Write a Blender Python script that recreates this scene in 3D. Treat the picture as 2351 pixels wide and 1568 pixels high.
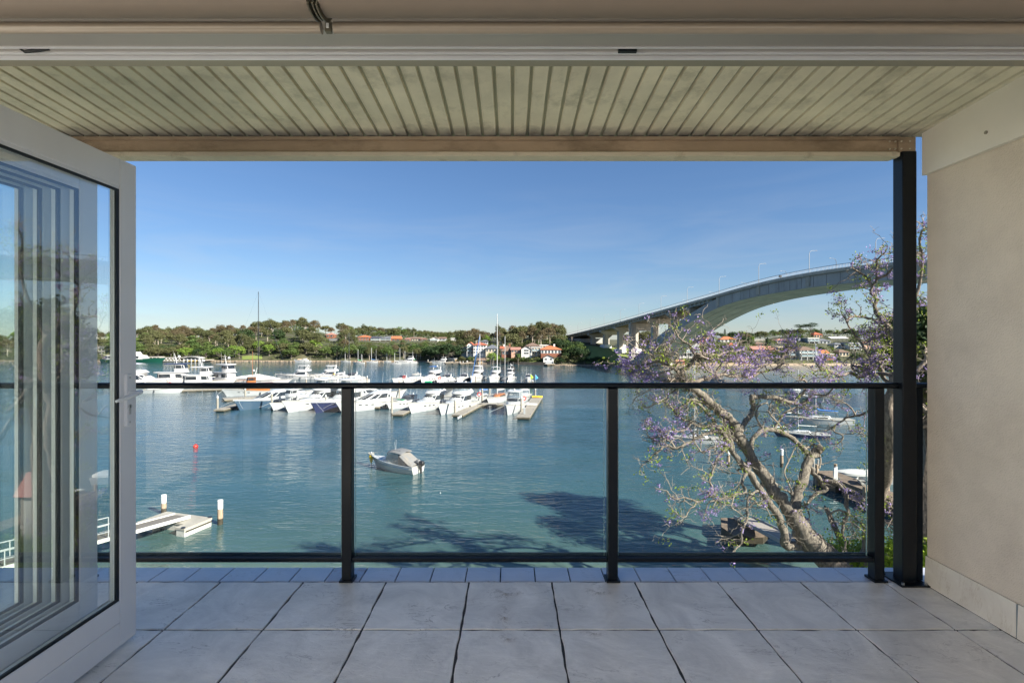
import bpy, math, random
import numpy as np
from mathutils import Vector, Matrix, noise as mnoise
PI = math.pi
R = math.radians
for o in list(bpy.data.objects):
    bpy.data.objects.remove(o)
SC = bpy.context.scene
COL = SC.collection
rnd = random.Random(7)

# ---------------------------------------------------------------- camera, light, exposure
HC = 14.0            # eye height above the water
FL = 1152.0          # focal length in units where the picture is 2351 wide
FZ = HC - 1.30       # balcony floor level
cam_d = bpy.data.cameras.new('camera')
cam = bpy.data.objects.new('camera', cam_d)
COL.objects.link(cam)
cam.location = (0, 0, HC)
cam.rotation_euler = (PI / 2, 0, 0)
cam_d.sensor_width = 36
cam_d.lens = FL / 2351 * 36
cam_d.shift_x = 1.5 / 2351
cam_d.shift_y = -6.0 / 2351
cam_d.clip_start = 0.05
cam_d.clip_end = 9000
SC.camera = cam

SUN_AZ = Vector((0.83, -0.558))   # horizontal direction towards the sun (behind and right of the camera)
SUN_EL = R(31)
world = bpy.data.worlds.new('World')
SC.world = world
world.use_nodes = True
wn = world.node_tree.nodes
wl = world.node_tree.links
wn.clear()
w_out = wn.new('ShaderNodeOutputWorld')
w_bg = wn.new('ShaderNodeBackground')
w_bg.inputs['Strength'].default_value = 0.056
w_sky = wn.new('ShaderNodeTexSky')
w_sky.sky_type = 'NISHITA'
w_sky.sun_disc = False
w_sky.sun_elevation = SUN_EL
w_sky.sun_rotation = math.atan2(SUN_AZ.x, SUN_AZ.y)
w_sky.altitude = 20
w_sky.air_density = 1.0
w_sky.dust_density = 0.1
w_sky.ozone_density = 3.0
w_hs = wn.new('ShaderNodeHueSaturation')
w_hs.inputs['Saturation'].default_value = 1.13
w_gm = wn.new('ShaderNodeGamma')
w_gm.inputs['Gamma'].default_value = 0.82
w_ti = wn.new('ShaderNodeMix')
w_ti.data_type = 'RGBA'
w_ti.blend_type = 'MULTIPLY'
w_ti.inputs[0].default_value = 1.0
w_ti.inputs[7].default_value = (0.845, 0.965, 1.17, 1)
wl.new(w_sky.outputs[0], w_gm.inputs['Color'])
wl.new(w_gm.outputs[0], w_hs.inputs['Color'])
wl.new(w_hs.outputs[0], w_ti.inputs[6])
# thin high cloud low in the sky
w_tc = wn.new('ShaderNodeTexCoord')
w_mp = wn.new('ShaderNodeMapping')
w_mp.inputs['Scale'].default_value = (1.3, 1.0, 9.0)
w_mp.inputs['Location'].default_value = (2.0, 0.4, 0.3)
w_no = wn.new('ShaderNodeTexNoise')
w_no.inputs['Scale'].default_value = 2.4
w_no.inputs['Detail'].default_value = 7
w_no.inputs['Roughness'].default_value = 0.55
w_no.inputs['Distortion'].default_value = 0.6
w_r1 = wn.new('ShaderNodeMapRange')
w_r1.inputs['From Min'].default_value = 0.42
w_r1.inputs['From Max'].default_value = 0.72
w_sx = wn.new('ShaderNodeSeparateXYZ')
w_r2 = wn.new('ShaderNodeMapRange')
w_r2.inputs['From Min'].default_value = 0.30
w_r2.inputs['From Max'].default_value = 0.03
w_r2.inputs['To Max'].default_value = 0.38
w_mu = wn.new('ShaderNodeMath')
w_mu.operation = 'MULTIPLY'
w_cl = wn.new('ShaderNodeMix')
w_cl.data_type = 'RGBA'
w_cl.inputs[7].default_value = (4.5, 4.75, 5.1, 1)
wl.new(w_tc.outputs['Generated'], w_mp.inputs[0])
wl.new(w_mp.outputs[0], w_no.inputs['Vector'])
wl.new(w_no.outputs['Fac'], w_r1.inputs[0])
wl.new(w_tc.outputs['Generated'], w_sx.inputs[0])
wl.new(w_sx.outputs['Z'], w_r2.inputs[0])
wl.new(w_r1.outputs[0], w_mu.inputs[0])
wl.new(w_r2.outputs[0], w_mu.inputs[1])
wl.new(w_mu.outputs[0], w_cl.inputs[0])
wl.new(w_ti.outputs[2], w_cl.inputs[6])
wl.new(w_cl.outputs[2], w_bg.inputs[0])
wl.new(w_bg.outputs[0], w_out.inputs[0])
sun_d = bpy.data.lights.new('sun', 'SUN')
sun_d.energy = 5.0
sun_d.angle = R(0.5)
sun_d.color = (1.0, 0.94, 0.84)
sun = bpy.data.objects.new('sun', sun_d)
COL.objects.link(sun)
_sd = Vector((SUN_AZ.x * math.cos(SUN_EL), SUN_AZ.y * math.cos(SUN_EL), math.sin(SUN_EL)))
sun.rotation_euler = _sd.to_track_quat('Z', 'Y').to_euler()
sun.location = (60, -50, 90)
SC.view_settings.view_transform = 'Standard'
SC.view_settings.look = 'None'
SC.view_settings.exposure = 1.4
SC.view_settings.gamma = 1
SC.view_settings.use_curve_mapping = False
SC.cycles.max_bounces = 8
SC.cycles.diffuse_bounces = 5
SC.cycles.glossy_bounces = 4
SC.cycles.transmission_bounces = 4
SC.cycles.transparent_max_bounces = 16
SC.cycles.sample_clamp_indirect = 6
SC.cycles.caustics_reflective = True
SC.cycles.blur_glossy = 1.0
SC.cycles.caustics_refractive = False

# ---------------------------------------------------------------- where a direction meets a distance or the water
def at(px, py, Y):
    return Vector(((px - 1174) / FL * Y, Y, HC + (778 - py) / FL * Y))
def onwater(px, py, z=0.0):
    Y = (HC - z) * FL / (py - 778)
    return Vector(((px - 1174) / FL * Y, Y, z))

# ---------------------------------------------------------------- materials
MATS = {}
def mat(name, col, rough=0.6, var=0.0, vscale=3.0, bump=0.0, bscale=30.0, metal=0.0, spec=0.5, col2=None, stretch=(1, 1, 1), coat=0.0, detail=6.0, rvar=0.0, dirt=None, dscale=1.0, dlo=0.55, dhi=0.75):
    if name in MATS:
        return MATS[name]
    m = bpy.data.materials.new(name)
    m.use_nodes = True
    n, l = m.node_tree.nodes, m.node_tree.links
    b = n['Principled BSDF']
    b.inputs['Base Color'].default_value = (*col, 1)
    b.inputs['Roughness'].default_value = rough
    b.inputs['Metallic'].default_value = metal
    b.inputs['Specular IOR Level'].default_value = spec
    b.inputs['Coat Weight'].default_value = coat
    tc = mp = None
    if var or bump or dirt or col2:
        tc = n.new('ShaderNodeTexCoord')
        mp = n.new('ShaderNodeMapping')
        mp.inputs['Scale'].default_value = stretch
        l.new(tc.outputs['Object'], mp.inputs[0])
    last = None
    if var or col2:
        t = n.new('ShaderNodeTexNoise')
        t.inputs['Scale'].default_value = vscale
        t.inputs['Detail'].default_value = detail
        t.inputs['Roughness'].default_value = 0.6
        l.new(mp.outputs[0], t.inputs['Vector'])
        r = n.new('ShaderNodeValToRGB')
        c2 = col2 if col2 else tuple(min(1, c * (1 + var)) for c in col)
        c1 = col if col2 else tuple(c * (1 - var) for c in col)
        r.color_ramp.elements[0].position = 0.32
        r.color_ramp.elements[0].color = (*c1, 1)
        r.color_ramp.elements[1].position = 0.68
        r.color_ramp.elements[1].color = (*c2, 1)
        l.new(t.outputs['Fac'], r.inputs[0])
        last = r.outputs[0]
        if rvar:
            mr = n.new('ShaderNodeMapRange')
            mr.inputs['To Min'].default_value = rough - rvar
            mr.inputs['To Max'].default_value = rough + rvar
            l.new(t.outputs['Fac'], mr.inputs[0])
            l.new(mr.outputs[0], b.inputs['Roughness'])
    if dirt:
        t2 = n.new('ShaderNodeTexNoise')
        t2.inputs['Scale'].default_value = dscale
        t2.inputs['Detail'].default_value = 9
        t2.inputs['Roughness'].default_value = 0.7
        l.new(mp.outputs[0], t2.inputs['Vector'])
        mr2 = n.new('ShaderNodeMapRange')
        mr2.inputs['From Min'].default_value = dlo
        mr2.inputs['From Max'].default_value = dhi
        l.new(t2.outputs['Fac'], mr2.inputs[0])
        mx = n.new('ShaderNodeMix')
        mx.data_type = 'RGBA'
        l.new(mr2.outputs[0], mx.inputs[0])
        if last:
            l.new(last, mx.inputs[6])
        else:
            mx.inputs[6].default_value = (*col, 1)
        mx.inputs[7].default_value = (*dirt, 1)
        last = mx.outputs[2]
    if last:
        l.new(last, b.inputs['Base Color'])
    if bump:
        t = n.new('ShaderNodeTexNoise')
        t.inputs['Scale'].default_value = bscale
        t.inputs['Detail'].default_value = 8
        l.new(mp.outputs[0], t.inputs['Vector'])
        bp = n.new('ShaderNodeBump')
        bp.inputs['Strength'].default_value = bump
        bp.inputs['Distance'].default_value = 0.02
        l.new(t.outputs['Fac'], bp.inputs['Height'])
        l.new(bp.outputs[0], b.inputs['Normal'])
    MATS[name] = m
    return m

def pane_mat(name, tint, refl=1.0, rough=0.0, opacity=0.0, body=(0.02, 0.03, 0.03), bend=0.0):
    """a thin sheet of glass: see-through tint, mirror by the Fresnel law, optional dark body"""
    if name in MATS:
        return MATS[name]
    m = bpy.data.materials.new(name)
    m.use_nodes = True
    n, l = m.node_tree.nodes, m.node_tree.links
    n.clear()
    out = n.new('ShaderNodeOutputMaterial')
    tr = n.new('ShaderNodeBsdfTransparent')
    tr.inputs[0].default_value = (*tint, 1)
    gl = n.new('ShaderNodeBsdfGlossy')
    gl.inputs['Roughness'].default_value = rough
    gl.inputs[0].default_value = (1, 1, 1, 1)
    fr = n.new('ShaderNodeFresnel')
    fr.inputs[0].default_value = 1.5
    mu = n.new('ShaderNodeMath')
    mu.operation = 'MULTIPLY'
    mu.use_clamp = True
    mu.inputs[1].default_value = refl
    l.new(fr.outputs[0], mu.inputs[0])
    ge = n.new('ShaderNodeNewGeometry')      # only the outer face of the sheet mirrors
    nb = n.new('ShaderNodeMath')
    nb.operation = 'SUBTRACT'
    nb.inputs[0].default_value = 1.0
    l.new(ge.outputs['Backfacing'], nb.inputs[1])
    mb_ = n.new('ShaderNodeMath')
    mb_.operation = 'MULTIPLY'
    l.new(mu.outputs[0], mb_.inputs[0])
    l.new(nb.outputs[0], mb_.inputs[1])
    base = tr.outputs[0]
    if opacity:
        df = n.new('ShaderNodeBsdfDiffuse')
        df.inputs[0].default_value = (*body, 1)
        m0 = n.new('ShaderNodeMixShader')
        m0.inputs[0].default_value = opacity
        l.new(tr.outputs[0], m0.inputs[1])
        l.new(df.outputs[0], m0.inputs[2])
        base = m0.outputs[0]
    if bend:
        t = n.new('ShaderNodeTexNoise')
        t.inputs['Scale'].default_value = 1.5
        bp = n.new('ShaderNodeBump')
        bp.inputs['Strength'].default_value = bend
        bp.inputs['Distance'].default_value = 0.01
        l.new(t.outputs['Fac'], bp.inputs['Height'])
        l.new(bp.outputs[0], gl.inputs['Normal'])
    mx = n.new('ShaderNodeMixShader')
    l.new(mb_.outputs[0], mx.inputs[0])
    l.new(base, mx.inputs[1])
    l.new(gl.outputs[0], mx.inputs[2])
    l.new(mx.outputs[0], out.inputs[0])
    MATS[name] = m
    return m

# ---------------------------------------------------------------- mesh builder
class MB:
    def __init__(s):
        s.v = []
        s.f = []
    def add(s, vs, fs):
        k = len(s.v)
        s.v.extend([tuple(p) for p in vs])
        s.f.extend([tuple(i + k for i in f) for f in fs])
        return s
    def quad(s, a, b, c, d):
        return s.add([a, b, c, d], [(0, 1, 2, 3)])
    def box(s, x0, x1, y0, y1, z0, z1, rot=0.0, c=None):
        vs = [(x, y, z) for z in (z0, z1) for y in (y0, y1) for x in (x0, x1)]
        if rot:
            cx, cy = c if c else ((x0 + x1) / 2, (y0 + y1) / 2)
            cs, sn = math.cos(rot), math.sin(rot)
            vs = [(cx + (x - cx) * cs - (y - cy) * sn, cy + (x - cx) * sn + (y - cy) * cs, z) for x, y, z in vs]
        return s.add(vs, [(0, 2, 3, 1), (4, 5, 7, 6), (0, 1, 5, 4), (2, 6, 7, 3), (0, 4, 6, 2), (1, 3, 7, 5)])
    def hexa(s, vs):      # 8 corners: bottom ring 0-3, top ring 4-7, counter-clockwise from above
        return s.add(vs, [(3, 2, 1, 0), (4, 5, 6, 7), (0, 1, 5, 4), (1, 2, 6, 5), (2, 3, 7, 6), (3, 0, 4, 7)])
    def loft(s, rings, close=True, cap0=True, cap1=True):
        n = len(rings[0])
        k = len(s.v)
        for r in rings:
            s.v.extend([tuple(p) for p in r])
        m = n if close else n - 1
        for i in range(len(rings) - 1):
            for j in range(m):
                a = k + i * n + j
                b = k + i * n + (j + 1) % n
                s.f.append((a, b, b + n, a + n))
        if close and cap0:
            s.f.append(tuple(k + j for j in reversed(range(n))))
        if close and cap1:
            s.f.append(tuple(k + (len(rings) - 1) * n + j for j in range(n)))
        return s
    def tube(s, pts, r, n=6, cap=True):
        pts = [Vector(p) for p in pts]
        if not isinstance(r, (list, tuple)):
            r = [r] * len(pts)
        rings = []
        up = None
        for i, p in enumerate(pts):
            a = pts[max(0, i - 1)]
            b = pts[min(len(pts) - 1, i + 1)]
            t = (b - a)
            if t.length < 1e-9:
                t = Vector((0, 0, 1))
            t.normalize()
            if up is None:
                up = Vector((0, 0, 1)) if abs(t.z) < 0.9 else Vector((1, 0, 0))
            u = t.cross(up)
            if u.length < 1e-4:
                u = t.cross(Vector((0.3, 1, 0.2)))
            u.normalize()
            up = u.cross(t)
            rings.append([p + (u * math.cos(2 * PI * j / n) + up * math.sin(2 * PI * j / n)) * r[i] for j in range(n)])
        return s.loft(rings, True, cap, cap)
    def cyl(s, x, y, z0, z1, r0, r1=None, n=12):
        r1 = r0 if r1 is None else r1
        return s.loft([[(x + r * math.cos(2 * PI * j / n), y + r * math.sin(2 * PI * j / n), z) for j in range(n)] for z, r in ((z0, r0), (z1, r1))])
    def lathe(s, x, y, prof, n=12):
        return s.loft([[(x + r * math.cos(2 * PI * j / n), y + r * math.sin(2 * PI * j / n), z) for j in range(n)] for r, z in prof])
    def ball(s, c, r, n=8, sz=1.0):
        pr = [(max(1e-4, r * math.sin(PI * i / n)), c[2] - r * sz * math.cos(PI * i / n)) for i in range(n + 1)]
        return s.lathe(c[0], c[1], pr, n + 2)
    def obj(s, name, m, parent=None, smooth=False, loc=None):
        me = bpy.data.meshes.new(name)
        me.from_pydata(s.v, [], s.f)
        if smooth:
            me.polygons.foreach_set('use_smooth', [True] * len(me.polygons))
        me.materials.append(m)
        me.update()
        return link(name, me, parent, loc)

def link(name, me, parent=None, loc=None):
    o = bpy.data.objects.new(name, me)
    COL.objects.link(o)
    if parent is not None:
        o.parent = parent
    if loc is not None:
        o.location = loc
    return o
def autosm(o, ang=40):
    me = o.data
    me.polygons.foreach_set('use_smooth', [True] * len(me.polygons))
    try:
        me.set_sharp_from_angle(angle=R(ang))
    except Exception:
        pass
    return o
def tag(o, label=None, cat=None, group=None, kind=None):
    if label: o['label'] = label
    if cat: o['category'] = cat
    if group: o['group'] = group
    if kind: o['kind'] = kind
    return o
def thing(name, label, cat, loc=(0, 0, 0), rz=0.0, group=None):
    o = bpy.data.objects.new(name, None)
    o.empty_display_size = 0.3
    COL.objects.link(o)
    o.location = loc
    o.rotation_euler = (0, 0, rz)
    return tag(o, label, cat, group)
def struct(o):
    return tag(o, kind='structure')
def dup(root, loc=None, rz=None, label=None, scale=None, group=None):
    r = root.copy()
    COL.objects.link(r)
    if loc is not None: r.location = loc
    if rz is not None: r.rotation_euler = (0, 0, rz)
    if label: r['label'] = label
    if group: r['group'] = group
    if scale is not None: r.scale = (scale,) * 3 if not isinstance(scale, tuple) else scale
    for ch in list(root.children):
        c = ch.copy()
        COL.objects.link(c)
        c.parent = r
        for g in list(ch.children):
            d = g.copy()
            COL.objects.link(d)
            d.parent = c
    return r
def npmesh(name, V, F, m):
    """V (n,3), F (k,3 or 4) arrays"""
    me = bpy.data.meshes.new(name)
    me.vertices.add(len(V))
    me.vertices.foreach_set('co', np.asarray(V, dtype=np.float32).ravel())
    k = F.shape[1]
    me.loops.add(F.size)
    me.loops.foreach_set('vertex_index', F.astype(np.int32).ravel())
    me.polygons.add(len(F))
    me.polygons.foreach_set('loop_start', np.arange(0, F.size, k, dtype=np.int32))
    me.update(calc_edges=True)
    me.materials.append(m)
    return me
# ================================================================ materials used in many places
M_white = mat('painted_white', (0.78, 0.78, 0.76), 0.35, var=0.04, vscale=4)
M_black = mat('black_powdercoat', (0.006, 0.008, 0.011), 0.3, spec=0.3, bump=0.04, bscale=60)
M_alu = mat('white_aluminium', (0.76, 0.77, 0.79), 0.28, var=0.04, vscale=2.5, spec=0.5, coat=0.25, bump=0.03, bscale=8, stretch=(1, 1, 0.2))
M_gasket = mat('black_rubber', (0.006, 0.008, 0.010), 0.5)
M_steel = mat('brushed_steel', (0.55, 0.56, 0.57), 0.3, metal=1.0)

# ================================================================ balcony floor
def tile_mat(name, c1, c2, seedoff, rough=0.45, bump=0.35, stretch=(1, 1, 1), spec=0.5, vein=(0.42, 0.39, 0.36), bsc=9, coat=0.0):
    m = bpy.data.materials.new(name)
    m.use_nodes = True
    n, l = m.node_tree.nodes, m.node_tree.links
    b = n['Principled BSDF']
    b.inputs['Roughness'].default_value = rough
    b.inputs['Specular IOR Level'].default_value = spec
    b.inputs['Coat Weight'].default_value = coat
    b.inputs['Coat Roughness'].default_value = 0.33
    tc = n.new('ShaderNodeTexCoord')
    oi = n.new('ShaderNodeObjectInfo')
    mp = n.new('ShaderNodeMapping')
    mp.inputs['Scale'].default_value = stretch
    mp.inputs['Rotation'].default_value = (0, 0, 0.5)
    ad = n.new('ShaderNodeVectorMath')
    ad.operation = 'ADD'
    l.new(tc.outputs['Object'], ad.inputs[0])
    l.new(oi.outputs['Location'], ad.inputs[1])
    l.new(ad.outputs[0], mp.inputs[0])
    t = n.new('ShaderNodeTexNoise')
    t.inputs['Scale'].default_value = 3.5
    t.inputs['Detail'].default_value = 12
    t.inputs['Roughness'].default_value = 0.68
    t.inputs['Distortion'].default_value = 1.2
    l.new(mp.outputs[0], t.inputs['Vector'])
    r = n.new('ShaderNodeValToRGB')
    r.color_ramp.elements[0].position = 0.3
    r.color_ramp.elements[0].color = (*c1, 1)
    r.color_ramp.elements[1].position = 0.66
    r.color_ramp.elements[1].color = (*c2, 1)
    l.new(t.outputs['Fac'], r.inputs[0])
    # fine clefts: ridges of a stretched noise
    mp2 = n.new('ShaderNodeMapping')
    mp2.inputs['Scale'].default_value = (2.0, 5.0, 1)
    mp2.inputs['Rotation'].default_value = (0, 0, 0.45)
    l.new(ad.outputs[0], mp2.inputs[0])
    t2 = n.new('ShaderNodeTexNoise')
    t2.inputs['Scale'].default_value = 2.6
    t2.inputs['Detail'].default_value = 10
    t2.inputs['Roughness'].default_value = 0.62
    t2.inputs['Distortion'].default_value = 0.8
    l.new(mp2.outputs[0], t2.inputs['Vector'])
    sb = n.new('ShaderNodeMath'); sb.operation = 'SUBTRACT'; sb.inputs[1].default_value = 0.5
    ab = n.new('ShaderNodeMath'); ab.operation = 'ABSOLUTE'
    l.new(t2.outputs['Fac'], sb.inputs[0]); l.new(sb.outputs[0], ab.inputs[0])
    mr = n.new('ShaderNodeMapRange')
    mr.inputs['From Min'].default_value = 0.0
    mr.inputs['From Max'].default_value = 0.012
    mr.inputs['To Min'].default_value = 1.0
    mr.inputs['To Max'].default_value = 0.0
    l.new(ab.outputs[0], mr.inputs[0])
    gate = n.new('ShaderNodeTexNoise'); gate.inputs['Scale'].default_value = 6
    l.new(ad.outputs[0], gate.inputs['Vector'])
    gr = n.new('ShaderNodeMapRange'); gr.inputs['From Min'].default_value = 0.5; gr.inputs['From Max'].default_value = 0.65; gr.inputs['To Max'].default_value = 0.8
    l.new(gate.outputs['Fac'], gr.inputs[0])
    mm = n.new('ShaderNodeMath'); mm.operation = 'MULTIPLY'
    l.new(mr.outputs[0], mm.inputs[0]); l.new(gr.outputs[0], mm.inputs[1])
    mx = n.new('ShaderNodeMix'); mx.data_type = 'RGBA'
    l.new(mm.outputs[0], mx.inputs[0]); l.new(r.outputs[0], mx.inputs[6]); mx.inputs[7].default_value = (*vein, 1)
    last = mx.outputs[2]
    l.new(last, b.inputs['Base Color'])
    bp = n.new('ShaderNodeBump')
    bp.inputs['Strength'].default_value = bump
    bp.inputs['Distance'].default_value = 0.006
    t3 = n.new('ShaderNodeTexNoise'); t3.inputs['Scale'].default_value = bsc; t3.inputs['Detail'].default_value = 12; t3.inputs['Roughness'].default_value = 0.7; t3.inputs['Distortion'].default_value = 0.6
    l.new(mp2.outputs[0], t3.inputs['Vector'])
    l.new(t3.outputs['Fac'], bp.inputs['Height'])
    l.new(bp.outputs[0], b.inputs['Normal'])
    return m
M_tile = tile_mat('floor_tile_stone', (0.62, 0.595, 0.56), (0.91, 0.875, 0.825), 0, rough=0.36, coat=0.7, bump=0.7, vein=(0.30, 0.27, 0.25))
M_skirt = tile_mat('skirting_stone', (0.70, 0.62, 0.52), (0.84, 0.77, 0.66), 0, vein=(0.6, 0.5, 0.38))
M_coping = tile_mat('coping_blue_grey', (0.42, 0.45, 0.54), (0.54, 0.57, 0.66), 0, coat=1.0, rough=0.34, bump=0.5, vein=(0.12, 0.12, 0.16), bsc=40)
M_grout = mat('dark_grout', (0.055, 0.055, 0.06), 0.9)
M_rust = mat('rusty_coping', (0.42, 0.43, 0.50), 0.4, var=0.1, dirt=(0.34, 0.17, 0.10), dscale=6, dlo=0.50, dhi=0.68, bump=0.3, coat=.8)

TP = 0.4435                      # tile pitch
YF = 2.69                        # front edge of the floor
XG = (1077 - 1174) / FL * YF     # a joint line
floor = MB().box(-7.0, 2.43, -4.0, YF + 0.005, FZ - 0.22, FZ - 0.006).obj('floor', M_grout)
struct(floor)
def wavy_tile(w, d, seed, amp=0.0022, h=0.012, n=9):
    rg = random.Random(seed)
    per = []
    cor = [(0, 0), (w, 0), (w, d), (0, d)]
    for c in range(4):
        a, b = cor[c], cor[(c + 1) % 4]
        for i in range(n):
            t = i / n
            e = min(t, 1 - t)
            x = a[0] + (b[0] - a[0]) * t
            y = a[1] + (b[1] - a[1]) * t
            j = rg.uniform(-amp, amp) if i else 0
            if c % 2 == 0: y += j + (0.0015 if c == 0 else -0.0015)
            else: x += j
            per.append((x, y))
    cx, cy = w / 2, d / 2
    top = [(cx + (x - cx) * (1 - 0.007), cy + (y - cy) * (1 - 0.007), 0) for x, y in per]
    mid = [(x, y, -0.003) for x, y in per]
    bot = [(x, y, -h) for x, y in per]
    m = MB().loft([bot, mid, top])
    return m
tmesh = {}
def put_tile(x, y, w, d, var, m, name='tile', parent=floor, z=FZ, amp=0.0032):
    key = (name, round(w, 3), round(d, 3), var, m.name)
    if key not in tmesh:
        o = wavy_tile(w, d, var, amp).obj(name, m, parent)
        tmesh[key] = o.data
    else:
        o = link(name, tmesh[key], parent)
    o.location = (x, y, z)
    return o
g = 0.0095
for r_ in range(6):
    y0 = YF - (r_ + 1) * TP
    for c_ in range(-6, 8):
        x0 = XG + c_ * TP + (r_ % 2) * 0.0
        x1 = x0 + TP
        if x0 > 2.19: continue
        x1 = min(x1, 2.195)
        if x1 - x0 < 0.05: continue
        put_tile(x0 + g / 2, y0 + g / 2, x1 - x0 - g, TP - g, (r_ * 5 + c_) % 7, M_tile)
# rust and earth marks on the tiles, thin flakes of their own
M_stain = mat('rust_stain', (0.42, 0.24, 0.15), 0.8, var=0.2, vscale=20)
def stain_mat():
    m = pane_mat('rust_film', (1, 1, 1), refl=0.0)
    n, l = m.node_tree.nodes, m.node_tree.links
    out = [x for x in n if x.type == 'OUTPUT_MATERIAL'][0]
    tr = [x for x in n if x.type == 'BSDF_TRANSPARENT'][0]
    df = n.new('ShaderNodeBsdfDiffuse'); df.inputs[0].default_value = (0.55, 0.36, 0.26, 1)
    tc = n.new('ShaderNodeTexCoord')
    t = n.new('ShaderNodeTexNoise'); t.inputs['Scale'].default_value = 22; t.inputs['Detail'].default_value = 10; t.inputs['Roughness'].default_value = 0.75
    l.new(tc.outputs['Object'], t.inputs['Vector'])
    gd = n.new('ShaderNodeTexGradient'); gd.gradient_type = 'SPHERICAL'
    mp = n.new('ShaderNodeMapping'); mp.inputs['Scale'].default_value = (1, 1, 1)
    l.new(tc.outputs['Generated'], mp.inputs[0]); mp.inputs['Location'].default_value = (-1, -1, 0); mp.inputs['Scale'].default_value = (2, 2, 0)
    l.new(mp.outputs[0], gd.inputs[0])
    mr = n.new('ShaderNodeMapRange'); mr.inputs['From Min'].default_value = 0.47; mr.inputs['From Max'].default_value = 0.72
    l.new(t.outputs['Fac'], mr.inputs[0])
    mu = n.new('ShaderNodeMath'); mu.operation = 'MULTIPLY'; l.new(mr.outputs[0], mu.inputs[0]); l.new(gd.outputs['Fac'], mu.inputs[1])
    mx = n.new('ShaderNodeMixShader'); l.new(mu.outputs[0], mx.inputs[0]); l.new(tr.outputs[0], mx.inputs[1]); l.new(df.outputs[0], mx.inputs[2])
    l.new(mx.outputs[0], out.inputs[0])
    return m
M_film = stain_mat()
for (sx, sy, sw, sd) in [((1160 - 1174) / FL * 2.58, 2.57, 0.10, 0.06), ((1158 - 1174) / FL * 2.4, 2.35, 0.04, 0.16), ((1370 - 1174) / FL * 2.6, 2.58, 0.09, 0.05), ((1165 - 1174) / FL * 2.2, 2.18, 0.05, 0.04), (0.36, 2.22, 0.07, 0.03)]:
    MB().quad((-sw, -sd, 0), (sw, -sd, 0), (sw, sd, 0), (-sw, sd, 0)).obj('rust_mark', M_film, floor, loc=(sx, sy, FZ + 0.0012))
# coping along the edge
CP = 0.1895
xk = (1150 - 1174) / FL * 2.87
coping = struct(MB().box(-7.0, 2.43, YF + 0.006, 2.868, FZ - 0.25, FZ - 0.012).obj('floor_edge', M_grout))
for i in range(-34, 13):
    x0 = xk + i * CP
    if x0 > 2.4: break
    near_post = abs(x0 + CP / 2 - (-0.885)) < 0.1
    put_tile(x0 + 0.003, YF + 0.009, min(CP, 2.41 - x0) - 0.006, 0.165, i % 3, M_rust if near_post else M_coping, 'tile', coping, FZ - 0.003, 0.0006)
# ================================================================ right wall, skirting and fascia
M_wall = mat('cream_render', (0.80, 0.69, 0.56), 0.85, var=0.05, vscale=1.2, bump=0.35, bscale=160, dirt=(0.66, 0.56, 0.45), dscale=1.6, dlo=0.45, dhi=0.72)
XW = 2.205
wall = struct(MB().box(XW + 0.004, XW + 0.22, -1.5, 2.665, FZ - 0.2, HC + 2.5).obj('wall_right', M_wall))  # rear length and height out of view added to block the sun
SK = FZ + 0.150
y = 2.665
for ln in (0.487, 0.487, 0.487, 0.487, 0.487):
    mb = MB()
    mb.hexa([(XW - 0.012, y - ln + 0.004, FZ + .001), (XW + 0.0035, y - ln + 0.004, FZ + .001), (XW + 0.0035, y - .001, FZ + .001), (XW - 0.012, y - .001, FZ + .001),
             (XW - 0.009, y - ln + 0.006, SK), (XW + 0.0035, y - ln + 0.006, SK), (XW + 0.0035, y - .004, SK), (XW - 0.009, y - .004, SK)])
    mb.obj('tile', M_skirt, wall)
    MB().box(XW - 0.010, XW + 0.003, y - ln - 0.003, y - ln + 0.0035, FZ + .001, SK - 0.002).obj('grout_joint', mat('pale_grout', (0.22, 0.26, 0.27), 0.9), wall)
    y -= ln
M_fascia = mat('painted_fascia', (0.88, 0.82, 0.72), 0.5, var=0.05, vscale=2, bump=0.05, bscale=8)
fascia = MB()
fascia.box(XW - 0.028, XW - 0.002, -1.5, 2.66, HC + 0.865, HC + 1.30)
fo = fascia.obj('fascia_board', M_fascia)
tag(fo, 'cream painted fascia board running under the ribbed roof above the right wall', 'fascia')
MB().cyl(0, 0, 0, 0.004, 0.008, n=10).obj('screw_cap', mat('screw', (0.3, 0.27, 0.2), 0.6), fo).matrix_local = Matrix.Translation((XW - 0.028, 2.30, HC + 0.945)) @ Matrix.Rotation(-PI / 2, 4, 'Y')

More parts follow.
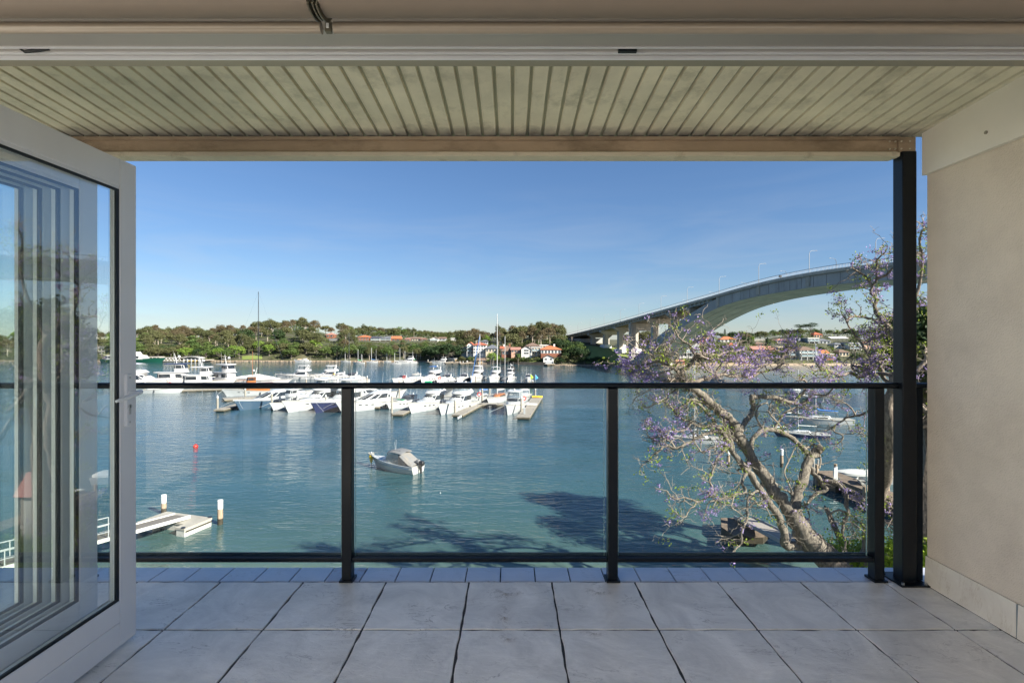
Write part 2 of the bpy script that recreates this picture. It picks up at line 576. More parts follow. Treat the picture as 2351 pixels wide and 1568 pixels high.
# ================================================================ verandah roof: pans seen from below
M_pan = mat('weathered_roof_pan', (0.78, 0.715, 0.555), 0.55, var=0.14, vscale=3, spec=0.35, dirt=(0.36, 0.33, 0.24), dscale=4.5, dlo=0.52, dhi=0.80, bump=0.12, bscale=60, coat=0.0)
def soot(m):      # mildew where the pans meet the gutter beam
    n, l = m.node_tree.nodes, m.node_tree.links
    b = n['Principled BSDF']
    last = b.inputs['Base Color'].links[0].from_socket
    tc = [x for x in n if x.type == 'TEX_COORD'][0]
    sp = n.new('ShaderNodeSeparateXYZ'); l.new(tc.outputs['Object'], sp.inputs[0])
    t = n.new('ShaderNodeTexNoise'); t.inputs['Scale'].default_value = 14; t.inputs['Detail'].default_value = 8
    oi = n.new('ShaderNodeObjectInfo'); ad = n.new('ShaderNodeVectorMath'); ad.operation = 'ADD'
    l.new(tc.outputs['Object'], ad.inputs[0]); l.new(oi.outputs['Location'], ad.inputs[1]); l.new(ad.outputs[0], t.inputs['Vector'])
    ma = n.new('ShaderNodeMath'); ma.operation = 'MULTIPLY_ADD'; ma.inputs[1].default_value = 0.16
    l.new(t.outputs['Fac'], ma.inputs[0]); l.new(sp.outputs['Y'], ma.inputs[2])
    mr = n.new('ShaderNodeMapRange'); mr.inputs['From Min'].default_value = 2.66; mr.inputs['From Max'].default_value = 2.80; mr.inputs['To Max'].default_value = 0.9
    l.new(ma.outputs[0], mr.inputs[0])
    mx = n.new('ShaderNodeMix'); mx.data_type = 'RGBA'
    l.new(mr.outputs[0], mx.inputs[0]); l.new(last, mx.inputs[6]); mx.inputs[7].default_value = (0.10, 0.09, 0.085, 1)
    l.new(mx.outputs[2], b.inputs['Base Color'])
    for x in n:      # every pan gets its own stains
        if x.type == 'MAPPING': l.new(ad.outputs[0], x.inputs[0])
soot(M_pan)
M_groove = mat('roof_pan_groove', (0.44, 0.42, 0.31), 0.7, var=0.15)
YB, ZB, SL = 2.70, HC + 1.085, 0.062
PP = 0.0792
def rz_(y): return ZB + (YB - y) * SL
roof = thing('verandah_roof', 'ribbed cream metal verandah roof seen from below over the whole balcony', 'roof')
ya, yb = 1.30, 2.70
base = None
pan_me = []
for v_ in range(3):
    mb = MB()
    jit = [0, 0.0006, -0.0006][v_]
    prof = [(0.0, 0.016), (0.0025, 0.0), (0.0055, -0.0012), (0.010, 0.0), (PP - 0.0215 + jit, 0.0), (PP - 0.0175, -0.0012), (PP - 0.0145, 0.0), (PP - 0.0125, 0.016)]
    ra = [(x, ya, (YB - ya) * SL + z) for x, z in prof]
    rb = [(x, yb, z) for x, z in prof]
    mb.loft([ra, rb], close=False)
    pan_me.append(mb)
pm = []
x0r = 0.0 - 34 * PP
for i in range(0, 62):
    x = x0r + i * PP + 0.013 + 0.012 - 0.0125
    if x > XW - 0.03: break
    v_ = i % 3
    if len(pm) <= v_:
        o = pan_me[v_].obj('panel', M_pan, roof)
        pm.append(o.data)
    else:
        o = link('panel', pm[v_], roof)
    o.location = (x, 0, ZB + (0.0008 if i % 4 == 0 else 0))
mb = MB()
mb.add([(x0r, ya, rz_(ya) + 0.015), (XW, ya, rz_(ya) + 0.015), (XW, yb + 0.05, rz_(yb + .05) + 0.015), (x0r, yb + 0.05, rz_(yb + .05) + 0.015),
        (x0r, ya, rz_(ya) + 0.06), (XW, ya, rz_(ya) + 0.06), (XW, yb + 0.05, rz_(yb + .05) + 0.06), (x0r, yb + 0.05, rz_(yb + .05) + 0.06)],
       [(3, 2, 1, 0), (4, 5, 6, 7), (0, 1, 5, 4), (1, 2, 6, 5), (2, 3, 7, 6), (3, 0, 4, 7)])
mb.obj('roof_deck', M_groove, roof)
# gutter beam
M_beam = mat('stained_beam', (0.42, 0.315, 0.215), 0.7, var=0.15, vscale=5, dirt=(0.10, 0.065, 0.035), dscale=4, dlo=0.50, dhi=0.78, bump=0.2, bscale=40, stretch=(0.5, 1, 1))
M_beam2 = mat('pale_beam_edge', (0.62, 0.55, 0.43), 0.6, var=0.08, vscale=6, dirt=(0.2, 0.16, 0.1), dscale=6, dlo=0.55, dhi=0.8)
beam = thing('roof_beam', 'brown stained steel beam across the outer edge of the verandah roof', 'beam')
zb0 = HC + 0.972
MB().box(-4.6, 2.075, 2.70, 2.715, zb0 + 0.030, ZB - 0.022).obj('web', M_beam, beam)
MB().box(-4.6, 2.075, 2.678, 2.7185, ZB - 0.022, ZB - 0.006).obj('flange', M_beam, beam)
mb = MB()
mb.loft([[(x, 2.690, zb0 + .030), (x, 2.690, zb0 + .024), (x, 2.676, zb0 + .022), (x, 2.676, zb0 + .002), (x, 2.70, zb0 - .001), (x, 2.76, zb0 + .004), (x, 2.76, zb0 + .030)] for x in (-4.6, 2.072)])
mb.obj('flange', M_beam2, beam)
mb = MB().box(2.078, 2.168, 2.690, 2.735, zb0 + 0.028, ZB - 0.004)
mb.obj('end_cap', M_beam, beam)
for dx in (2.03, 2.06, 2.09, 2.135):
    for dz in (0.045, 0.085):
        mb = MB(); mb.ball((dx, 2.692 if dx < 2.07 else 2.688, zb0 + dz), 0.005, 6)
        mb.obj('rivet', M_beam2, beam)
# ================================================================ column
col_t = thing('steel_column', 'square black steel column standing at the right end of the balcony railing', 'column')
o = MB().box(2.084, 2.160, 2.672, 2.742, FZ + 0.004, zb0 + 0.028).obj('post', M_black, col_t)
bv = o.modifiers.new('b', 'BEVEL'); bv.width = 0.004; bv.segments = 2
MB().box(2.045, 2.195, 2.625, 2.79, FZ - 0.001, FZ + 0.008).obj('base_plate', M_black, col_t)
for dx in (2.06, 2.18):
    for dy in (2.64, 2.775):
        MB().cyl(dx, dy, FZ + 0.008, FZ + 0.018, 0.008, n=6).obj('bolt', M_steel, col_t)
# ================================================================ railing
rail = thing('balcony_railing', 'black balcony railing with clear glass panels between square posts', 'railing')
YR = 2.715
zr = HC - (886.5 - 778) / FL * YR + 0.016
def rail_run(xa, xb):
    rr = 0.0165
    ring = []
    for x in (xa, xb):
        ring.append([(x, YR + rr * 1.25 * math.cos(a) * (1 if math.cos(a) > 0 else 1), zr - 0.013 + rr * math.sin(a)) for a in [2 * PI * j / 20 for j in range(20)]])
    return MB().loft(ring)
autosm(rail_run(-7, 2.082).obj('handrail', M_black, rail))
autosm(rail_run(2.162, 2.43).obj('handrail', M_black, rail))
M_rglass = pane_mat('railing_glass', (0.945, 0.972, 0.974), refl=0.5, bend=0.02)
M_gedge = mat('glass_edge', (0.30, 0.42, 0.38), 0.2, spec=0.8)
zt_post = zr - 0.03
zbr = HC - (1281 - 778) / FL * YR
posts = []
for px in (-1.0, 797, 1406.5, 2016):
    x = (px - 1174) / FL * 2.70 if px > 0 else -2.30
    posts.append(x)
    hw = 0.0262
    o = MB().box(x - hw, x + hw, YR - 0.028, YR + 0.028, FZ + 0.006, zt_post + 0.004).obj('post', M_black, rail)
    bv = o.modifiers.new('b', 'BEVEL'); bv.width = 0.003; bv.segments = 2
    MB().box(x - hw - 0.010, x + hw + 0.010, YR - 0.04, YR + 0.04, FZ - 0.001, FZ + 0.010).obj('post_foot', M_black, rail)
x = (2112 - 1174) / FL * 2.70
MB().box(x - 0.018, x + 0.012, YR - 0.02, YR + 0.028, FZ + 0.006, zt_post + 0.004).obj('post', M_black, rail)
for i in range(len(posts) - 1):
    xa, xb = posts[i] + 0.0262, posts[i + 1] - 0.0262
    o = MB().box(xa, xb, YR - 0.022, YR + 0.012, zbr - 0.014, zbr + 0.010).obj('bottom_rail', M_black, rail)
    bv = o.modifiers.new('b', 'BEVEL'); bv.width = 0.004; bv.segments = 2
    gp = MB().box(xa + 0.012, xb - 0.016, YR + 0.0135, YR + 0.0195, zbr - 0.004, zt_post + 0.006).obj('glass_panel', M_rglass, rail)
    MB().box(xa + 0.0095, xa + 0.0115, YR + 0.013, YR + 0.020, zbr - 0.004, zt_post + 0.004).obj('glass_edge', M_gedge, rail)
    MB().box(xb - 0.0155, xb - 0.0135, YR + 0.013, YR + 0.020, zbr - 0.004, zt_post + 0.004).obj('glass_edge', M_gedge, rail)
    MB().box(xa + 0.001, xb - 0.001, YR + 0.021, YR + 0.027, zbr - 0.010, zbr + 0.022).obj('glazing_bead', mat('grey_bead', (0.05, 0.07, 0.09), 0.35), rail)
# rail between end post and column foot (short return)
# ================================================================ folded glass doors
M_dglass = pane_mat('door_glass', (0.972, 0.990, 0.985), refl=1.15, bend=0.03)
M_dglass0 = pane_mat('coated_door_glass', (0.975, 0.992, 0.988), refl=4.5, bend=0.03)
ZT, ZBt = HC + 0.752, HC - 1.285
YH, YE = 1.40, 2.19
XD = -1.637
door_labels = ['white aluminium glazed folding door leaf with lever handle, foremost of the folded stack',
               'white framed folding door leaf stacked second, right behind the leaf with the handle',
               'white framed folding door leaf third in the folded stack at left',
               'white framed folding door leaf fourth in the folded stack at left',
               'white framed folding door leaf at the far side of the folded stack at left']
for i in range(5):
    xr = XD - (0.0, 0.165, 0.238, 0.311, 0.384)[i]            # front (right-hand) face
    xl = xr - 0.045
    t = thing('folding_door', door_labels[i], 'door', group='folded glass door leaves')
    sw = 0.090
    e = 0.0006 * i
    ye = YE - 0.004 * i
    def bar(nm, y0, y1, z0, z1, m=M_alu, a=xl, b=xr):
        o = MB().box(a, b, y0, y1, z0, z1).obj(nm, m, t)
        if nm in ('stile', 'rail'):
            bv = o.modifiers.new('b', 'BEVEL'); bv.width = 0.003; bv.segments = 2
        return o
    bar('stile', ye - sw, ye, ZBt, ZT)
    bar('stile', YH, YH + 0.075, ZBt, ZT)
    bar('rail', YH + 0.0755, ye - sw - 0.0008, ZT - 0.112, ZT - 0.0006)
    bar('rail', YH + 0.0755, ye - sw - 0.0008, ZBt + 0.0006, ZBt + 0.100)
    bar('rail', YH + 0.0755, ye - sw - 0.0008, ZBt + 0.1015, ZBt + 0.190)
    bar('glazing_bead', YH + 0.0755, ye - sw - 0.001, ZT - 0.126, ZT - 0.1125, M_alu, xl + 0.004, xr - 0.003)
    # gasket frame
    gk = MB()
    gk.box(xr - 0.012, xr - 0.0035, ye - sw - 0.016, ye - sw - 0.0015, ZBt + 0.191, ZT - 0.127)
    gk.box(xr - 0.012, xr - 0.0035, YH + 0.08, ye - sw - 0.016, ZT - 0.136, ZT - 0.1265)
    gk.box(xr - 0.012, xr - 0.0035, YH + 0.08, ye - sw - 0.016, ZBt + 0.1905, ZBt + 0.201)
    gk.obj('gasket', M_gasket, t)
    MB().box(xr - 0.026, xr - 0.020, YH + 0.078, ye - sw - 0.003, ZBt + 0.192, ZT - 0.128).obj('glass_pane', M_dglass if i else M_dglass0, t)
    if i == 0:
        yp0, yp1, zp0, zp1 = 2.120, 2.156, HC - 0.372, HC - 0.147
        rg = []
        for dx, ins in ((0.0003, 0), (0.009, 0), (0.012, 0.003)):
            ring = []
            for k in range(24):
                a = 2 * PI * k / 24
                cy, cz = (yp0 + yp1) / 2, (zp0 + zp1) / 2
                hy, hz = (yp1 - yp0) / 2 - ins, (zp1 - zp0) / 2 - ins
                u = math.copysign(abs(math.cos(a)) ** 0.35, math.cos(a)) * hy
                w = math.copysign(abs(math.sin(a)) ** 0.12, math.sin(a)) * hz
                ring.append((xr + dx, cy + u, cz + w))
            rg.append(ring)
        h = autosm(MB().loft(rg).obj('handle_plate', M_alu, t), 35)
        yc = (yp0 + yp1) / 2
        zl = HC - 0.232
        # neck then lever sweeping back towards the hinges
        mbh = MB()
        mbh.tube([(xr + 0.010, yc, zl), (xr + 0.030, yc, zl), (xr + 0.046, yc + 0.002, zl + 0.001)], [0.012, 0.010, 0.009], 12)
        mbh.tube([(xr + 0.050, yc + 0.012, zl + 0.006), (xr + 0.053, yc - 0.01, zl + 0.003), (xr + 0.054, yc - 0.045, zl - 0.003), (xr + 0.052, yc - 0.085, zl - 0.012), (xr + 0.046, yc - 0.118, zl - 0.020)], [0.0095, 0.011, 0.0105, 0.0085, 0.0055], 12)
        autosm(mbh.obj('lever', M_alu, h), 50)
        kc = MB()
        kc.tube([(xr + 0.0125, yc, zp0 + 0.085), (xr + 0.0145, yc, zp0 + 0.085)], 0.0095, 16)
        kc.box(xr + 0.0122, xr + 0.0142, yc - 0.005, yc + 0.005, zp0 + 0.052, zp0 + 0.078)
        kc.obj('key_cylinder', M_steel, h)
        MB().box(xr + 0.0143, xr + 0.0152, yc - 0.0013, yc + 0.0013, zp0 + 0.079, zp0 + 0.091).obj('keyhole', M_gasket, h)
        for zz in (zp0 + 0.018, zp1 - 0.018):
            MB().tube([(xr + 0.0119, yc, zz), (xr + 0.0132, yc, zz)], 0.0045, 12).obj('screw', M_steel, h)
# ================================================================ door head (track) and blinds
M_head = mat('head_aluminium', (0.34, 0.32, 0.29), 0.35, var=0.05, vscale=2, spec=0.4, coat=0.2)
M_head2 = mat('head_olive', (0.26, 0.245, 0.18), 0.5, var=0.06, vscale=2, dirt=(0.4, 0.36, 0.3), dscale=5, dlo=0.66, dhi=0.7)
zh = HC + 0.785
head = thing('door_head_track', 'painted aluminium sliding door head with grooves over the opening', 'door track')
def hbar(nm, y0, y1, z0, z1, m):
    return MB().box(-4.6, 2.6, y0, y1, z0, z1).obj(nm, m, head)
def yat(py, z=0.785): return z * FL / (778 - py)
hbar('lintel_edge', yat(136), yat(153), zh, zh + 0.5, M_head2)
hbar('lip', yat(133.2), yat(136) - 0.0004, zh - 0.004, zh + 0.02, M_alu)
hbar('track_channel', yat(127), yat(133.2) - 0.0004, zh + 0.006, zh + 0.03, M_head)
hbar('track_slot', yat(124), yat(127) - 0.0004, zh + 0.016, zh + 0.03, M_gasket)
hbar('lip', yat(121.5), yat(124) - 0.0004, zh - 0.003, zh + 0.03, M_alu)
hbar('track_channel', yat(115), yat(121.5) - 0.0004, zh + 0.002, zh + 0.03, M_head)
hbar('track_slot', yat(110.5), yat(115) - 0.0004, zh + 0.014, zh + 0.03, M_gasket)
hbar('lip', yat(107.8), yat(110.5) - 0.0004, zh - 0.003, zh + 0.03, M_alu)
hbar('soffit', yat(70), yat(107.8) - 0.0004, zh + 0.001, zh + 0.03, M_head)
x = (1440 - 1174) / FL * yat(117)
MB().box(x - 0.025, x + 0.025, yat(115) - 0.003, yat(118.5), zh - 0.006, zh + 0.010).obj('latch_keeper', M_gasket, head)
x = (65 - 1174) / FL * yat(112)
mb = MB()
mb.tube([(x - 0.03, yat(112), zh + 0.004), (x - 0.012, yat(113), zh - 0.008), (x + 0.01, yat(114), zh - 0.004), (x + 0.05, yat(116), zh + 0.002)], [0.002, 0.004, 0.005, 0.003], 6)
mb.obj('torn_seal', M_gasket, head)
M_blind = mat('blind_fabric', (0.22, 0.175, 0.135), 0.55, var=0.04, vscale=2, spec=0.4)
M_blind2 = mat('blind_rail', (0.30, 0.25, 0.19), 0.3, var=0.03, vscale=2, coat=0.3)
M_olive = mat('bracket_olive', (0.10, 0.09, 0.06), 0.4, var=0.1)
xg = -0.440
for (xa, xb, lab) in ((-3.2, xg - 0.012, 'rolled up taupe sun blind in the left part of the opening'), (xg + 0.014, 2.7, 'rolled up taupe sun blind in the wide right part of the opening')):
    b_ = thing('roller_blind', lab, 'blind', group='rolled up blinds over the opening')
    cyr, czr, rr = 1.135, HC + 0.80, 0.064
    autosm(MB().loft([[(x, cyr + rr * math.cos(2 * PI * j / 40), czr + rr * math.sin(2 * PI * j / 40)) for j in range(40)] for x in (xa, xb)]).obj('fabric_roll', M_blind, b_))
    rr = 0.0135
    autosm(MB().loft([[(x, 1.205 + rr * math.cos(2 * PI * j / 20), HC + 0.7455 + rr * math.sin(2 * PI * j / 20)) for j in range(20)] for x in (xa, xb - (0.004 if xb < 0 else 0))]).obj('bottom_rail', M_blind2, b_))
br = thing('blind_bracket', 'curved olive metal bracket hanging between the two rolled blinds', 'bracket')
for dx, rr in ((-0.009, 0.072), (0.001, 0.070), (0.010, 0.073)):
    mb = MB()
    pts = []
    for k in range(9):
        a = R(-20 - 12 * k)
        pts.append((1.135 + rr * math.cos(a), HC + 0.80 + rr * math.sin(a)))
    ring = []
    for x in (xg + dx - 0.0018, xg + dx + 0.0018):
        ring.append([(x, p[0], p[1]) for p in pts] + [(x, 1.135 + (rr - 0.02) * math.cos(R(-20 - 12 * k)), HC + 0.80 + (rr - 0.02) * math.sin(R(-20 - 12 * k))) for k in reversed(range(9))])
    mb.loft(ring)
    mb.obj('bracket_plate', M_olive, br)
MB().box(xg - 0.006, xg + 0.008, 1.20, 1.212, HC + 0.735, HC + 0.760).obj('clip', M_olive, br)
MB().box(xg - 0.002, xg + 0.004, 1.196, 1.1995, HC + 0.742, HC + 0.752).obj('bolt', M_white, br)

# ================================================================ unseen bounce surfaces behind the opening, and the building round it
M_plaster = mat('interior_plaster', (0.62, 0.58, 0.52), 0.9, var=0.03, vscale=1)
M_bounce = mat('pale_bounce_finish', (0.82, 0.79, 0.73), 0.8, var=0.05)
M_facade = mat('building_render', (0.60, 0.53, 0.44), 0.9, var=0.05, vscale=1)
# added out of view: pale paving and side wall bouncing sun onto balcony
struct(MB().box(-3.3, -3.1, -8.0, 1.2, FZ - 0.2, HC + 1.4).obj('bounce_wall_left', M_bounce))
struct(MB().box(-7, 6, -0.55, 1.20, HC + 1.4, HC + 1.6).obj('sun_block_strip', M_bounce))  # unseen strip, sized to shade the visible floor and let sun in behind
struct(MB().box(-3.1, 9, -9.0, -4.0, FZ - 0.4, FZ - 0.01).obj('bounce_floor', M_bounce))
struct(MB().box(2.44, 9, -4.0, -0.9, FZ - 0.4, FZ - 0.01).obj('bounce_floor_side', M_bounce))
struct(MB().box(-7, 2.43, 1.205, 1.30, HC + 0.95, HC + 1.7).obj('wall_above', M_facade))
struct(MB().box(-7, -4.62, 1.205, 1.44, FZ - .2, HC + 0.94).obj('wall_front', M_facade))
struct(MB().box(-7.2, 2.9, -9.0, 2.62, 2.0, FZ - 0.26).obj('wall_below', M_facade))
# ================================================================ water
def water_material():
    m = bpy.data.materials.new('harbour_water')
    m.use_nodes = True
    n, l = m.node_tree.nodes, m.node_tree.links
    b = n['Principled BSDF']
    b.inputs['Roughness'].default_value = 0.045
    b.inputs['IOR'].default_value = 1.333
    tc = n.new('ShaderNodeTexCoord')
    sx = n.new('ShaderNodeSeparateXYZ')
    l.new(tc.outputs['Object'], sx.inputs[0])
    # water gets shallow and sandy green towards the near bank
    mr = n.new('ShaderNodeMapRange')
    mr.inputs['From Min'].default_value = 26
    mr.inputs['From Max'].default_value = 70
    l.new(sx.outputs['Y'], mr.inputs[0])
    cr = n.new('ShaderNodeValToRGB')
    e = cr.color_ramp.elements
    e[0].position = 0.0; e[0].color = (0.190, 0.235, 0.150, 1)
    e[1].position = 1.0; e[1].color = (0.026, 0.070, 0.088, 1)
    k = e.new(0.13); k.color = (0.055, 0.100, 0.086, 1)
    k = e.new(0.40); k.color = (0.036, 0.085, 0.090, 1)
    l.new(mr.outputs[0], cr.inputs[0])
    pt = n.new('ShaderNodeTexNoise'); pt.inputs['Scale'].default_value = 0.05; pt.inputs['Detail'].default_value = 4
    mpp = n.new('ShaderNodeMapping'); mpp.inputs['Scale'].default_value = (0.6, 1.6, 1)
    l.new(tc.outputs['Object'], mpp.inputs[0]); l.new(mpp.outputs[0], pt.inputs['Vector'])
    hv = n.new('ShaderNodeHueSaturation')
    mv = n.new('ShaderNodeMapRange'); mv.inputs['From Min'].default_value = 0.3; mv.inputs['From Max'].default_value = 0.7; mv.inputs['To Min'].default_value = 0.85; mv.inputs['To Max'].default_value = 1.12
    l.new(pt.outputs['Fac'], mv.inputs[0]); l.new(mv.outputs[0], hv.inputs['Value']); l.new(cr.outputs[0], hv.inputs['Color'])
    l.new(hv.outputs[0], b.inputs['Base Color'])
    def wave(scale, stretch, rot, detail, dist=0.0):
        mp = n.new('ShaderNodeMapping')
        mp.inputs['Scale'].default_value = stretch
        mp.inputs['Rotation'].default_value = (0, 0, rot)
        l.new(tc.outputs['Object'], mp.inputs[0])
        t = n.new('ShaderNodeTexNoise')
        t.inputs['Scale'].default_value = scale
        t.inputs['Detail'].default_value = detail
        t.inputs['Roughness'].default_value = 0.55
        t.inputs['Distortion'].default_value = dist
        l.new(mp.outputs[0], t.inputs['Vector'])
        return t.outputs['Fac']
    w1 = wave(0.62, (0.45, 1.3, 1), 0.35, 3, 0.3)
    w2 = wave(1.9, (0.5, 1.25, 1), 0.20, 4, 0.2)
    w3 = wave(0.10, (0.6, 1.2, 1), -0.2, 2)
    s1 = n.new('ShaderNodeMath'); s1.operation = 'MULTIPLY'; s1.inputs[1].default_value = 0.42
    l.new(w1, s1.inputs[0])
    s2 = n.new('ShaderNodeMath'); s2.operation = 'MULTIPLY'; s2.inputs[1].default_value = 0.22
    l.new(w2, s2.inputs[0])
    a1 = n.new('ShaderNodeMath'); a1.operation = 'ADD'
    l.new(s1.outputs[0], a1.inputs[0]); l.new(s2.outputs[0], a1.inputs[1])
    # calm and breezy patches
    mg = n.new('ShaderNodeMapRange'); mg.inputs['From Min'].default_value = 0.35; mg.inputs['From Max'].default_value = 0.65; mg.inputs['To Min'].default_value = 0.45; mg.inputs['To Max'].default_value = 1.0
    l.new(w3, mg.inputs[0])
    bp = n.new('ShaderNodeBump')
    bp.inputs['Distance'].default_value = 0.42
    l.new(mg.outputs[0], bp.inputs['Strength'])
    l.new(a1.outputs[0], bp.inputs['Height'])
    l.new(bp.outputs[0], b.inputs['Normal'])
    return m
M_water = water_material()
wm = MB()
wm.quad((-1800, 3.0, 0), (1800, 3.0, 0), (1800, 900, 0), (-1800, 900, 0))
struct(wm.obj('water', M_water))

# ================================================================ far shore
SH = [(-2600, 420), (-1500, 350), (-300, 322), (316, 310), (600, 309), (1000, 306), (1060, 292), (1150, 277), (1290, 263), (1400, 256), (1475, 257), (1560, 262), (1950, 264), (1995, 272), (2030, 318), (2123, 322), (2600, 380), (3900, 500)]
RD = [(-2600, 640), (-1500, 560), (0, 450), (316, 440), (700, 455), (1000, 480), (1060, 450), (1200, 400), (1300, 390), (1480, 400), (1560, 440), (2000, 470), (2123, 520), (3900, 700)]
RG = [(-2600, 16), (-1500, 14), (0, 12), (316, 11.5), (480, 11.5), (560, 13), (631, 19), (690, 20), (735, 17), (790, 15.5), (835, 13), (950, 12.2), (1000, 11), (1060, 9.0), (1110, 10.5), (1170, 11.5), (1245, 15), (1300, 13), (1350, 12), (1480, 9.5), (1560, 9), (1640, 11), (1750, 13), (1860, 17), (1950, 15), (2123, 14), (2600, 14), (3900, 14)]
RG = [(a, b + (2.5 if 300 < a < 1300 else 1.5)) for a, b in RG]
def lut(tab, x):
    if x <= tab[0][0]: return tab[0][1]
    for (a, b), (c, d) in zip(tab, tab[1:]):
        if x <= c:
            return b + (d - b) * (x - a) / (c - a)
    return tab[-1][1]
def bearing(X, Y): return 1174 + FL * X / Y
PADS = []
def view_cap(px, t, wide=13, veg=0.0, frac=0.02):
    """highest thing allowed in front of a house so that its front stays in view"""
    Y = lut(SH, px) + t
    c = 1e9
    for (a, b, th, yb, ye, zb) in PADS:
        if a - wide < px < b + wide and t < th - 0.5:
            yl = yb + 2.5
            v = HC + (778 - yl) / FL * Y
            d = max(0, a - px, px - b) / wide
            c = min(c, v + d * 3.0)
    return c
def gz(px, t):
    rd = lut(RD, px) - lut(SH, px)
    zr = lut(RG, px)
    s = min(1.0, t / rd)
    z = zr * (0.62 * (1 - math.exp(-t / 24.0)) + 0.38 * s * s * (3 - 2 * s))
    z += 0.5 * mnoise.noise(Vector((px * 0.02, t * 0.05, 1.0))) * min(1, t / 10)
    if t <= 0: return -0.6
    for (a, b, th, yb, ye, zb) in PADS:
        if a - 30 < px < b + 30:
            d = max(0, a - px, px - b) / 30
            if t < th + 14:
                Y = lut(SH, px) + min(t, th)
                line = HC + (778 - yb) / FL * Y - 0.1 - 0.012 * max(0, th - t)
                z = min(z, max(line, 0.5 + .03 * t) + d * d * 9 + max(0, t - th) * 0.25)
    return z - 0.25
def land(px, t):
    Y = lut(SH, px) + t
    return Vector(((px - 1174) / FL * Y, Y, gz(px, t)))
def ground_at(X, Y):
    px = bearing(X, Y)
    return gz(px, Y - lut(SH, px))
def land_mesh(name, pxs, ts, m, dz=0.0):
    mb = MB()
    n = len(ts)
    for p in pxs:
        for t in ts:
            v = land(p, t)
            mb.v.append((v.x, v.y, v.z + dz))
    for i in range(len(pxs) - 1):
        for j in range(n - 1):
            a = i * n + j
            mb.f.append((a, a + n, a + n + 1, a + 1))
    return mb.obj(name, m, smooth=True)
def terrain_mat():
    m = mat('far_shore_ground', (0.035, 0.045, 0.018), 0.95, col2=(0.10, 0.095, 0.05), vscale=0.12)
    n, l = m.node_tree.nodes, m.node_tree.links
    b = n['Principled BSDF']
    last = b.inputs['Base Color'].links[0].from_socket
    tc = [x for x in n if x.type == 'TEX_COORD'][0]
    sp = n.new('ShaderNodeSeparateXYZ'); l.new(tc.outputs['Object'], sp.inputs[0])
    t = n.new('ShaderNodeTexNoise'); t.inputs['Scale'].default_value = 0.3
    l.new(tc.outputs['Object'], t.inputs['Vector'])
    ad = n.new('ShaderNodeMath'); ad.operation = 'MULTIPLY_ADD'; ad.inputs[1].default_value = -0.9
    l.new(t.outputs['Fac'], ad.inputs[0]); l.new(sp.outputs['Z'], ad.inputs[2])
    mr = n.new('ShaderNodeMapRange'); mr.inputs['From Min'].default_value = 0.0; mr.inputs['From Max'].default_value = 0.25; mr.inputs['To Min'].default_value = 1; mr.inputs['To Max'].default_value = 0
    l.new(ad.outputs[0], mr.inputs[0])
    mx = n.new('ShaderNodeMix'); mx.data_type = 'RGBA'
    l.new(mr.outputs[0], mx.inputs[0]); l.new(last, mx.inputs[6]); mx.inputs[7].default_value = (0.24, 0.18, 0.12, 1)
    l.new(mx.outputs[2], b.inputs['Base Color'])
    return m
# ---------------------------------------------------------------- foliage
def leaf_mat(name, c1, c2, tr=0.25):
    if name in MATS: return MATS[name]
    m = bpy.data.materials.new(name)
    m.use_nodes = True
    n, l = m.node_tree.nodes, m.node_tree.links
    b = n['Principled BSDF']
    b.inputs['Roughness'].default_value = 0.65
    b.inputs['Specular IOR Level'].default_value = 0.2
    oi = n.new('ShaderNodeObjectInfo')
    ge = n.new('ShaderNodeNewGeometry')
    mx = n.new('ShaderNodeMix'); mx.data_type = 'RGBA'
    ad = n.new('ShaderNodeMath'); ad.operation = 'MULTIPLY_ADD'; ad.inputs[1].default_value = 0.45
    m2 = n.new('ShaderNodeMath'); m2.operation = 'MULTIPLY'; m2.inputs[1].default_value = 0.55
    l.new(oi.outputs['Random'], m2.inputs[0])
    l.new(ge.outputs['Random Per Island'], ad.inputs[0]); l.new(m2.outputs[0], ad.inputs[2])
    l.new(ad.outputs[0], mx.inputs[0])
    mx.inputs[6].default_value = (*c1, 1); mx.inputs[7].default_value = (*c2, 1)
    l.new(mx.outputs[2], b.inputs['Base Color'])
    if tr:
        out = [x for x in n if x.type == 'OUTPUT_MATERIAL'][0]
        tl = n.new('ShaderNodeBsdfTranslucent')
        l.new(mx.outputs[2], tl.inputs[0])
        ms = n.new('ShaderNodeMixShader'); ms.inputs[0].default_value = tr
        l.new(b.outputs[0], ms.inputs[1]); l.new(tl.outputs[0], ms.inputs[2]); l.new(ms.outputs[0], out.inputs[0])
    MATS[name] = m
    return m
M_olive_leaf = leaf_mat('gum_leaves_olive', (0.070, 0.083, 0.033), (0.147, 0.147, 0.063))
M_brown_leaf = leaf_mat('gum_leaves_brownish', (0.096, 0.083, 0.043), (0.172, 0.134, 0.074))
M_mid_leaf = leaf_mat('leaves_mid_green', (0.057, 0.102, 0.028), (0.121, 0.166, 0.046))
M_dark_leaf = leaf_mat('leaves_dark_green', (0.023, 0.048, 0.018), (0.054, 0.087, 0.031))
M_bright_leaf = leaf_mat('leaves_bright_green', (0.108, 0.185, 0.032), (0.198, 0.281, 0.054))
M_bark = mat('grey_bark', (0.14, 0.12, 0.10), 0.9, var=0.25, vscale=2)
M_palebark = mat('pale_gum_bark', (0.34, 0.29, 0.23), 0.85, var=0.2, vscale=1)
NR = np.random.RandomState(11)
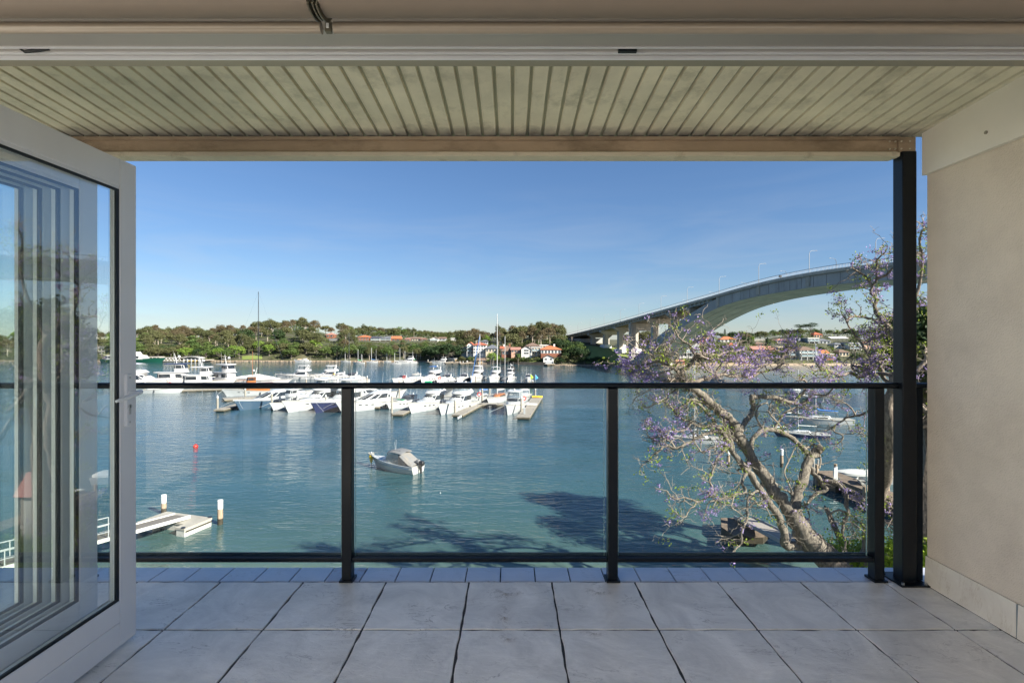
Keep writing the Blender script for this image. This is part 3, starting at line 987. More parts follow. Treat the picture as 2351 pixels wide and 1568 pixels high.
def quads(C, S, N=None, aspect=0.7, rs=None):
    """leaf faces: centres C (n,3), half sizes S (n), optional normals"""
    rs = rs or NR
    n = len(C)
    if N is None:
        N = rs.normal(size=(n, 3))
    N = N / (np.linalg.norm(N, axis=1, keepdims=True) + 1e-9)
    A = np.cross(N, rs.normal(size=(n, 3)))
    A /= (np.linalg.norm(A, axis=1, keepdims=True) + 1e-9)
    B = np.cross(N, A)
    S = S[:, None]
    V = np.stack([C - A * S, C - B * S * aspect, C + A * S, C + B * S * aspect], axis=1).reshape(-1, 3)
    F = np.arange(4 * n).reshape(n, 4)
    return V, F
def crown(seed, rx, ry, rz, clumps, per, cr, ls, zc, shell=0.75, flat=0.0, up=0.4):
    rs = np.random.RandomState(seed)
    d = rs.normal(size=(clumps, 3))
    d /= np.linalg.norm(d, axis=1, keepdims=True)
    d[:, 2] = np.where(d[:, 2] < -0.35, -d[:, 2] * 0.8, d[:, 2])
    rad = shell + (1 - shell) * rs.rand(clumps, 1) ** 0.5
    rad = rad * (0.8 + 0.35 * rs.rand(clumps, 1))
    cen = d * rad * np.array([rx, ry, rz])
    cen[:, 2] += zc
    cs = cr * (0.6 + 0.8 * rs.rand(clumps))
    P, Nn, S = [], [], []
    for c, r in zip(cen, cs):
        k = int(per * (r / cr) ** 1.5)
        q = rs.normal(size=(k, 3))
        q /= np.linalg.norm(q, axis=1, keepdims=True)
        rr = r * (0.55 + 0.5 * rs.rand(k, 1))
        p = c + q * rr * np.array([1, 1, 0.62])
        P.append(p)
        Nn.append(q + rs.normal(size=(k, 3)) * 0.55 + np.array([0, 0, up]))
        S.append(ls * (0.6 + 0.8 * rs.rand(k)))
    return quads(np.concatenate(P), np.concatenate(S), np.concatenate(Nn), 0.75, rs), cen
def trunk_mb(h, r, seed, limbs, reach, top):
    rg = random.Random(seed)
    mb = MB()
    pts = [(0, 0, -1.5)]
    x = y = 0
    for i in range(1, 6):
        x += rg.uniform(-.12, .12) * h * .2; y += rg.uniform(-.12, .12) * h * .2
        pts.append((x, y, h * i / 5))
    mb.tube(pts, [r * 1.2, r, r * .85, r * .7, r * .55, r * .35], 6)
    for k in range(limbs):
        a = 2 * PI * (k + rg.random() * .6) / limbs
        p0 = Vector(pts[2 + k % 3])
        e = Vector((math.cos(a) * reach * rg.uniform(.6, 1), math.sin(a) * reach * rg.uniform(.6, 1), top * rg.uniform(.75, 1.02)))
        mid = p0.lerp(e, .5) + Vector((0, 0, -0.08 * h))
        mb.tube([p0, mid, e], [r * .5, r * .35, r * .12], 5)
    return mb
TREES = {}
def make_tree_kind(key, h, crownargs, leafm, barkm, tr):
    (V, F), cen = crown(**crownargs)
    cm = npmesh('crown', V, F, leafm)
    tm = trunk_mb(*tr).obj('trunk', barkm)
    me = tm.data
    bpy.data.objects.remove(tm)
    TREES[key] = (h, cm, me)
for s_ in range(3):
    make_tree_kind('gum%d' % s_, 12.5, dict(seed=10 + s_, rx=4.2, ry=4.2, rz=4.0, clumps=46, per=52, cr=1.4, ls=0.27, zc=7.6, shell=0.6), [M_olive_leaf, M_brown_leaf, M_olive_leaf][s_], M_palebark, (9.5, .34, s_, 6, 3.4, 10))
    make_tree_kind('bush%d' % s_, 9.0, dict(seed=20 + s_, rx=4.3, ry=4.3, rz=3.8, clumps=48, per=46, cr=1.45, ls=0.29, zc=4.4, shell=0.8), [M_mid_leaf, M_olive_leaf, M_dark_leaf][s_], M_bark, (6, .35, s_ + 5, 4, 2.5, 6))
make_tree_kind('fig0', 10, dict(seed=31, rx=6.5, ry=6, rz=3.6, clumps=62, per=52, cr=1.6, ls=0.30, zc=6.2, shell=0.75), M_dark_leaf, M_bark, (6, .6, 31, 6, 4, 7))
make_tree_kind('bright0', 9, dict(seed=33, rx=3.8, ry=3.8, rz=3.7, clumps=46, per=55, cr=1.15, ls=0.24, zc=5.0, shell=0.85), M_bright_leaf, M_bark, (6, .3, 33, 4, 2.5, 6))
make_tree_kind('tall0', 16, dict(seed=35, rx=3.4, ry=3.4, rz=6.0, clumps=46, per=44, cr=1.3, ls=0.27, zc=10.5, shell=0.45), M_olive_leaf, M_palebark, (13, .38, 35, 8, 2.6, 14))
make_tree_kind('tall1', 15, dict(seed=36, rx=4.6, ry=4.0, rz=5.0, clumps=38, per=48, cr=1.4, ls=0.27, zc=9.6, shell=0.6), M_brown_leaf, M_palebark, (12, .36, 36, 7, 3.6, 13))
def special(key, h, V, F, leafm, tmb, barkm):
    tm = tmb.obj('trunk', barkm)
    TREES[key] = (h, npmesh('crown', V, F, leafm), tm.data)
    bpy.data.objects.remove(tm)
# norfolk pine, cypress, palm, umbrella pine
rs = np.random.RandomState(5)
P = []
for i in range(11):
    z = 2.2 + i * 1.05
    rr = (1 - i / 11.5) * 2.9 + .25
    for a in np.linspace(0, 2 * PI, 9)[:-1] + i:
        tt = rs.rand(26)
        P.append(np.stack([np.cos(a) * tt * rr + rs.normal(size=26) * .12, np.sin(a) * tt * rr + rs.normal(size=26) * .12, z + tt * .5 + rs.normal(size=26) * .13], 1))
P = np.concatenate(P)
V, F = quads(P, np.full(len(P), .26), rs=rs)
special('norfolk0', 14, V, F, M_dark_leaf, MB().tube([(0, 0, -1), (0, 0, 14)], [.3, .05], 6), M_bark)
q = rs.normal(size=(2200, 3)); q /= np.linalg.norm(q, axis=1, keepdims=True)
zz = rs.rand(2200)
P = np.stack([q[:, 0] * 1.9 * (1 - zz) ** .6 * 1.0, q[:, 1] * 1.9 * (1 - zz) ** .6, .4 + zz * 9.2], 1)
V, F = quads(P, np.full(2200, .22), q, rs=rs)
special('cypress0', 9.6, V, F, M_dark_leaf, MB().tube([(0, 0, -1), (0, 0, 3)], [.2, .1], 6), M_bark)
Vs, Fs, k0 = [], [], 0
for i in range(26):
    a = i * 2.4; el = 1.2 - (i / 26) * 1.7
    prev = Vector((0, 0, 8)); L = 2.6
    for s2 in range(7):
        d = Vector((math.cos(a) * math.cos(el), math.sin(a) * math.cos(el), math.sin(el)))
        p2 = prev + d * L / 7
        sd = Vector((-math.sin(a), math.cos(a), 0)) * (0.42 * math.sin(PI * (s2 + .6) / 7.6) + .05)
        dn = Vector((0, 0, -0.22))
        Vs += [prev - sd + dn, prev, p2, p2 - sd + dn, prev + sd + dn, prev, p2, p2 + sd + dn]
        Fs += [(k0, k0 + 1, k0 + 2, k0 + 3), (k0 + 4, k0 + 5, k0 + 6, k0 + 7)]; k0 += 8
        prev = p2; el -= .28
special('palm0', 10, np.array([list(v) for v in Vs]), np.array(Fs), M_mid_leaf, MB().tube([(0, 0, -1), (.15, 0, 4), (0, 0, 8)], [.28, .2, .2], 7), M_bark)
P, Nn = [], []
for i in range(30):
    a = rs.rand() * 2 * PI; r0 = 5.6 * rs.rand() ** .5
    c = np.array([math.cos(a) * r0, math.sin(a) * r0, 10.6 + rs.rand() * 3.0 - r0 * .22])
    k = 85
    p = rs.normal(size=(k, 3)) * np.array([1.25, 1.25, .22]); P.append(c + p); Nn.append(rs.normal(size=(k, 3)) * .5 + np.array([0, 0, 1]))
P = np.concatenate(P); V, F = quads(P, np.full(len(P), .24), np.concatenate(Nn), rs=rs)
special('umbrella0', 14, V, F, M_dark_leaf, trunk_mb(9, .4, 3, 9, 4.6, 12), M_bark)

KINDLAB = {'gum': ('gum_tree', 'gum tree'), 'bush': ('bushland_tree', 'tree'), 'fig': ('fig_tree', 'tree'), 'bright': ('leafy_tree', 'tree'), 'tall': ('gum_tree', 'gum tree'), 'norfolk': ('pine_tree', 'tree'), 'cypress': ('cypress_tree', 'tree'), 'palm': ('palm_tree', 'palm'), 'umbrella': ('stone_pine_tree', 'tree')}
GL = {'gum': 'olive grey gum tree with broken crown', 'bush': 'round bushy tree', 'fig': 'broad dark fig tree', 'bright': 'bright green tree', 'tall': 'tall thin gum tree', 'norfolk': 'tiered dark norfolk pine', 'cypress': 'dark upright cypress', 'palm': 'palm with arching fronds', 'umbrella': 'flat topped stone pine'}
SHORT = {'gum': 'olive grey gum tree', 'bush': 'round bushy tree', 'fig': 'broad dark fig tree', 'bright': 'bright green tree', 'tall': 'slim gum tree', 'norfolk': 'tiered pine', 'cypress': 'dark cypress', 'palm': 'palm', 'umbrella': 'flat topped pine'}
LANDMARK = [(150, 'through the left door glass'), (316, 'through the right door glass'), (372, 'behind the green ferry'), (425, 'behind the wharf truss gangway'), (470, 'behind the curved wharf shelter'), (520, 'left of the small shore lawn'), (560, 'right above the wharf kiosk'), (605, 'behind the tall dark mast'), (650, 'above the stone ramp'),
            (700, 'right of the stone ramp'), (760, 'behind the lone speedboat'), (815, 'by the leftmost ridge house'), (850, 'by the red brick ridge block'), (900, 'by the grey pyramid roof'), (950, 'by the bright orange ridge roof'), (1000, 'by the white gabled ridge house'), (1057, 'above the dark cove'), (1120, 'by the big white red roofed house'), (1165, 'by the sandstone bungalow'),
            (1205, 'by the brick cottages'), (1240, 'by the white gabled house'), (1300, 'by the wide orange roof'), (1350, 'left of the bridge lawn'), (1400, 'under the left end of the bridge'), (1465, 'behind the bridge piers'), (1560, 'behind the foot of the arch'), (1640, 'by the stepped white terraces'), (1700, 'by the orange roofs on the right hill'), (1760, 'by the wide faded red roof'),
            (1820, 'by the dark cypress'), (1880, 'by the modern cube house'), (1930, 'by the small brick beach house'), (1990, 'by the white apartment block'), (2130, 'near the black column'), (99999, 'beyond the right wall')]
TREECOUNT = [0]
def put_tree(key, loc, h=None, rz=None, label=None, group=None, wide=1.0, zone=''):
    hh, cm, tm = TREES[key]
    kind = key.rstrip('0123456789')
    nm, cat = KINDLAB[kind]
    sc = (h or hh) / hh
    px_, t_ = bearing(loc[0], loc[1]), loc[1] - lut(SH, bearing(loc[0], loc[1]))
    hgt = (h or hh)
    size = '' if kind in ('palm', 'norfolk', 'cypress', 'umbrella') else ('tall ' if hgt > 11 else 'low ' if hgt < 5.5 else '')
    where = next(w for a, w in LANDMARK if px_ < a)
    row = 'on the skyline' if 'skyline' in zone or 'top' in zone else 'at the waterline' if t_ < 9 else 'just above the shore' if t_ < 25 else 'on the lower slope' if t_ < 55 else 'on the middle slope' if t_ < 95 else 'high on the slope'
    lab = label or (size + SHORT[kind] + ' ' + row + ' ' + where)
    t = thing(nm, lab, cat, loc, rnd.uniform(0, 2 * PI) if rz is None else rz, None if label and not group else (group or (SHORT[kind] + 's ' + where)))
    t.scale = (sc * wide, sc * wide, sc)
    link('crown', cm, t)
    link('trunk', tm, t)
    TREECOUNT[0] += 1
    return t
# keep-out boxes (bearing, t) for buildings, lawns and open water steps: filled by the building list
KEEP = [(1345, 1458, 3, 60), (556, 603, 2, 13), (568, 628, 28, 42)]
def scatter(px0, px1, t0, t1, n, kinds, h0, h1, zone, mind=5.0, seed=1):
    rg = random.Random(seed)
    got = []
    tries = 0
    while len(got) < n and tries < n * 40:
        tries += 1
        px = rg.uniform(px0, px1)
        t = t0 + (t1 - t0) * rg.random()
        if any(a - 6 < px < b + 6 and c < t < d for a, b, c, d in KEEP): continue
        v = land(px, t)
        if any((v.x - q.x) ** 2 + (v.y - q.y) ** 2 < mind * mind for q in got): continue
        hh = rg.uniform(h0, h1)
        cap = view_cap(px, t) - v.z
        if cap < 1.6: continue
        got.append(v)
        put_tree(rg.choice(kinds) if cap > 5 else 'bush%d' % rg.randrange(3), v, min(hh, cap * .85), zone=zone, wide=rg.uniform(.85, 1.2))

# ================================================================ houses
M_hw = mat('house_white', (0.60, 0.59, 0.55), 0.7, var=0.04, vscale=0.4)
M_cream = mat('house_cream', (0.50, 0.43, 0.31), 0.8, var=0.06, vscale=0.5)
M_brick = mat('house_red_brick', (0.22, 0.085, 0.05), 0.85, var=0.18, vscale=1.5)
M_pinkh = mat('house_pink', (0.50, 0.30, 0.21), 0.8, var=0.06, vscale=.5)
M_greyh = mat('house_grey', (0.34, 0.36, 0.37), 0.8, var=0.06, vscale=.5)
M_blueh = mat('house_blue_grey', (0.22, 0.27, 0.31), 0.6, var=0.06, vscale=.5)
M_sandst = mat('sandstone', (0.42, 0.32, 0.19), 0.9, var=0.18, vscale=0.8)
M_rt = mat('roof_terracotta', (0.34, 0.10, 0.05), 0.8, var=0.2, vscale=1.2, bump=0.3, bscale=4)
M_ro = mat('roof_orange', (0.42, 0.14, 0.06), 0.8, var=0.15, vscale=1.2)
M_rb = mat('roof_brown', (0.17, 0.115, 0.085), 0.85, var=0.2, vscale=1.2)
M_rg = mat('roof_grey', (0.13, 0.14, 0.155), 0.7, var=0.15, vscale=1.2)
M_rd = mat('roof_dark_slate', (0.06, 0.065, 0.08), 0.6, var=0.15, vscale=1.2)
M_rp = mat('roof_faded_red', (0.33, 0.17, 0.13), 0.85, var=0.15, vscale=1)
M_win = mat('house_window_glass', (0.035, 0.05, 0.06), 0.12, spec=0.8)
M_trim = mat('house_trim', (0.58, 0.57, 0.54), 0.6)
def house(px0, px1, yr, ye, yb, Y, depth, roof, wm_, rm, label, cols=3, rows=1, balc=False, chim=False, rz=0.0, winw=0.5, name='house', cat='house', keep=True, base=None):
    Y = max(Y, lut(SH, (px0 + px1) / 2) + (9 if yb < 822 else 2.0))
    X0, X1 = (px0 - 1174) / FL * Y, (px1 - 1174) / FL * Y
    ze, zr_, zb = HC + (778 - ye) / FL * Y, HC + (778 - yr) / FL * Y, HC + (778 - yb) / FL * Y
    w = X1 - X0
    h = ze - zb
    t = thing(name, label, cat, ((X0 + X1) / 2, Y, zb), rz)
    if keep:
        tt = Y - lut(SH, (px0 + px1) / 2)
        KEEP.append((px0 - 3, px1 + 3, tt - 5, tt + depth * 0.8))
        PADS.append((px0, px1, tt, yb, ye, zb))
    hw = w / 2
    MB().box(-hw, hw, 0, depth, -4, h).obj('wall', wm_, t)
    if base:
        MB().box(-hw - .05, hw + .05, -.05, depth, -4, h * 0.28).obj('base_wall', base, t)
    ov = 0.5
    rh = zr_ - ze
    o = MB()
    th = 0.18
    if roof == 'hip':
        L = max(0.3, hw - min(depth / 2, hw) * 0.92)
        o.add([(-hw - ov, -ov, h), (hw + ov, -ov, h), (hw + ov, depth + ov, h), (-hw - ov, depth + ov, h), (-L, depth / 2, h + rh), (L, depth / 2, h + rh),
               (-hw - ov, -ov, h - th), (hw + ov, -ov, h - th), (hw + ov, depth + ov, h - th), (-hw - ov, depth + ov, h - th)],
              [(0, 1, 5, 4), (1, 2, 5), (2, 3, 4, 5), (3, 0, 4), (6, 7, 1, 0), (7, 8, 2, 1), (8, 9, 3, 2), (9, 6, 0, 3), (9, 8, 7, 6)])
        o.obj('roof', rm, t)
    elif roof == 'gable':      # ridge runs across the view
        o.add([(-hw - ov, -ov, h), (hw + ov, -ov, h), (hw + ov, depth + ov, h), (-hw - ov, depth + ov, h), (-hw - ov, depth / 2, h + rh), (hw + ov, depth / 2, h + rh),
               (-hw - ov, -ov, h - th), (hw + ov, -ov, h - th), (hw + ov, depth + ov, h - th), (-hw - ov, depth + ov, h - th)],
              [(0, 1, 5, 4), (2, 3, 4, 5), (1, 2, 5), (3, 0, 4), (6, 7, 1, 0), (7, 8, 2, 1), (8, 9, 3, 2), (9, 6, 0, 3), (9, 8, 7, 6)])
        o.obj('roof', rm, t)
    elif roof == 'front':      # gable faces the water
        MB().add([(-hw, 0, h), (hw, 0, h), (0, 0, h + rh), (-hw, depth, h), (hw, depth, h), (0, depth, h + rh)], [(0, 1, 2), (4, 3, 5), (0, 3, 4, 1), (1, 4, 5, 2), (2, 5, 3, 0)]).obj('gable', wm_, t)
        for s in (-1, 1):
            MB().hexa([(0, -ov, h + rh + .02), (s * (hw + ov), -ov, h - rh * ov / hw + .02), (s * (hw + ov), depth + ov, h - rh * ov / hw + .02), (0, depth + ov, h + rh + .02),
                       (0, -ov, h + rh + .2), (s * (hw + ov), -ov, h - rh * ov / hw + .2), (s * (hw + ov), depth + ov, h - rh * ov / hw + .2), (0, depth + ov, h + rh + .2)]).obj('roof', rm, t)
    else:
        MB().box(-hw - .3, hw + .3, -.3, depth + .3, h, h + max(.25, rh)).obj('roof', rm, t)
    if chim:
        MB().box(hw * .3, hw * .3 + .9, depth * .4, depth * .4 + .9, h, h + rh + 1.0).obj('chimney', M_brick if wm_ is M_brick else M_trim, t)
    rhh = h / rows
    for r in range(rows):
        for c in range(cols):
            ww = w / cols * winw
            cx = -hw + w * (c + .5) / cols
            z0 = r * rhh + rhh * 0.28
            z1 = r * rhh + rhh * 0.80
            f = MB()
            f.box(cx - ww / 2 - .1, cx + ww / 2 + .1, -.10, .02, z0 - .1, z1 + .1)
            fo_ = f.obj('window', M_trim, t)
            MB().box(cx - ww / 2, cx - .04, -.13, -.09, z0, z1).obj('pane', M_win, fo_)
            MB().box(cx + .04, cx + ww / 2, -.13, -.09, z0, z1).obj('pane', M_win, fo_)
    if balc:
        for r in range(1, rows):
            b = MB()
            b.box(-hw, hw, -1.6, -.01, r * rhh - .15, r * rhh)
            bo = b.obj('balcony', M_trim, t)
            MB().box(-hw, hw, -1.6, -1.54, r * rhh + .12, r * rhh + .95).obj('balustrade', mat('glass_balustrade', (0.25, 0.33, 0.35), 0.1, spec=.8), bo)
        for s in np.linspace(-hw + .1, hw - .1, max(2, cols)):
            MB().box(s - .12, s + .12, -1.6, -1.36, -1, h - .2).obj('post', M_trim, t)
    return t
def P5(x): return 722.5 + x * .15626
def P6x(x): return 1040.8 + x * .13022
def P6y(y): return 722.5 + y * .13022
def P8x(x): return 1591.9 + x * .18227
def P8y(y): return 704.1 + y * .18227
# upper left ridge
house(P5(168), P5(272), P5(262), P5(296), P5(335), 455, 9, 'hip', M_brick, M_rp, 'faded red roofed brick house half hidden by trees leftmost on the ridge', 2, 1)
house(P5(212), P5(340), P5(350), P5(354), P5(402), 440, 6, 'flat', M_greyh, M_rg, 'low grey screened building below the leftmost ridge house', 8, 1, winw=.7)
house(P5(636), P5(802), P5(302), P5(328), P5(396), 470, 9, 'hip', M_brick, M_ro, 'two storey red brick block with orange hipped roof on the ridge', 4, 2)
house(P5(828), P5(962), P5(320), P5(346), P5(402), 470, 9, 'gable', M_hw, M_rd, 'white house with dark roof and stacked balconies on the ridge beside the red brick block', 3, 2, balc=True)
house(P5(968), P5(1122), P5(317), P5(347), P5(400), 470, 10, 'hip', M_brick, M_rg, 'brick house with grey pyramid roof and wide balcony on the ridge', 3, 2, balc=True)
house(P5(1124), P5(1254), P5(315), P5(352), P5(384), 472, 8, 'gable', M_brick, M_ro, 'brick house under a steep bright orange roof on the ridge', 2, 1)
house(P5(1322), P5(1396), P5(338), P5(356), P5(392), 468, 8, 'hip', M_brick, M_rp, 'small pink roofed brick house next to a palm on the ridge', 2, 1)
house(P5(1402), P5(1550), P5(328), P5(352), P5(388), 472, 9, 'gable', M_cream, M_rb, 'long cream house with dark brown roof on the ridge', 4, 1)
house(P5(1556), P5(1630), P5(342), P5(354), P5(380), 470, 8, 'hip', M_brick, M_rp, 'little red house right of the long cream house on the ridge', 2, 1)
house(P5(1698), P5(1812), P5(330), P5(352), P5(404), 462, 8, 'front', M_hw, M_rb, 'white gabled house with open upper balcony in the trees of the ridge', 2, 2, balc=True)
house(P5(1822), P5(1922), P5(328), P5(350), P5(378), 475, 8, 'gable', M_greyh, M_rb, 'grey house with brown roof behind the white gabled ridge house', 2, 1)
house(P5(2002), P5(2068), P5(342), P5(350), P5(362), 475, 6, 'flat', M_hw, M_hw, 'flat white roofed building at the right end of the ridge row', 2, 1)
# middle shore
house(P6x(132), P6x(238), P6y(570), P6y(578), P6y(692), 286, 8, 'flat', M_blueh, M_rb, 'blue grey glazed wing left of the big white red roofed house', 3, 2, winw=.8)
house(P6x(242), P6x(352), P6y(488), P6y(534), P6y(700), 284, 9, 'front', M_hw, M_rt, 'gabled white front with balconies of the big red roofed waterfront house', 2, 3, balc=True)
house(P6x(354), P6x(578), P6y(485), P6y(533), P6y(690), 287, 9, 'hip', M_hw, M_rt, 'big white three storey house with red hipped roof on the middle shore', 5, 3)
house(P6x(352), P6x(505), P6y(590), P6y(612), P6y(682), 281.5, 4, 'gable', M_brick, M_rt, 'red roofed ground floor verandah in front of the big white house', 4, 1, winw=.7)
house(P6x(492), P6x(604), P6y(444), P6y(470), P6y(520), 330, 8, 'hip', M_greyh, M_rg, 'grey blue house up the slope behind the big white red roofed house', 3, 1)
house(P6x(572), P6x(790), P6y(530), P6y(592), P6y(668), 284, 10, 'hip', M_cream, M_rg, 'yellow sandstone bungalow with grey hipped roof on the middle shore', 4, 1)
house(P6x(432), P6x(568), P6y(768), P6y(803), P6y(852), 270, 5, 'gable', M_sandst, M_rb, 'small stone boat shed with brown roof at the water edge', 2, 1)
house(P6x(852), P6x(1048), P6y(540), P6y(638), P6y(716), 280, 8, 'hip', M_brick, M_rb, 'brick cottage with tall steep brown roof on the middle shore', 3, 1, chim=True)
house(P6x(835), P6x(905), P6y(555), P6y(595), P6y(650), 286, 6, 'gable', M_cream, M_rt, 'cream cottage with a red gable behind the steep brown roof', 2, 1, chim=True)
house(P6x(1022), P6x(1180), P6y(574), P6y(618), P6y(675), 282, 8, 'gable', M_pinkh, M_rp, 'pinkish cottage with faded red gable roof in the middle row', 3, 1)
house(P6x(1198), P6x(1378), P6y(556), P6y(608), P6y(704), 277, 7, 'front', M_hw, M_rb, 'white gabled two storey house left of the orange roofed house', 1, 2, winw=.45)
house(P6x(1286), P6x(1520), P6y(492), P6y(548), P6y(690), 288, 9, 'hip', M_hw, M_rb, 'large white house with brown pyramid roof rising behind its neighbours', 4, 3)
house(P6x(1378), P6x(1548), P6y(570), P6y(578), P6y(704), 281, 5, 'flat', M_cream, M_hw, 'flat roofed cream terrace block in front of the brown pyramid roof', 3, 2, balc=True)
house(P6x(1525), P6x(1690), P6y(532), P6y(545), P6y(600), 292, 6, 'flat', M_cream, M_hw, 'flat roofed upper building behind the orange roofed house', 3, 1)
house(P6x(1546), P6x(1898), P6y(550), P6y(612), P6y(706), 276, 9, 'hip', M_hw, M_ro, 'white bungalow with wide orange tiled roof and red brick base near the bridge', 6, 1, base=M_brick, chim=True)
bh = house(P6x(1588), P6x(1768), P6y(716), P6y(760), P6y(812), 265, 6, 'front', M_hw, M_rb, 'white boathouse with gable above a grey garage door at the water edge', 2, 1, winw=.4, name='boathouse', cat='boathouse')
MB().box(-1.7, 2.6, -.12, 0.0, -2.9, -.4).obj('garage_door', M_greyh, bh)
house(P5(1966), P5(2082), P5(641), P5(650), P5(699), 274, 5, 'flat', M_sandst, M_hw, 'small stone boat shed with flat roof on a jetty beside dark fig trees', 1, 1, winw=.6, name='boat_shed', cat='shed')
# right shore, behind and beyond the arch
house(1546, 1604, 790, 797, 822, 285, 12, 'flat', M_hw, M_greyh, 'white stepped terrace building seen under the bridge arch', 5, 2, balc=True)
house(1580, 1606, 773, 780, 792, 330, 8, 'hip', M_cream, M_rb, 'brown roofed house half behind the arch above the white terraces', 3, 1)
house(P8x(-40), P8x(140), P8y(415), P8y(440), P8y(500), 360, 9, 'gable', M_brick, M_rt, 'red roofed brick house beside the arch on the right shore', 4, 2)
house(P8x(265), P8x(345), P8y(362), P8y(395), P8y(432), 420, 8, 'gable', M_greyh, M_rg, 'grey gabled house left of an orange roof on the right hill', 2, 1)
house(P8x(342), P8x(540), P8y(376), P8y(412), P8y(452), 415, 10, 'hip', M_hw, M_ro, 'cream house with wide orange roof high on the right hill', 4, 1)
house(P8x(60), P8x(262), P8y(388), P8y(402), P8y(430), 430, 10, 'gable', M_brick, M_ro, 'long low orange roofed row house by the arch on the right hill', 5, 1)
house(P8x(455), P8x(552), P8y(455), P8y(480), P8y(520), 370, 8, 'hip', M_brick, M_rt, 'small red roofed brick house below the orange roof', 2, 1)
house(P8x(768), P8x(898), P8y(410), P8y(416), P8y(452), 420, 5, 'flat', M_cream, M_hw, 'long pale wall like building between round tree and cypress', 7, 1, winw=.25)
house(P8x(784), P8x(888), P8y(440), P8y(468), P8y(505), 375, 8, 'hip', M_brick, M_rb, 'brick house with brown roof left of the cypress', 3, 1)
house(P8x(752), P8x(1028), P8y(498), P8y(538), P8y(590), 320, 10, 'gable', M_brick, M_rp, 'wide low house with faded red roof on the right shore', 5, 1)
house(P8x(1030), P8x(1120), P8y(500), P8y(512), P8y(560), 325, 7, 'flat', M_sandst, M_cream, 'sandstone flat roofed house beside the wide faded red roof', 2, 1)
house(P8x(1055), P8x(1180), P8y(400), P8y(425), P8y(470), 400, 8, 'hip', M_cream, M_rp, 'pale pink roofed house on the right hill above the cypress', 3, 1)
house(P8x(1322), P8x(1432), P8y(390), P8y(428), P8y(462), 390, 8, 'hip', M_greyh, M_rg, 'slate grey house with hipped roof on the right hill', 3, 1)
house(P8x(1442), P8x(1580), P8y(392), P8y(402), P8y(472), 385, 8, 'flat', M_blueh, M_hw, 'modern blue grey cube house with white roof slab on the right hill', 3, 2, balc=True)
house(P8x(1588), P8x(1728), P8y(405), P8y(430), P8y(475), 385, 8, 'hip', M_greyh, M_rg, 'grey house right of the modern cube on the right hill', 3, 1)
house(P8x(1738), P8x(1945), P8y(378), P8y(398), P8y(430), 420, 8, 'gable', M_hw, M_hw, 'long white house with white roof near the top of the right hill', 6, 1)
house(P8x(1518), P8x(1624), P8y(320), P8y(352), P8y(392), 450, 9, 'hip', M_pinkh, M_rt, 'pink house with terracotta roof at the top of the right hill', 3, 1)
house(P8x(2100), P8x(2238), P8y(362), P8y(378), P8y(428), 430, 8, 'flat', M_blueh, M_rg, 'grey blue house with bay windows high on the right hill', 4, 2)
house(P8x(1205), P8x(1342), P8y(545), P8y(560), P8y(665), 288, 9, 'flat', M_hw, M_rb, 'white two storey wing with terraces on the right waterfront', 3, 2, balc=True)
house(P8x(1342), P8x(1562), P8y(502), P8y(546), P8y(668), 285, 10, 'hip', M_hw, M_rb, 'large white three storey waterfront house with brown roof and columns', 4, 3, balc=True)
house(P8x(1780), P8x(1900), P8y(452), P8y(475), P8y(545), 345, 8, 'hip', M_hw, M_rg, 'white house with grey roof in the middle of the right hill', 3, 2)
house(P8x(1955), P8x(2120), P8y(452), P8y(464), P8y(560), 340, 8, 'flat', M_hw, M_greyh, 'white apartment block with rows of windows on the right hill', 5, 3, balc=True)
house(P8x(2140), P8x(2228), P8y(445), P8y(455), P8y(535), 345, 8, 'flat', M_pinkh, M_pinkh, 'pink stepped house right of the white apartment block', 2, 2)
house(P8x(1838), P8x(1962), P8y(540), P8y(572), P8y(630), 305, 8, 'hip', M_cream, M_rb, 'cream cottage with brown hipped roof above the right beach', 3, 1)
house(P8x(1682), P8x(1770), P8y(594), P8y(600), P8y(665), 280, 7, 'flat', M_brick, M_hw, 'small red brick flat roofed house just above the right beach', 3, 1)
house(P8x(1620), P8x(1705), P8y(545), P8y(585), P8y(610), 300, 7, 'gable', M_cream, M_ro, 'orange roofed house behind the small brick one on the right shore', 2, 1)
house(1553, 1572, 826, 829, 836, 268, 4, 'gable', M_brick, M_rp, 'tiny brick boat shed on the beach left of the big trees', 1, 1, name='boat_shed', cat='shed')
house(1704, 1722, 822, 826, 834, 268, 4, 'gable', M_brick, M_rp, 'small red boat shed on the beach in the middle of the right shore', 1, 1, name='boat_shed', cat='shed')
house(2098, 2128, 795, 800, 814, 345, 8, 'flat', M_hw, M_greyh, 'white waterfront house with long windows seen between column and wall', 4, 2)
house(2080, 2160, 760, 768, 778, 470, 8, 'flat', M_hw, M_greyh, 'pale roofed long building on the hill beyond the column', 6, 1)
house(P8x(2090), P8x(2220), P8y(300), P8y(345), P8y(372), 500, 9, 'hip', M_greyh, M_rg, 'grey roofed house on the skyline at the right of the hill', 3, 1)

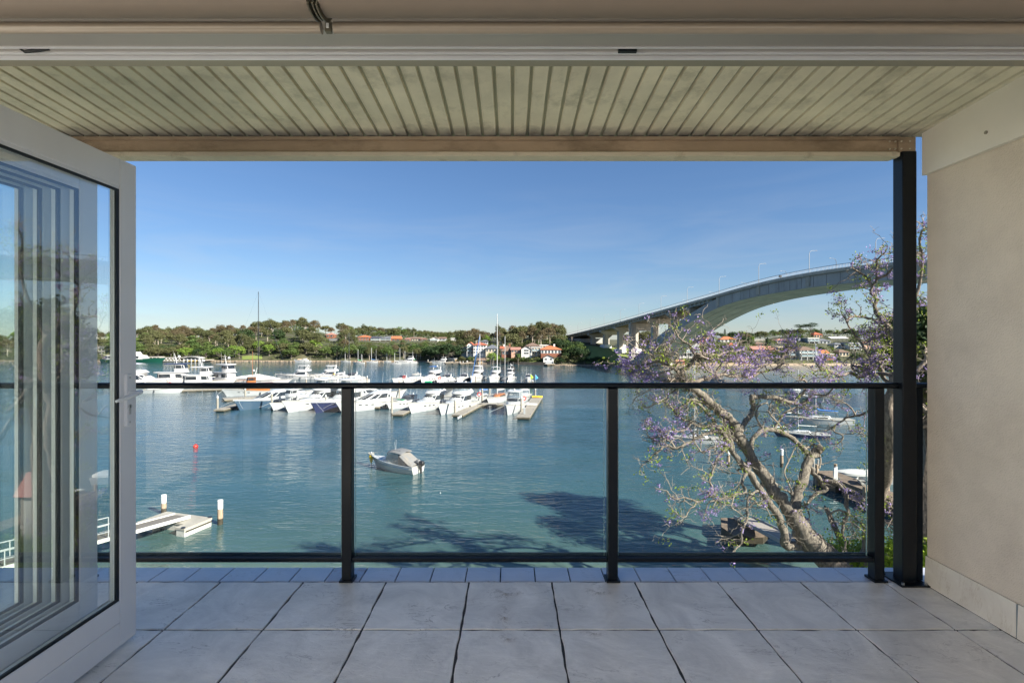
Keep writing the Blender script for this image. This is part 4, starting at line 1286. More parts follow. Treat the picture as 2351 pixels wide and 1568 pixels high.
pxs = [-2600, -2200, -1900, -1600, -1300, -1000] + list(range(-800, 300, 20)) + list(range(300, 2200, 6)) + list(range(2200, 2500, 20)) + [2600, 2800, 3100, 3500, 3900]
ts = [-3, 0.01, 1, 2.5, 4, 6, 9, 12, 16, 20, 26, 34, 44, 56, 70, 90, 115, 140, 170, 210, 300, 500, 900]
struct(land_mesh('far_shore_terrain', pxs, ts, terrain_mat()))
M_lawn = mat('lawn_grass', (0.13, 0.18, 0.035), 0.9, col2=(0.21, 0.25, 0.06), vscale=0.4)
def frange(a, b, n): return [a + (b - a) * i / (n - 1) for i in range(n)]
struct(land_mesh('lawn_under_bridge', frange(1345, 1462, 30), frange(4.5, 60, 30), M_lawn, 0.12))
struct(land_mesh('lawn_by_wharf', frange(556, 602, 14), frange(3.5, 10, 12), M_lawn, 0.15))
struct(land_mesh('lawn_upper_park', frange(565, 630, 14), frange(32, 42, 8), M_lawn, 0.2))
struct(land_mesh('lawn_garden', frange(1085, 1112, 8), frange(7, 12, 6), M_lawn, 0.3))
struct(land_mesh('lawn_waterfront', frange(1192, 1245, 8), frange(1.5, 6, 6), M_lawn, 0.3))
M_sand = mat('beach_sand', (0.33, 0.26, 0.18), 0.9, var=0.12, vscale=0.8)
struct(land_mesh('beach_sand', frange(1570, 1985, 60), [0.01, .8, 1.6, 2.6], M_sand, 0.1))

# ---------------------------------------------------------------- trees along the skyline and over the slopes
def sky_tree(key, px, ytop, Y, label=None, wide=1.0, zone='on the skyline of the far shore'):
    X = (px - 1174) / FL * Y
    g0 = ground_at(X, Y)
    h = HC + (778 - ytop) / FL * Y - g0
    put_tree(key, (X, Y, g0), h * 0.97, label=label, wide=wide, zone=zone)
sl = [(314.5, 757), (330, 752), (357, 746.8), (372, 757), (388, 751), (410, 754), (432.6, 751), (446, 751), (459, 756), (476, 757), (490.6, 757.5), (503, 757), (517, 752), (533, 754), (548.6, 755), (570, 751), (585, 748), (597.8, 745), (614, 741), (631, 737), (645, 739), (660, 738), (681, 733), (695, 737), (705, 743), (731, 743.5), (748, 746), (760, 750), (783, 739.3), (797, 745), (807, 751), (822, 748), (835.5, 745), (850, 747), (873, 750), (889, 752), (905, 751), (917.5, 749.8), (934, 750), (950, 753.3), (962, 757), (976, 757), (992, 765), (1010, 767), (1030, 768), (1045, 769), (1063, 767)]
ks = ['gum0', 'bush1', 'gum2', 'bush1', 'gum1', 'tall0', 'bush0']
sl += [(p_, 758 + (p_ % 5)) for p_ in range(826, 1050, 11)]
for i, (p, y) in enumerate(sl):
    Y = lut(RD, p) + (i % 3) * 9
    if 790 < p < 1060: Y = 505 + (i % 3) * 7
    sky_tree(ks[(i * 3) % 7], p, y, Y, wide=1.15)
sl2 = [(1080, 768), (1092, 766), (1109.8, 758), (1122, 762), (1133, 762.7), (1150, 762), (1168, 759), (1180, 761), (1195, 757), (1208, 757), (1220, 753), (1232, 750), (1245.7, 746.3), (1256, 744), (1269, 740.4), (1279, 746), (1288, 751), (1296, 755)]
for i, (p, y) in enumerate(sl2):
    sky_tree(['gum0', 'tall0', 'gum1', 'tall1'][i % 4], p, y, 335 + (i * 37) % 60, wide=1.0, zone='on the wooded hill left of the bridge')
for i, (p, y) in enumerate([(1440, 765), (1452, 762), (1466, 760), (1478, 761), (1490, 764), (1502, 766), (1514, 771), (1430, 768)]):
    sky_tree(['gum0', 'tall0', 'gum1'][i % 3], p, y, 320 + (i * 29) % 40, wide=1.0, zone='behind the bridge piers')
for i, (p, y) in enumerate([(1628, 764), (1643, 760.6), (1700, 766), (1716, 762), (1735, 764), (1746, 759), (1757, 760), (1775, 757), (1790, 760), (1812, 762), (1835, 760), (1850, 756), (1868, 754), (1880, 759), (1905, 757), (1922, 760), (1940, 753), (1955, 754), (1972, 757), (1990, 756), (2005, 755), (2020, 760), (2040, 758), (2075, 757), (2100, 760), (2120, 758), (2150, 756)]):
    sky_tree(['bush1', 'gum0', 'bush0', 'gum1', 'bush2'][i % 5], p, y, 455 + (i * 17) % 40, wide=1.2, zone='on top of the right hill')
sky_tree('norfolk0', P8x(397), P8y(272), 450, 'tiered norfolk pine standing alone on the skyline right of the arch')
sky_tree('umbrella0', P8x(1345), P8y(212), 450, 'flat topped stone pine on the skyline of the right hill, left one', 1.15)
sky_tree('umbrella0', P8x(1470), P8y(188), 445, 'flat topped stone pine on the skyline of the right hill, taller right one', 1.0)
sky_tree('norfolk0', P8x(1610), P8y(266), 455, 'small norfolk pine on the skyline right of the stone pines')
sky_tree('cypress0', P8x(932), P8y(378), 345, 'dark pointed cypress between houses on the right hill', 1.25)
sky_tree('bright0', P8x(710), P8y(368), 350, 'large round bright green tree on the right hill', 1.12)
sky_tree('bright0', P8x(1262), P8y(338), 390, 'darker round green tree left of the slate grey house', 1.0)
sky_tree('palm0', P8x(945), P8y(322), 450, 'palm on the right skyline beside the round trees')
sky_tree('palm0', P5(1310), P5(315), 466, 'palm in front of the ridge beside the orange roof')
sky_tree('palm0', P6x(1630), P6y(318), 320, 'tall palm on the wooded hill left of the bridge')
sky_tree('palm0', P6x(1140), P6y(655), 272, 'palm between the white gabled house and the pink cottage')
sky_tree('palm0', P6x(655), P6y(688), 270, 'low palm in front of the sandstone bungalow')
sky_tree('palm0', P8x(2000), P8y(478), 318, 'palm in front of the white apartment block')
sky_tree('bright0', P6x(690), P6y(655), 274, 'bright shrub tree in front of the sandstone bungalow')
sky_tree('bright0', P6x(545), P6y(350), 345, 'bright green tree above the big white red roofed house', 1.3)
sky_tree('fig0', P5(1960), P5(420), 300, 'broad grey green fig tree beside the stone boat shed', 1.25)
sky_tree('fig0', P5(1820), P5(450), 306, 'dark fig tree overhanging the cove left of the boat shed', 1.2)
sky_tree('fig0', 641, 769, 345, 'dark spreading fig tree above the small park lawn', 1.0)
sky_tree('bush2', 618, 806, 317, 'dark round shrub tree at the water right of the wharf lawn', 1.0)
sky_tree('bush2', 660, 801, 316, 'round dark tree beside the stone ramp on the far shore', 1.15)
sky_tree('bright0', 700, 788, 320, 'bright green tree right of the stone ramp', 1.3)
SB = 'in the dense bush on the far shore'
scatter(318, 800, 3, 14, 52, ['bush0', 'bush1', 'bush2', 'bright0', 'bush0', 'bush1'], 6.5, 9, SB + ' edge', 6.0, 41)
scatter(318, 1060, 14, 60, 58, ['gum0', 'gum1', 'bush1', 'bush0', 'gum2', 'bush2'], 8, 12, SB, 8, 42)
scatter(318, 800, 60, 125, 48, ['gum0', 'gum1', 'gum2', 'bush1', 'tall1'], 9, 13, SB, 9, 43)
scatter(800, 1060, 3, 14, 26, ['bush1', 'gum1', 'bush0', 'gum0', 'bush2'], 7, 10, SB + ' edge', 6, 44)
scatter(790, 1060, 60, 140, 30, ['gum1', 'bush1', 'bush0', 'gum0'], 6, 8.5, 'below the houses of the ridge', 9, 45)
scatter(-500, 316, 4, 80, 60, ['gum0', 'gum1', 'bush0', 'bush1', 'bright0'], 8, 12, 'seen through the folded doors', 9, 46)
scatter(1060, 1300, 24, 120, 40, ['gum0', 'gum1', 'tall0', 'tall1', 'bush1'], 8, 12, 'on the wooded hill left of the bridge', 8, 47)
scatter(1060, 1295, 2.5, 9, 44, ['bush0', 'bright0', 'bush1', 'bush2'], 2.5, 4.2, 'in the waterfront gardens left of the bridge', 2.6, 48)
scatter(1262, 1340, 4, 30, 18, ['bush2', 'bush2', 'bush0', 'fig0'], 6, 8, 'in dark bushes left of the bridge lawn', 5, 49)
scatter(1340, 1392, 1.5, 4, 7, ['bush2'], 3.5, 4.5, 'low dark shrub at the rocks by the bridge lawn', 2.5, 53)
scatter(1560, 2010, 5, 30, 56, ['bush0', 'bush1', 'bush2', 'bright0'], 3.5, 6, 'in the gardens of the right shore', 5, 50)
scatter(1560, 2150, 26, 190, 100, ['bush0', 'bush1', 'bush2', 'gum1', 'palm0', 'bush2'], 4.5, 8, 'among the houses of the right hill', 7, 51)
scatter(2150, 2500, 5, 120, 16, ['bush0', 'gum1'], 8, 11, 'on the far bank beyond the right wall', 12, 52)
scatter(1462, 1560, 45, 120, 14, ['gum0', 'bush1', 'tall0'], 8, 11, 'behind the bridge piers', 8, 54)
# undergrowth that fills the ground between the trees
rs = np.random.RandomState(77)
C = []
def under(px0, px1, t0, t1, n, hh):
    for _ in range(n):
        px = rs.uniform(px0, px1); t = t0 + (t1 - t0) * rs.rand()
        if any(a - 2 < px < b + 2 and c + 2 < t < d - 1 for a, b, c, d in KEEP): continue
        v = land(px, t)
        q = rs.normal(size=(14, 3)) * np.array([1.1, 1.1, .5])
        q[:, 2] = abs(q[:, 2])
        if view_cap(px, t, 4) < v.z + .6: continue
        vh = min(hh, max(0, view_cap(px, t, 4) - v.z - 1.0))
        C.append(q + np.array([v.x, v.y, v.z + .2 + vh * rs.rand()]))
under(316, 1060, 2.5, 130, 1600, 2.0); under(316, 800, 100, 150, 700, 5.0); under(790, 1062, 178, 225, 900, 6.0); under(1060, 1300, 60, 140, 500, 5.0); under(1560, 2130, 150, 230, 700, 4.0); under(1060, 1345, 2.5, 60, 900, 1.2); under(1560, 2130, 4, 150, 1500, 1.2); under(-200, 316, 3, 40, 300, 2); under(1456, 1560, 40, 90, 200, 2)
P = np.concatenate(C)
V, F = quads(P, .34 * (.6 + .8 * rs.rand(len(P))), rs.normal(size=(len(P), 3)) + np.array([0, 0, .6]), .8, rs)
tag(link('undergrowth', npmesh('undergrowth', V, F, leaf_mat('undergrowth_leaves', (0.045, 0.065, 0.02), (0.12, 0.145, 0.045)))), 'tangled green undergrowth between the trees of the far shores', 'undergrowth', kind='stuff')
# shoreline rocks
mb = MB()
rg = random.Random(3)
for i in range(520):
    px = rg.choice([rg.uniform(316, 1060), rg.uniform(560, 1060), rg.uniform(1290, 1440), rg.uniform(1330, 1440)])
    v = land(px, rg.uniform(-.5, 2.5))
    s = rg.uniform(.35, .95)
    ring = []
    for (z, r) in ((-.5, 1), (.25, .9), (.6, .5)):
        ring.append([(v.x + s * 1.5 * r * math.cos(a) * rg.uniform(.7, 1.2), v.y + s * r * math.sin(a) * rg.uniform(.7, 1.2), .1 + s * z) for a in (0, 1.2, 2.4, 3.6, 4.9)])
    mb.loft(ring)
tag(mb.obj('shore_rocks', mat('shore_sandstone', (0.22, 0.17, 0.12), 0.9, var=0.3, vscale=0.7)), 'tan sandstone rocks along the far waterline', 'rocks', kind='stuff')
# sea walls
def seawall(px0, px1, t, h, m, label):
    a, b = land(px0, t), land(px1, t)
    mb = MB()
    d = (b - a); d.z = 0; L = d.length
    mb.box(0, L, -.3, .3, -1, h)
    o = mb.obj('sea_wall', m, loc=(a.x, a.y, 0))
    o.rotation_euler = (0, 0, math.atan2(d.y, d.x))
    tag(o, label, 'sea wall')
M_dw = mat('dark_sea_wall', (0.10, 0.085, 0.07), 0.9, var=0.3, vscale=.5)
seawall(1192, 1252, -0.2, 1.5, M_dw, 'long dark stone sea wall below the white gabled house')
seawall(1118, 1190, -0.2, 1.0, M_dw, 'low dark sea wall below the brick cottages')
seawall(1590, 1700, 3.2, 1.2, M_sandst, 'sandstone wall at the back of the left half of the beach')
seawall(1800, 1940, 3.4, 1.1, M_sandst, 'sandstone wall at the back of the right half of the beach')
# stone ramp and road gap left of the tall mast
mb = MB()
a, b = land(690, 0), land(690, 30)
mb.hexa([(-3, 0, -1), (3.2, 0, -1), (3.2, 26, 2), (-3, 26, 2), (-3, 0, .6), (3.2, 0, .6), (3.2, 26, 8.5), (-3, 26, 8.5)])
tag(mb.obj('boat_ramp', M_sandst, loc=(a.x, a.y, 0)), 'stone ramp climbing between two round trees on the far shore', 'ramp')
# ================================================================ bridge
BX0, BY0, BDX, BDY = 40.44, 364.0, 5.07, -21.04
BL = math.hypot(BDX, BDY)
BNX, BNY = -BDY / BL, BDX / BL           # across the deck, away from the camera
KC = 10.15
def bp(k, off, z): return (BX0 + BDX * k + BNX * off, BY0 + BDY * k + BNY * off, z)
def sm(tab, x):
    x = abs(x)
    if x >= tab[-1][0]: return tab[-1][1] + (x - tab[-1][0]) * (tab[-1][1] - tab[-2][1]) / (tab[-1][0] - tab[-2][0])
    for i in range(len(tab) - 1):
        if x <= tab[i + 1][0]:
            p1, p2 = tab[i], tab[i + 1]
            p0 = tab[i - 1] if i else (-tab[1][0], tab[1][1])
            p3 = tab[i + 2] if i + 2 < len(tab) else p2
            h = p2[0] - p1[0]
            m1 = (p2[1] - p0[1]) / (p2[0] - p0[0])
            m2 = (p3[1] - p1[1]) / (p3[0] - p1[0]) if p3 is not p2 else (p2[1] - p1[1]) / h
            t = (x - p1[0]) / h
            return (2 * t**3 - 3 * t**2 + 1) * p1[1] + (t**3 - 2 * t**2 + t) * h * m1 + (-2 * t**3 + 3 * t**2) * p2[1] + (t**3 - t**2) * h * m2
T_F = [(0, 35.35), (.8, 34.95), (1.6, 33.75), (2.4, 32.1), (3.3, 30.35), (4.2, 28.55), (6.1, 24.8), (8.0, 21.35), (10.5, 17.2), (12.2, 14.6)]
T_B = [(0, 29.75), (.8, 29.35), (1.27, 28.85), (1.7, 28.0), (2.3, 26.0), (2.95, 22.3), (3.55, 17.8), (4.2, 11.9), (4.9, 4.6), (5.5, -2.0)]
T_T = [(0, 33.2), (2.26, 29.9), (2.65, 27.9), (3.21, 24.2), (3.85, 19.4), (4.49, 14.0), (5.13, 7.7), (5.6, 2.2), (6.0, -2.5)]
fence_z = lambda k: sm(T_F, k - KC)
archb = lambda k: sm(T_B, k - KC)
archt = lambda k: min(sm(T_T, k - KC), fence_z(k) - 2.0)
def conc(name, c, st=(1, 1, 1)): return mat(name, c, 0.85, var=0.16, vscale=0.25, dirt=tuple(x * 0.55 for x in c), dscale=0.5, dlo=0.5, dhi=0.75, bump=0.1, bscale=3, stretch=st)
M_conc = conc('bridge_concrete', (0.46, 0.42, 0.35), (1, 1, .35))
M_conc2 = conc('water_lit_soffit_concrete', (0.74, 0.62, 0.43))  # paler and warmer: light thrown up by the water, put into the colour
M_conc3 = conc('shade_toned_concrete', (0.40, 0.39, 0.365), (1, 1, .25))  # arch face and spandrel wall darkened: their shade is put into the colour
M_foot = mat('white_painted_footing', (0.68, 0.68, 0.66), 0.7, var=0.06)
bridge = thing('bridge', 'long concrete arch bridge rising over the water towards the right', 'bridge')
KS = [i * 0.25 - 0.5 for i in range(0, 88)]
# deck slab and edge beam
def strip(name, m, o0, o1, z0f, z1f, ks=KS):
    mb = MB()
    mb.loft([[bp(k, o0, z0f(k)), bp(k, o1, z0f(k)), bp(k, o1, z1f(k)), bp(k, o0, z1f(k))] for k in ks])
    return mb.obj(name, m, bridge)
strip('deck', M_conc, 0.5, 20.0, lambda k: fence_z(k) - 2.0, lambda k: fence_z(k) - 1.55)
strip('road_surface', mat('bridge_asphalt', (0.05, 0.05, 0.052), .9), 2.4, 18.0, lambda k: fence_z(k) - 1.5, lambda k: fence_z(k) - 1.44)
for o0, o1 in ((0, .38), (20.1, 20.5)):
    strip('edge_beam', M_conc, o0, o1, lambda k: fence_z(k) - 1.95, lambda k: fence_z(k) - 1.15)
strip('kerb_shadow_line', M_conc3, 0.39, .55, lambda k: fence_z(k) - 2.12, lambda k: fence_z(k) - 1.96)
M_fence = mat('pale_fence_bars', (0.42, 0.44, 0.46), 0.5)
for off in (0.15, 20.3):
    mb = MB()
    mb.tube([bp(k, off, fence_z(k)) for k in KS], .07, 4)
    mb.tube([bp(k, off, fence_z(k) - 1.05) for k in KS], .05, 4)
    mb.obj('fence_rail', mat('dark_rail', (0.05, 0.055, 0.06), .5), bridge)
    mb = MB()
    kk = -0.5
    while kk < 20.5:
        a = bp(kk, off, fence_z(kk) - 1.1)
        mb.box(a[0] - .035, a[0] + .035, a[1] - .035, a[1] + .035, a[2], fence_z(kk))
        kk += 0.022
    o = mb.obj('fence_bars', M_fence, bridge)
    o['kind'] = 'stuff'
# approach girders with scalloped ends (k < 7.9) and behind the right springing
M_gir = mat('grey_blue_girder', (0.33, 0.35, 0.35), 0.8, var=0.15, vscale=.4)
for (ka, kb) in ((-0.5, 7.7), (12.7, 21.0)):
    ks = [k for k in frange(ka, kb, int((kb - ka) * 4))]
    for j in range(8):
        off = 1.3 + j * 2.5
        strip('girder', M_gir if j == 0 else M_conc, off, off + .6, lambda k: fence_z(k) - 3.15, lambda k: fence_z(k) - 2.0, ks)
    mb = MB()
    kk = ka
    while kk < kb:
        for dk in (0, ):
            z = fence_z(kk)
            a = [bp(kk, .42, z - 2.02), bp(kk + .03, .42, fence_z(kk + .03) - 2.02), bp(kk + .03, 1.29, fence_z(kk + .03) - 2.02), bp(kk, 1.29, z - 2.02)]
            b2 = [bp(kk, 1.1, z - 3.0), bp(kk + .03, 1.1, fence_z(kk + .03) - 3.0), bp(kk + .03, 1.29, fence_z(kk + .03) - 3.0), bp(kk, 1.29, z - 3.0)]
            mb.hexa([b2[0], b2[3], b2[2], b2[1], a[0], a[3], a[2], a[1]])
        kk += .135
    o = mb.obj('edge_brackets', M_conc, bridge); o['kind'] = 'stuff'
# four ribs of the arch, each in cast lengths with joints between
A0, A1 = 4.3, 16.0
cuts = [A0, 5.6, 6.95, 8.3, 9.65, 11.0, 12.35, 13.7, 15.1, 16.0]
for j in range(4):
    o0 = 1.1 + j * 4.7
    for a, b in zip(cuts, cuts[1:]):
        ks = frange(a + .006, b - .006, 9)
        mb = MB()
        mb.loft([[bp(k, o0, archb(k)), bp(k, o0 + 4.35, archb(k)), bp(k, o0 + 4.35, max(archt(k), archb(k) + .3)), bp(k, o0, max(archt(k), archb(k) + .3))] for k in ks])
        o = mb.obj('arch_rib', M_conc2, bridge)
        o.data.materials.append(M_conc3)
        if j == 0:      # outer face takes the darker concrete, shade put into the colour
            for p in o.data.polygons:
                cx = p.normal
                if abs(p.normal.x * BNX + p.normal.y * BNY) > .9 and (p.normal.x * BNX + p.normal.y * BNY) < 0 or (p.normal.z * 1.0 < -2):
                    p.material_index = 1
strip('joint_backing', M_gasket, 1.3, 19.4, lambda k: archb(k) + .35, lambda k: max(archt(k) - .4, archb(k) + .4), frange(4.4, 15.9, 60))
# closed wall between arch and deck around the crown, with pilasters under the lamps
ks = frange(7.92, 12.38, 24)
strip('spandrel_wall', M_conc3, 0.75, 1.05, lambda k: archb(k) + .04, lambda k: fence_z(k) - 2.13, ks)
for kk in (7.92, 8.95, 9.95, 10.95, 11.95):
    strip('pilaster', M_conc, 0.45, 0.74, lambda k: archb(k) + .5, lambda k: fence_z(k) - 2.14, [kk - .035, kk + .035])
for kk in frange(8.1, 12.2, 20):
    strip('wall_joint', M_gasket, 0.742, 0.748, lambda k: archb(k) + .2, lambda k: fence_z(k) - 2.3, [kk - .003, kk + .003])
# triangular navigation mark on the arch face
mb = MB()
tk = 6.0
tri = [(tk - .10, archt(tk) - .7), (tk + .13, archt(tk) - .55), (tk + .02, archt(tk) - 3.0)]
mb.loft([[bp(k, o, z) for k, z in tri] for o in (1.0, 1.07)])
mk = mb.obj('triangle_mark', M_white, bridge)
mb = MB()
tri2 = [(tk - .06, archt(tk) - .98), (tk + .085, archt(tk) - .85), (tk + .015, archt(tk) - 2.4)]
mb.loft([[bp(k, o, z) for k, z in tri2] for o in (0.95, 0.995)])
mb.obj('triangle_panel', mat('blue_mark', (0.10, 0.17, 0.28), .5), mk)
# piers
def pier(k, kind, zfoot):
    z1 = fence_z(k) - 3.2
    p = MB()
    hk = .055
    def blk(mb, o0, o1, z0, z1_, hk0=hk, o0t=None, o1t=None):
        o0t = o0 if o0t is None else o0t
        o1t = o1 if o1t is None else o1t
        mb.hexa([bp(k + hk0, o0, z0), bp(k + hk0, o1, z0), bp(k - hk0, o1, z0), bp(k - hk0, o0, z0), bp(k + hk0, o0t, z1_), bp(k + hk0, o1t, z1_), bp(k - hk0, o1t, z1_), bp(k - hk0, o0t, z1_)])
    if kind == 'T':
        blk(p, 3.4, 15.8, z1 - 2.6, z1 - .9, o0t=.9, o1t=18.4)
        blk(p, .9, 18.4, z1 - .898, z1)
    else:
        blk(p, 1.0, 18.2, z1 - 4.0, z1, .05)
    root = p.obj('pier', M_conc, bridge)
    for (a, b) in (((3.4, 6.0), (13.2, 15.8)) if kind == 'T' else ((1.2, 4.2), (15.0, 18.0))):
        m2 = MB()
        blk(m2, a, b, zfoot, z1 - (2.6 if kind == 'T' else 4.0))
        m2.obj('pier_column', M_conc, root)
        if kind != 'T':
            for q in (.3, 1.1, 1.9, 2.7):
                m3 = MB(); blk(m3, a + q - .12, a + q + .12, zfoot + .5, z1 - .3, hk + .012); m3.obj('flute', M_conc3, root)
        if zfoot < 9.5 and kind == 'T':
            m4 = MB()
            blk(m4, a - 1.3, b + 1.3, zfoot - 2.5, zfoot + .9, .14)
            blk(m4, a - 1.3, b + 1.3, zfoot + .901, zfoot + 1.7, .14, a - .5, b + .5)
            m4.obj('footing', M_foot, root)
for i in range(3):
    k = 1.70 + .92 * i
    c = bp(k, 9, 0)
    pier(k, 'T', ground_at(c[0], c[1]) + .3)
pier(4.42, 'F', .5)
for k in (5.33, 6.2, 6.95):
    pier(k, 'T', archt(k) - .4)
for k in (13.35, 14.1, 14.97):
    pier(k, 'T', archt(k) - .4)
for k in (15.9, 16.8, 17.7, 18.6, 19.5):
    pier(k, 'T', 1.0)
# abutment wall and plinth at the springing
mb = MB()
mb.hexa([bp(1.0, 1, -2), bp(1.0, 18, -2), bp(-.5, 18, -2), bp(-.5, 1, -2), bp(1.0, 1, fence_z(1) - 5.2), bp(1.0, 18, fence_z(1) - 5.2), bp(-.5, 18, fence_z(0) - 3.3), bp(-.5, 1, fence_z(0) - 3.3)])
mb.obj('abutment', M_conc3, bridge)
mb = MB(); mb.hexa([bp(5.0, -1.5, -1), bp(5.0, 20, -1), bp(4.15, 20, -1), bp(4.15, -1.5, -1), bp(5.0, -1.5, 1.4), bp(5.0, 20, 1.4), bp(4.15, 20, 3.6), bp(4.15, -1.5, 3.6)])
mb.obj('springing_block', M_conc3, bridge)
# lamps
def lamp_mesh():
    mb = MB()
    pts = [(0, 0, 0), (0, 0, 5.6)] + [(1.0 - 1.0 * math.cos(a), 0, 5.6 + 1.25 * math.sin(a)) for a in frange(.2, PI / 2, 6)] + [(2.4, 0, 6.95)]
    mb.tube(pts, [.09] * 2 + [.065] * 6 + [.05], 5)
    hd = MB()
    hd.loft([[(2.2 + .75 * t, .16 * w * math.cos(a), 6.95 + .07 * math.sin(a)) for a in frange(0, 2 * PI * 7 / 8, 8)] for t, w in ((0, .5), (.3, 1), (.8, 1), (1, .4))])
    return mb, hd
lm, lh = lamp_mesh()
M_pole = mat('galvanised_pole', (0.25, 0.26, 0.27), .5, metal=.3)
ang_n = math.atan2(BNY, BNX)
lamp0 = thing('street_lamp', '', 'street lamp')
lm.obj('pole', M_pole, lamp0); lh.obj('lamp_head', mat('lamp_head_grey', (.5, .5, .5), .4), lamp0)
ordn = ['lowest and farthest', 'second', 'third', 'fourth', 'fifth', 'sixth', 'seventh', 'eighth', 'ninth', 'tenth', 'eleventh', 'twelfth', 'thirteenth']
first = True
for i in range(13):
    loc = bp(i, .05, fence_z(i) - 1.2)
    lab = '%s street lamp on the near side of the bridge, from the left end' % ordn[i]
    if first: lamp0.location = loc; lamp0.rotation_euler = (0, 0, ang_n); lamp0['label'] = lab; lamp0['group'] = 'lamps on the near side of the bridge'; first = False
    else: dup(lamp0, loc, ang_n, lab)
for i in range(12):
    k = i + .55
    dup(lamp0, bp(k, 20.4, fence_z(k) - 1.2), ang_n + PI, '%s street lamp on the far side of the bridge, from the left end' % ordn[i], group='lamps on the far side of the bridge')
tb = thing('road_sign', 'small dark rectangular sign fixed to the bridge fence', 'sign')
q = bp(9.46, .02, fence_z(9.46) - .85)
MB().box(q[0] - .5, q[0] + .5, q[1] - .05, q[1] + .0, q[2], q[2] + .6).obj('sign_board', M_gasket, tb)
MB().box(q[0] - .04, q[0] + .04, q[1] + .001, q[1] + .06, q[2] - .3, q[2] + .7).obj('sign_post', M_pole, tb)
# ================================================================ boats: all built with the bow at +x, waterline at z = 0, middle at the origin
M_gel = mat('white_gelcoat', (0.50, 0.50, 0.49), 0.25, var=0.03, vscale=.6, spec=.5, coat=.3)
M_gel2 = mat('off_white_deck', (0.38, 0.36, 0.32), 0.5, var=0.05, vscale=1)
M_navy = mat('navy_hull', (0.012, 0.02, 0.07), 0.15, spec=.6, coat=.4)
M_bluegrey = mat('blue_grey_hull', (0.055, 0.095, 0.145), 0.2, spec=.6, coat=.4)
M_stripe = mat('boot_stripe', (0.02, 0.025, 0.04), 0.4)
M_bwin = mat('boat_window', (0.02, 0.025, 0.03), 0.08, spec=.8)
M_bclear = pane_mat('boat_clear_screen', (0.62, 0.68, 0.70), refl=1.0, opacity=0.35, body=(0.3, 0.33, 0.34))
M_teak = mat('varnished_teak', (0.30, 0.11, 0.03), 0.35, var=.2, vscale=6, stretch=(.3, 3, 3), coat=.3)
M_canvas = mat('white_canvas', (0.56, 0.55, 0.52), 0.8)
M_bcanvas = mat('blue_canvas', (0.02, 0.12, 0.36), 0.8)
M_dcanvas = mat('dark_canvas', (0.03, 0.035, 0.05), 0.8)
M_gcanvas = mat('grey_canvas', (0.17, 0.17, 0.175), 0.85, dirt=(0.24, 0.19, 0.14), dscale=1.2, dlo=.5, dhi=.8)
M_chrome = mat('stainless_tube', (0.62, 0.63, 0.64), 0.25, metal=.9)
M_mast = mat('silver_mast', (0.62, 0.62, 0.60), 0.35, metal=.3)
M_bmast = mat('carbon_mast', (0.02, 0.02, 0.022), 0.3)
M_red = mat('red_plastic', (0.55, 0.03, 0.02), 0.4)
M_orange = mat('orange_plastic', (0.75, 0.25, 0.03), 0.5)
M_yellow = mat('yellow_plastic', (0.75, 0.48, 0.04), 0.5)
M_green = mat('green_canvas', (0.03, 0.38, 0.16), 0.6)

def hull_pts(L, B, fb0, fb1, rake=1.0, flare=.78, tumble=.94, n=13, full=2.4):
    rings = []
    for i in range(n):
        t = i / (n - 1)
        x = -L / 2 + L * t
        bt = B / 2 * (tumble + (1 - tumble) * min(1, t * 3)) * (1 - max(0, (t - .35) / .65) ** full)
        fb = fb0 + (fb1 - fb0) * t ** 1.8
        wt = bt * (flare if t < .5 else flare * (1 - ((t - .5) / .5) ** 2 * .55))
        rk = rake * t ** 4
        bt = max(bt, .03); wt = max(wt, .012)
        ring = [(x - rk * .35, 0, -.45), (x - rk * .2, -wt * .9, -.2), (x - rk * .1, -wt, .06), (x + rk * .35, -(wt * .45 + bt * .55), fb * .5), (x + rk, -bt, fb),
                (x + rk, bt, fb), (x + rk * .35, wt * .45 + bt * .55, fb * .5), (x - rk * .1, wt, .06), (x - rk * .2, wt * .9, -.2)]
        rings.append(ring)
    return rings
def add_hull(t, L, B, fb0, fb1, m, stripe=M_stripe, deck=None, **k):
    deck = deck or M_gel2
    rings = hull_pts(L, B, fb0, fb1, **k)
    o = autosm(MB().loft(rings).obj('hull', m, t), 50)
    if m in (M_navy, M_bluegrey): MB().loft([[(r[4][0], r[4][1] * 1.012, r[4][2] - .16), (r[4][0], r[4][1] * 1.012, r[4][2] + .02), (r[5][0], r[5][1] * 1.012, r[5][2] + .02), (r[5][0], r[5][1] * 1.012, r[5][2] - .16)] for r in rings], close=False).obj('white_sheer_strake', M_gel, t)
    sr = []
    for r in rings:
        sr.append([(r[1][0], r[1][1] * 1.012 - .004, -.1), (r[2][0] + .01, r[2][1] * 1.012 - .012, .16), (r[7][0] + .01, r[7][1] * 1.012 + .012, .16), (r[8][0], r[8][1] * 1.012 + .004, -.1)])
    MB().loft(sr).obj('boot_stripe', stripe, t)
    dk = MB()
    dk.loft([[(r[4][0] - .05, r[4][1] * .93, r[4][2] + .012), (r[5][0] - .05, r[5][1] * .93, r[5][2] + .012), (r[5][0] - .05, r[5][1] * .93, r[5][2] + .05), (r[4][0] - .05, r[4][1] * .93, r[4][2] + .05)] for r in rings])
    dk.obj('deck', deck, t)
    rr = MB()
    for s in (4, 5):
        rr.tube([(r[s][0], r[s][1] * 1.01, r[s][2] - .03) for r in rings], .045, 5)
    rr.obj('rub_rail', M_gel if m is not M_gel else M_gel2, t)
    return rings
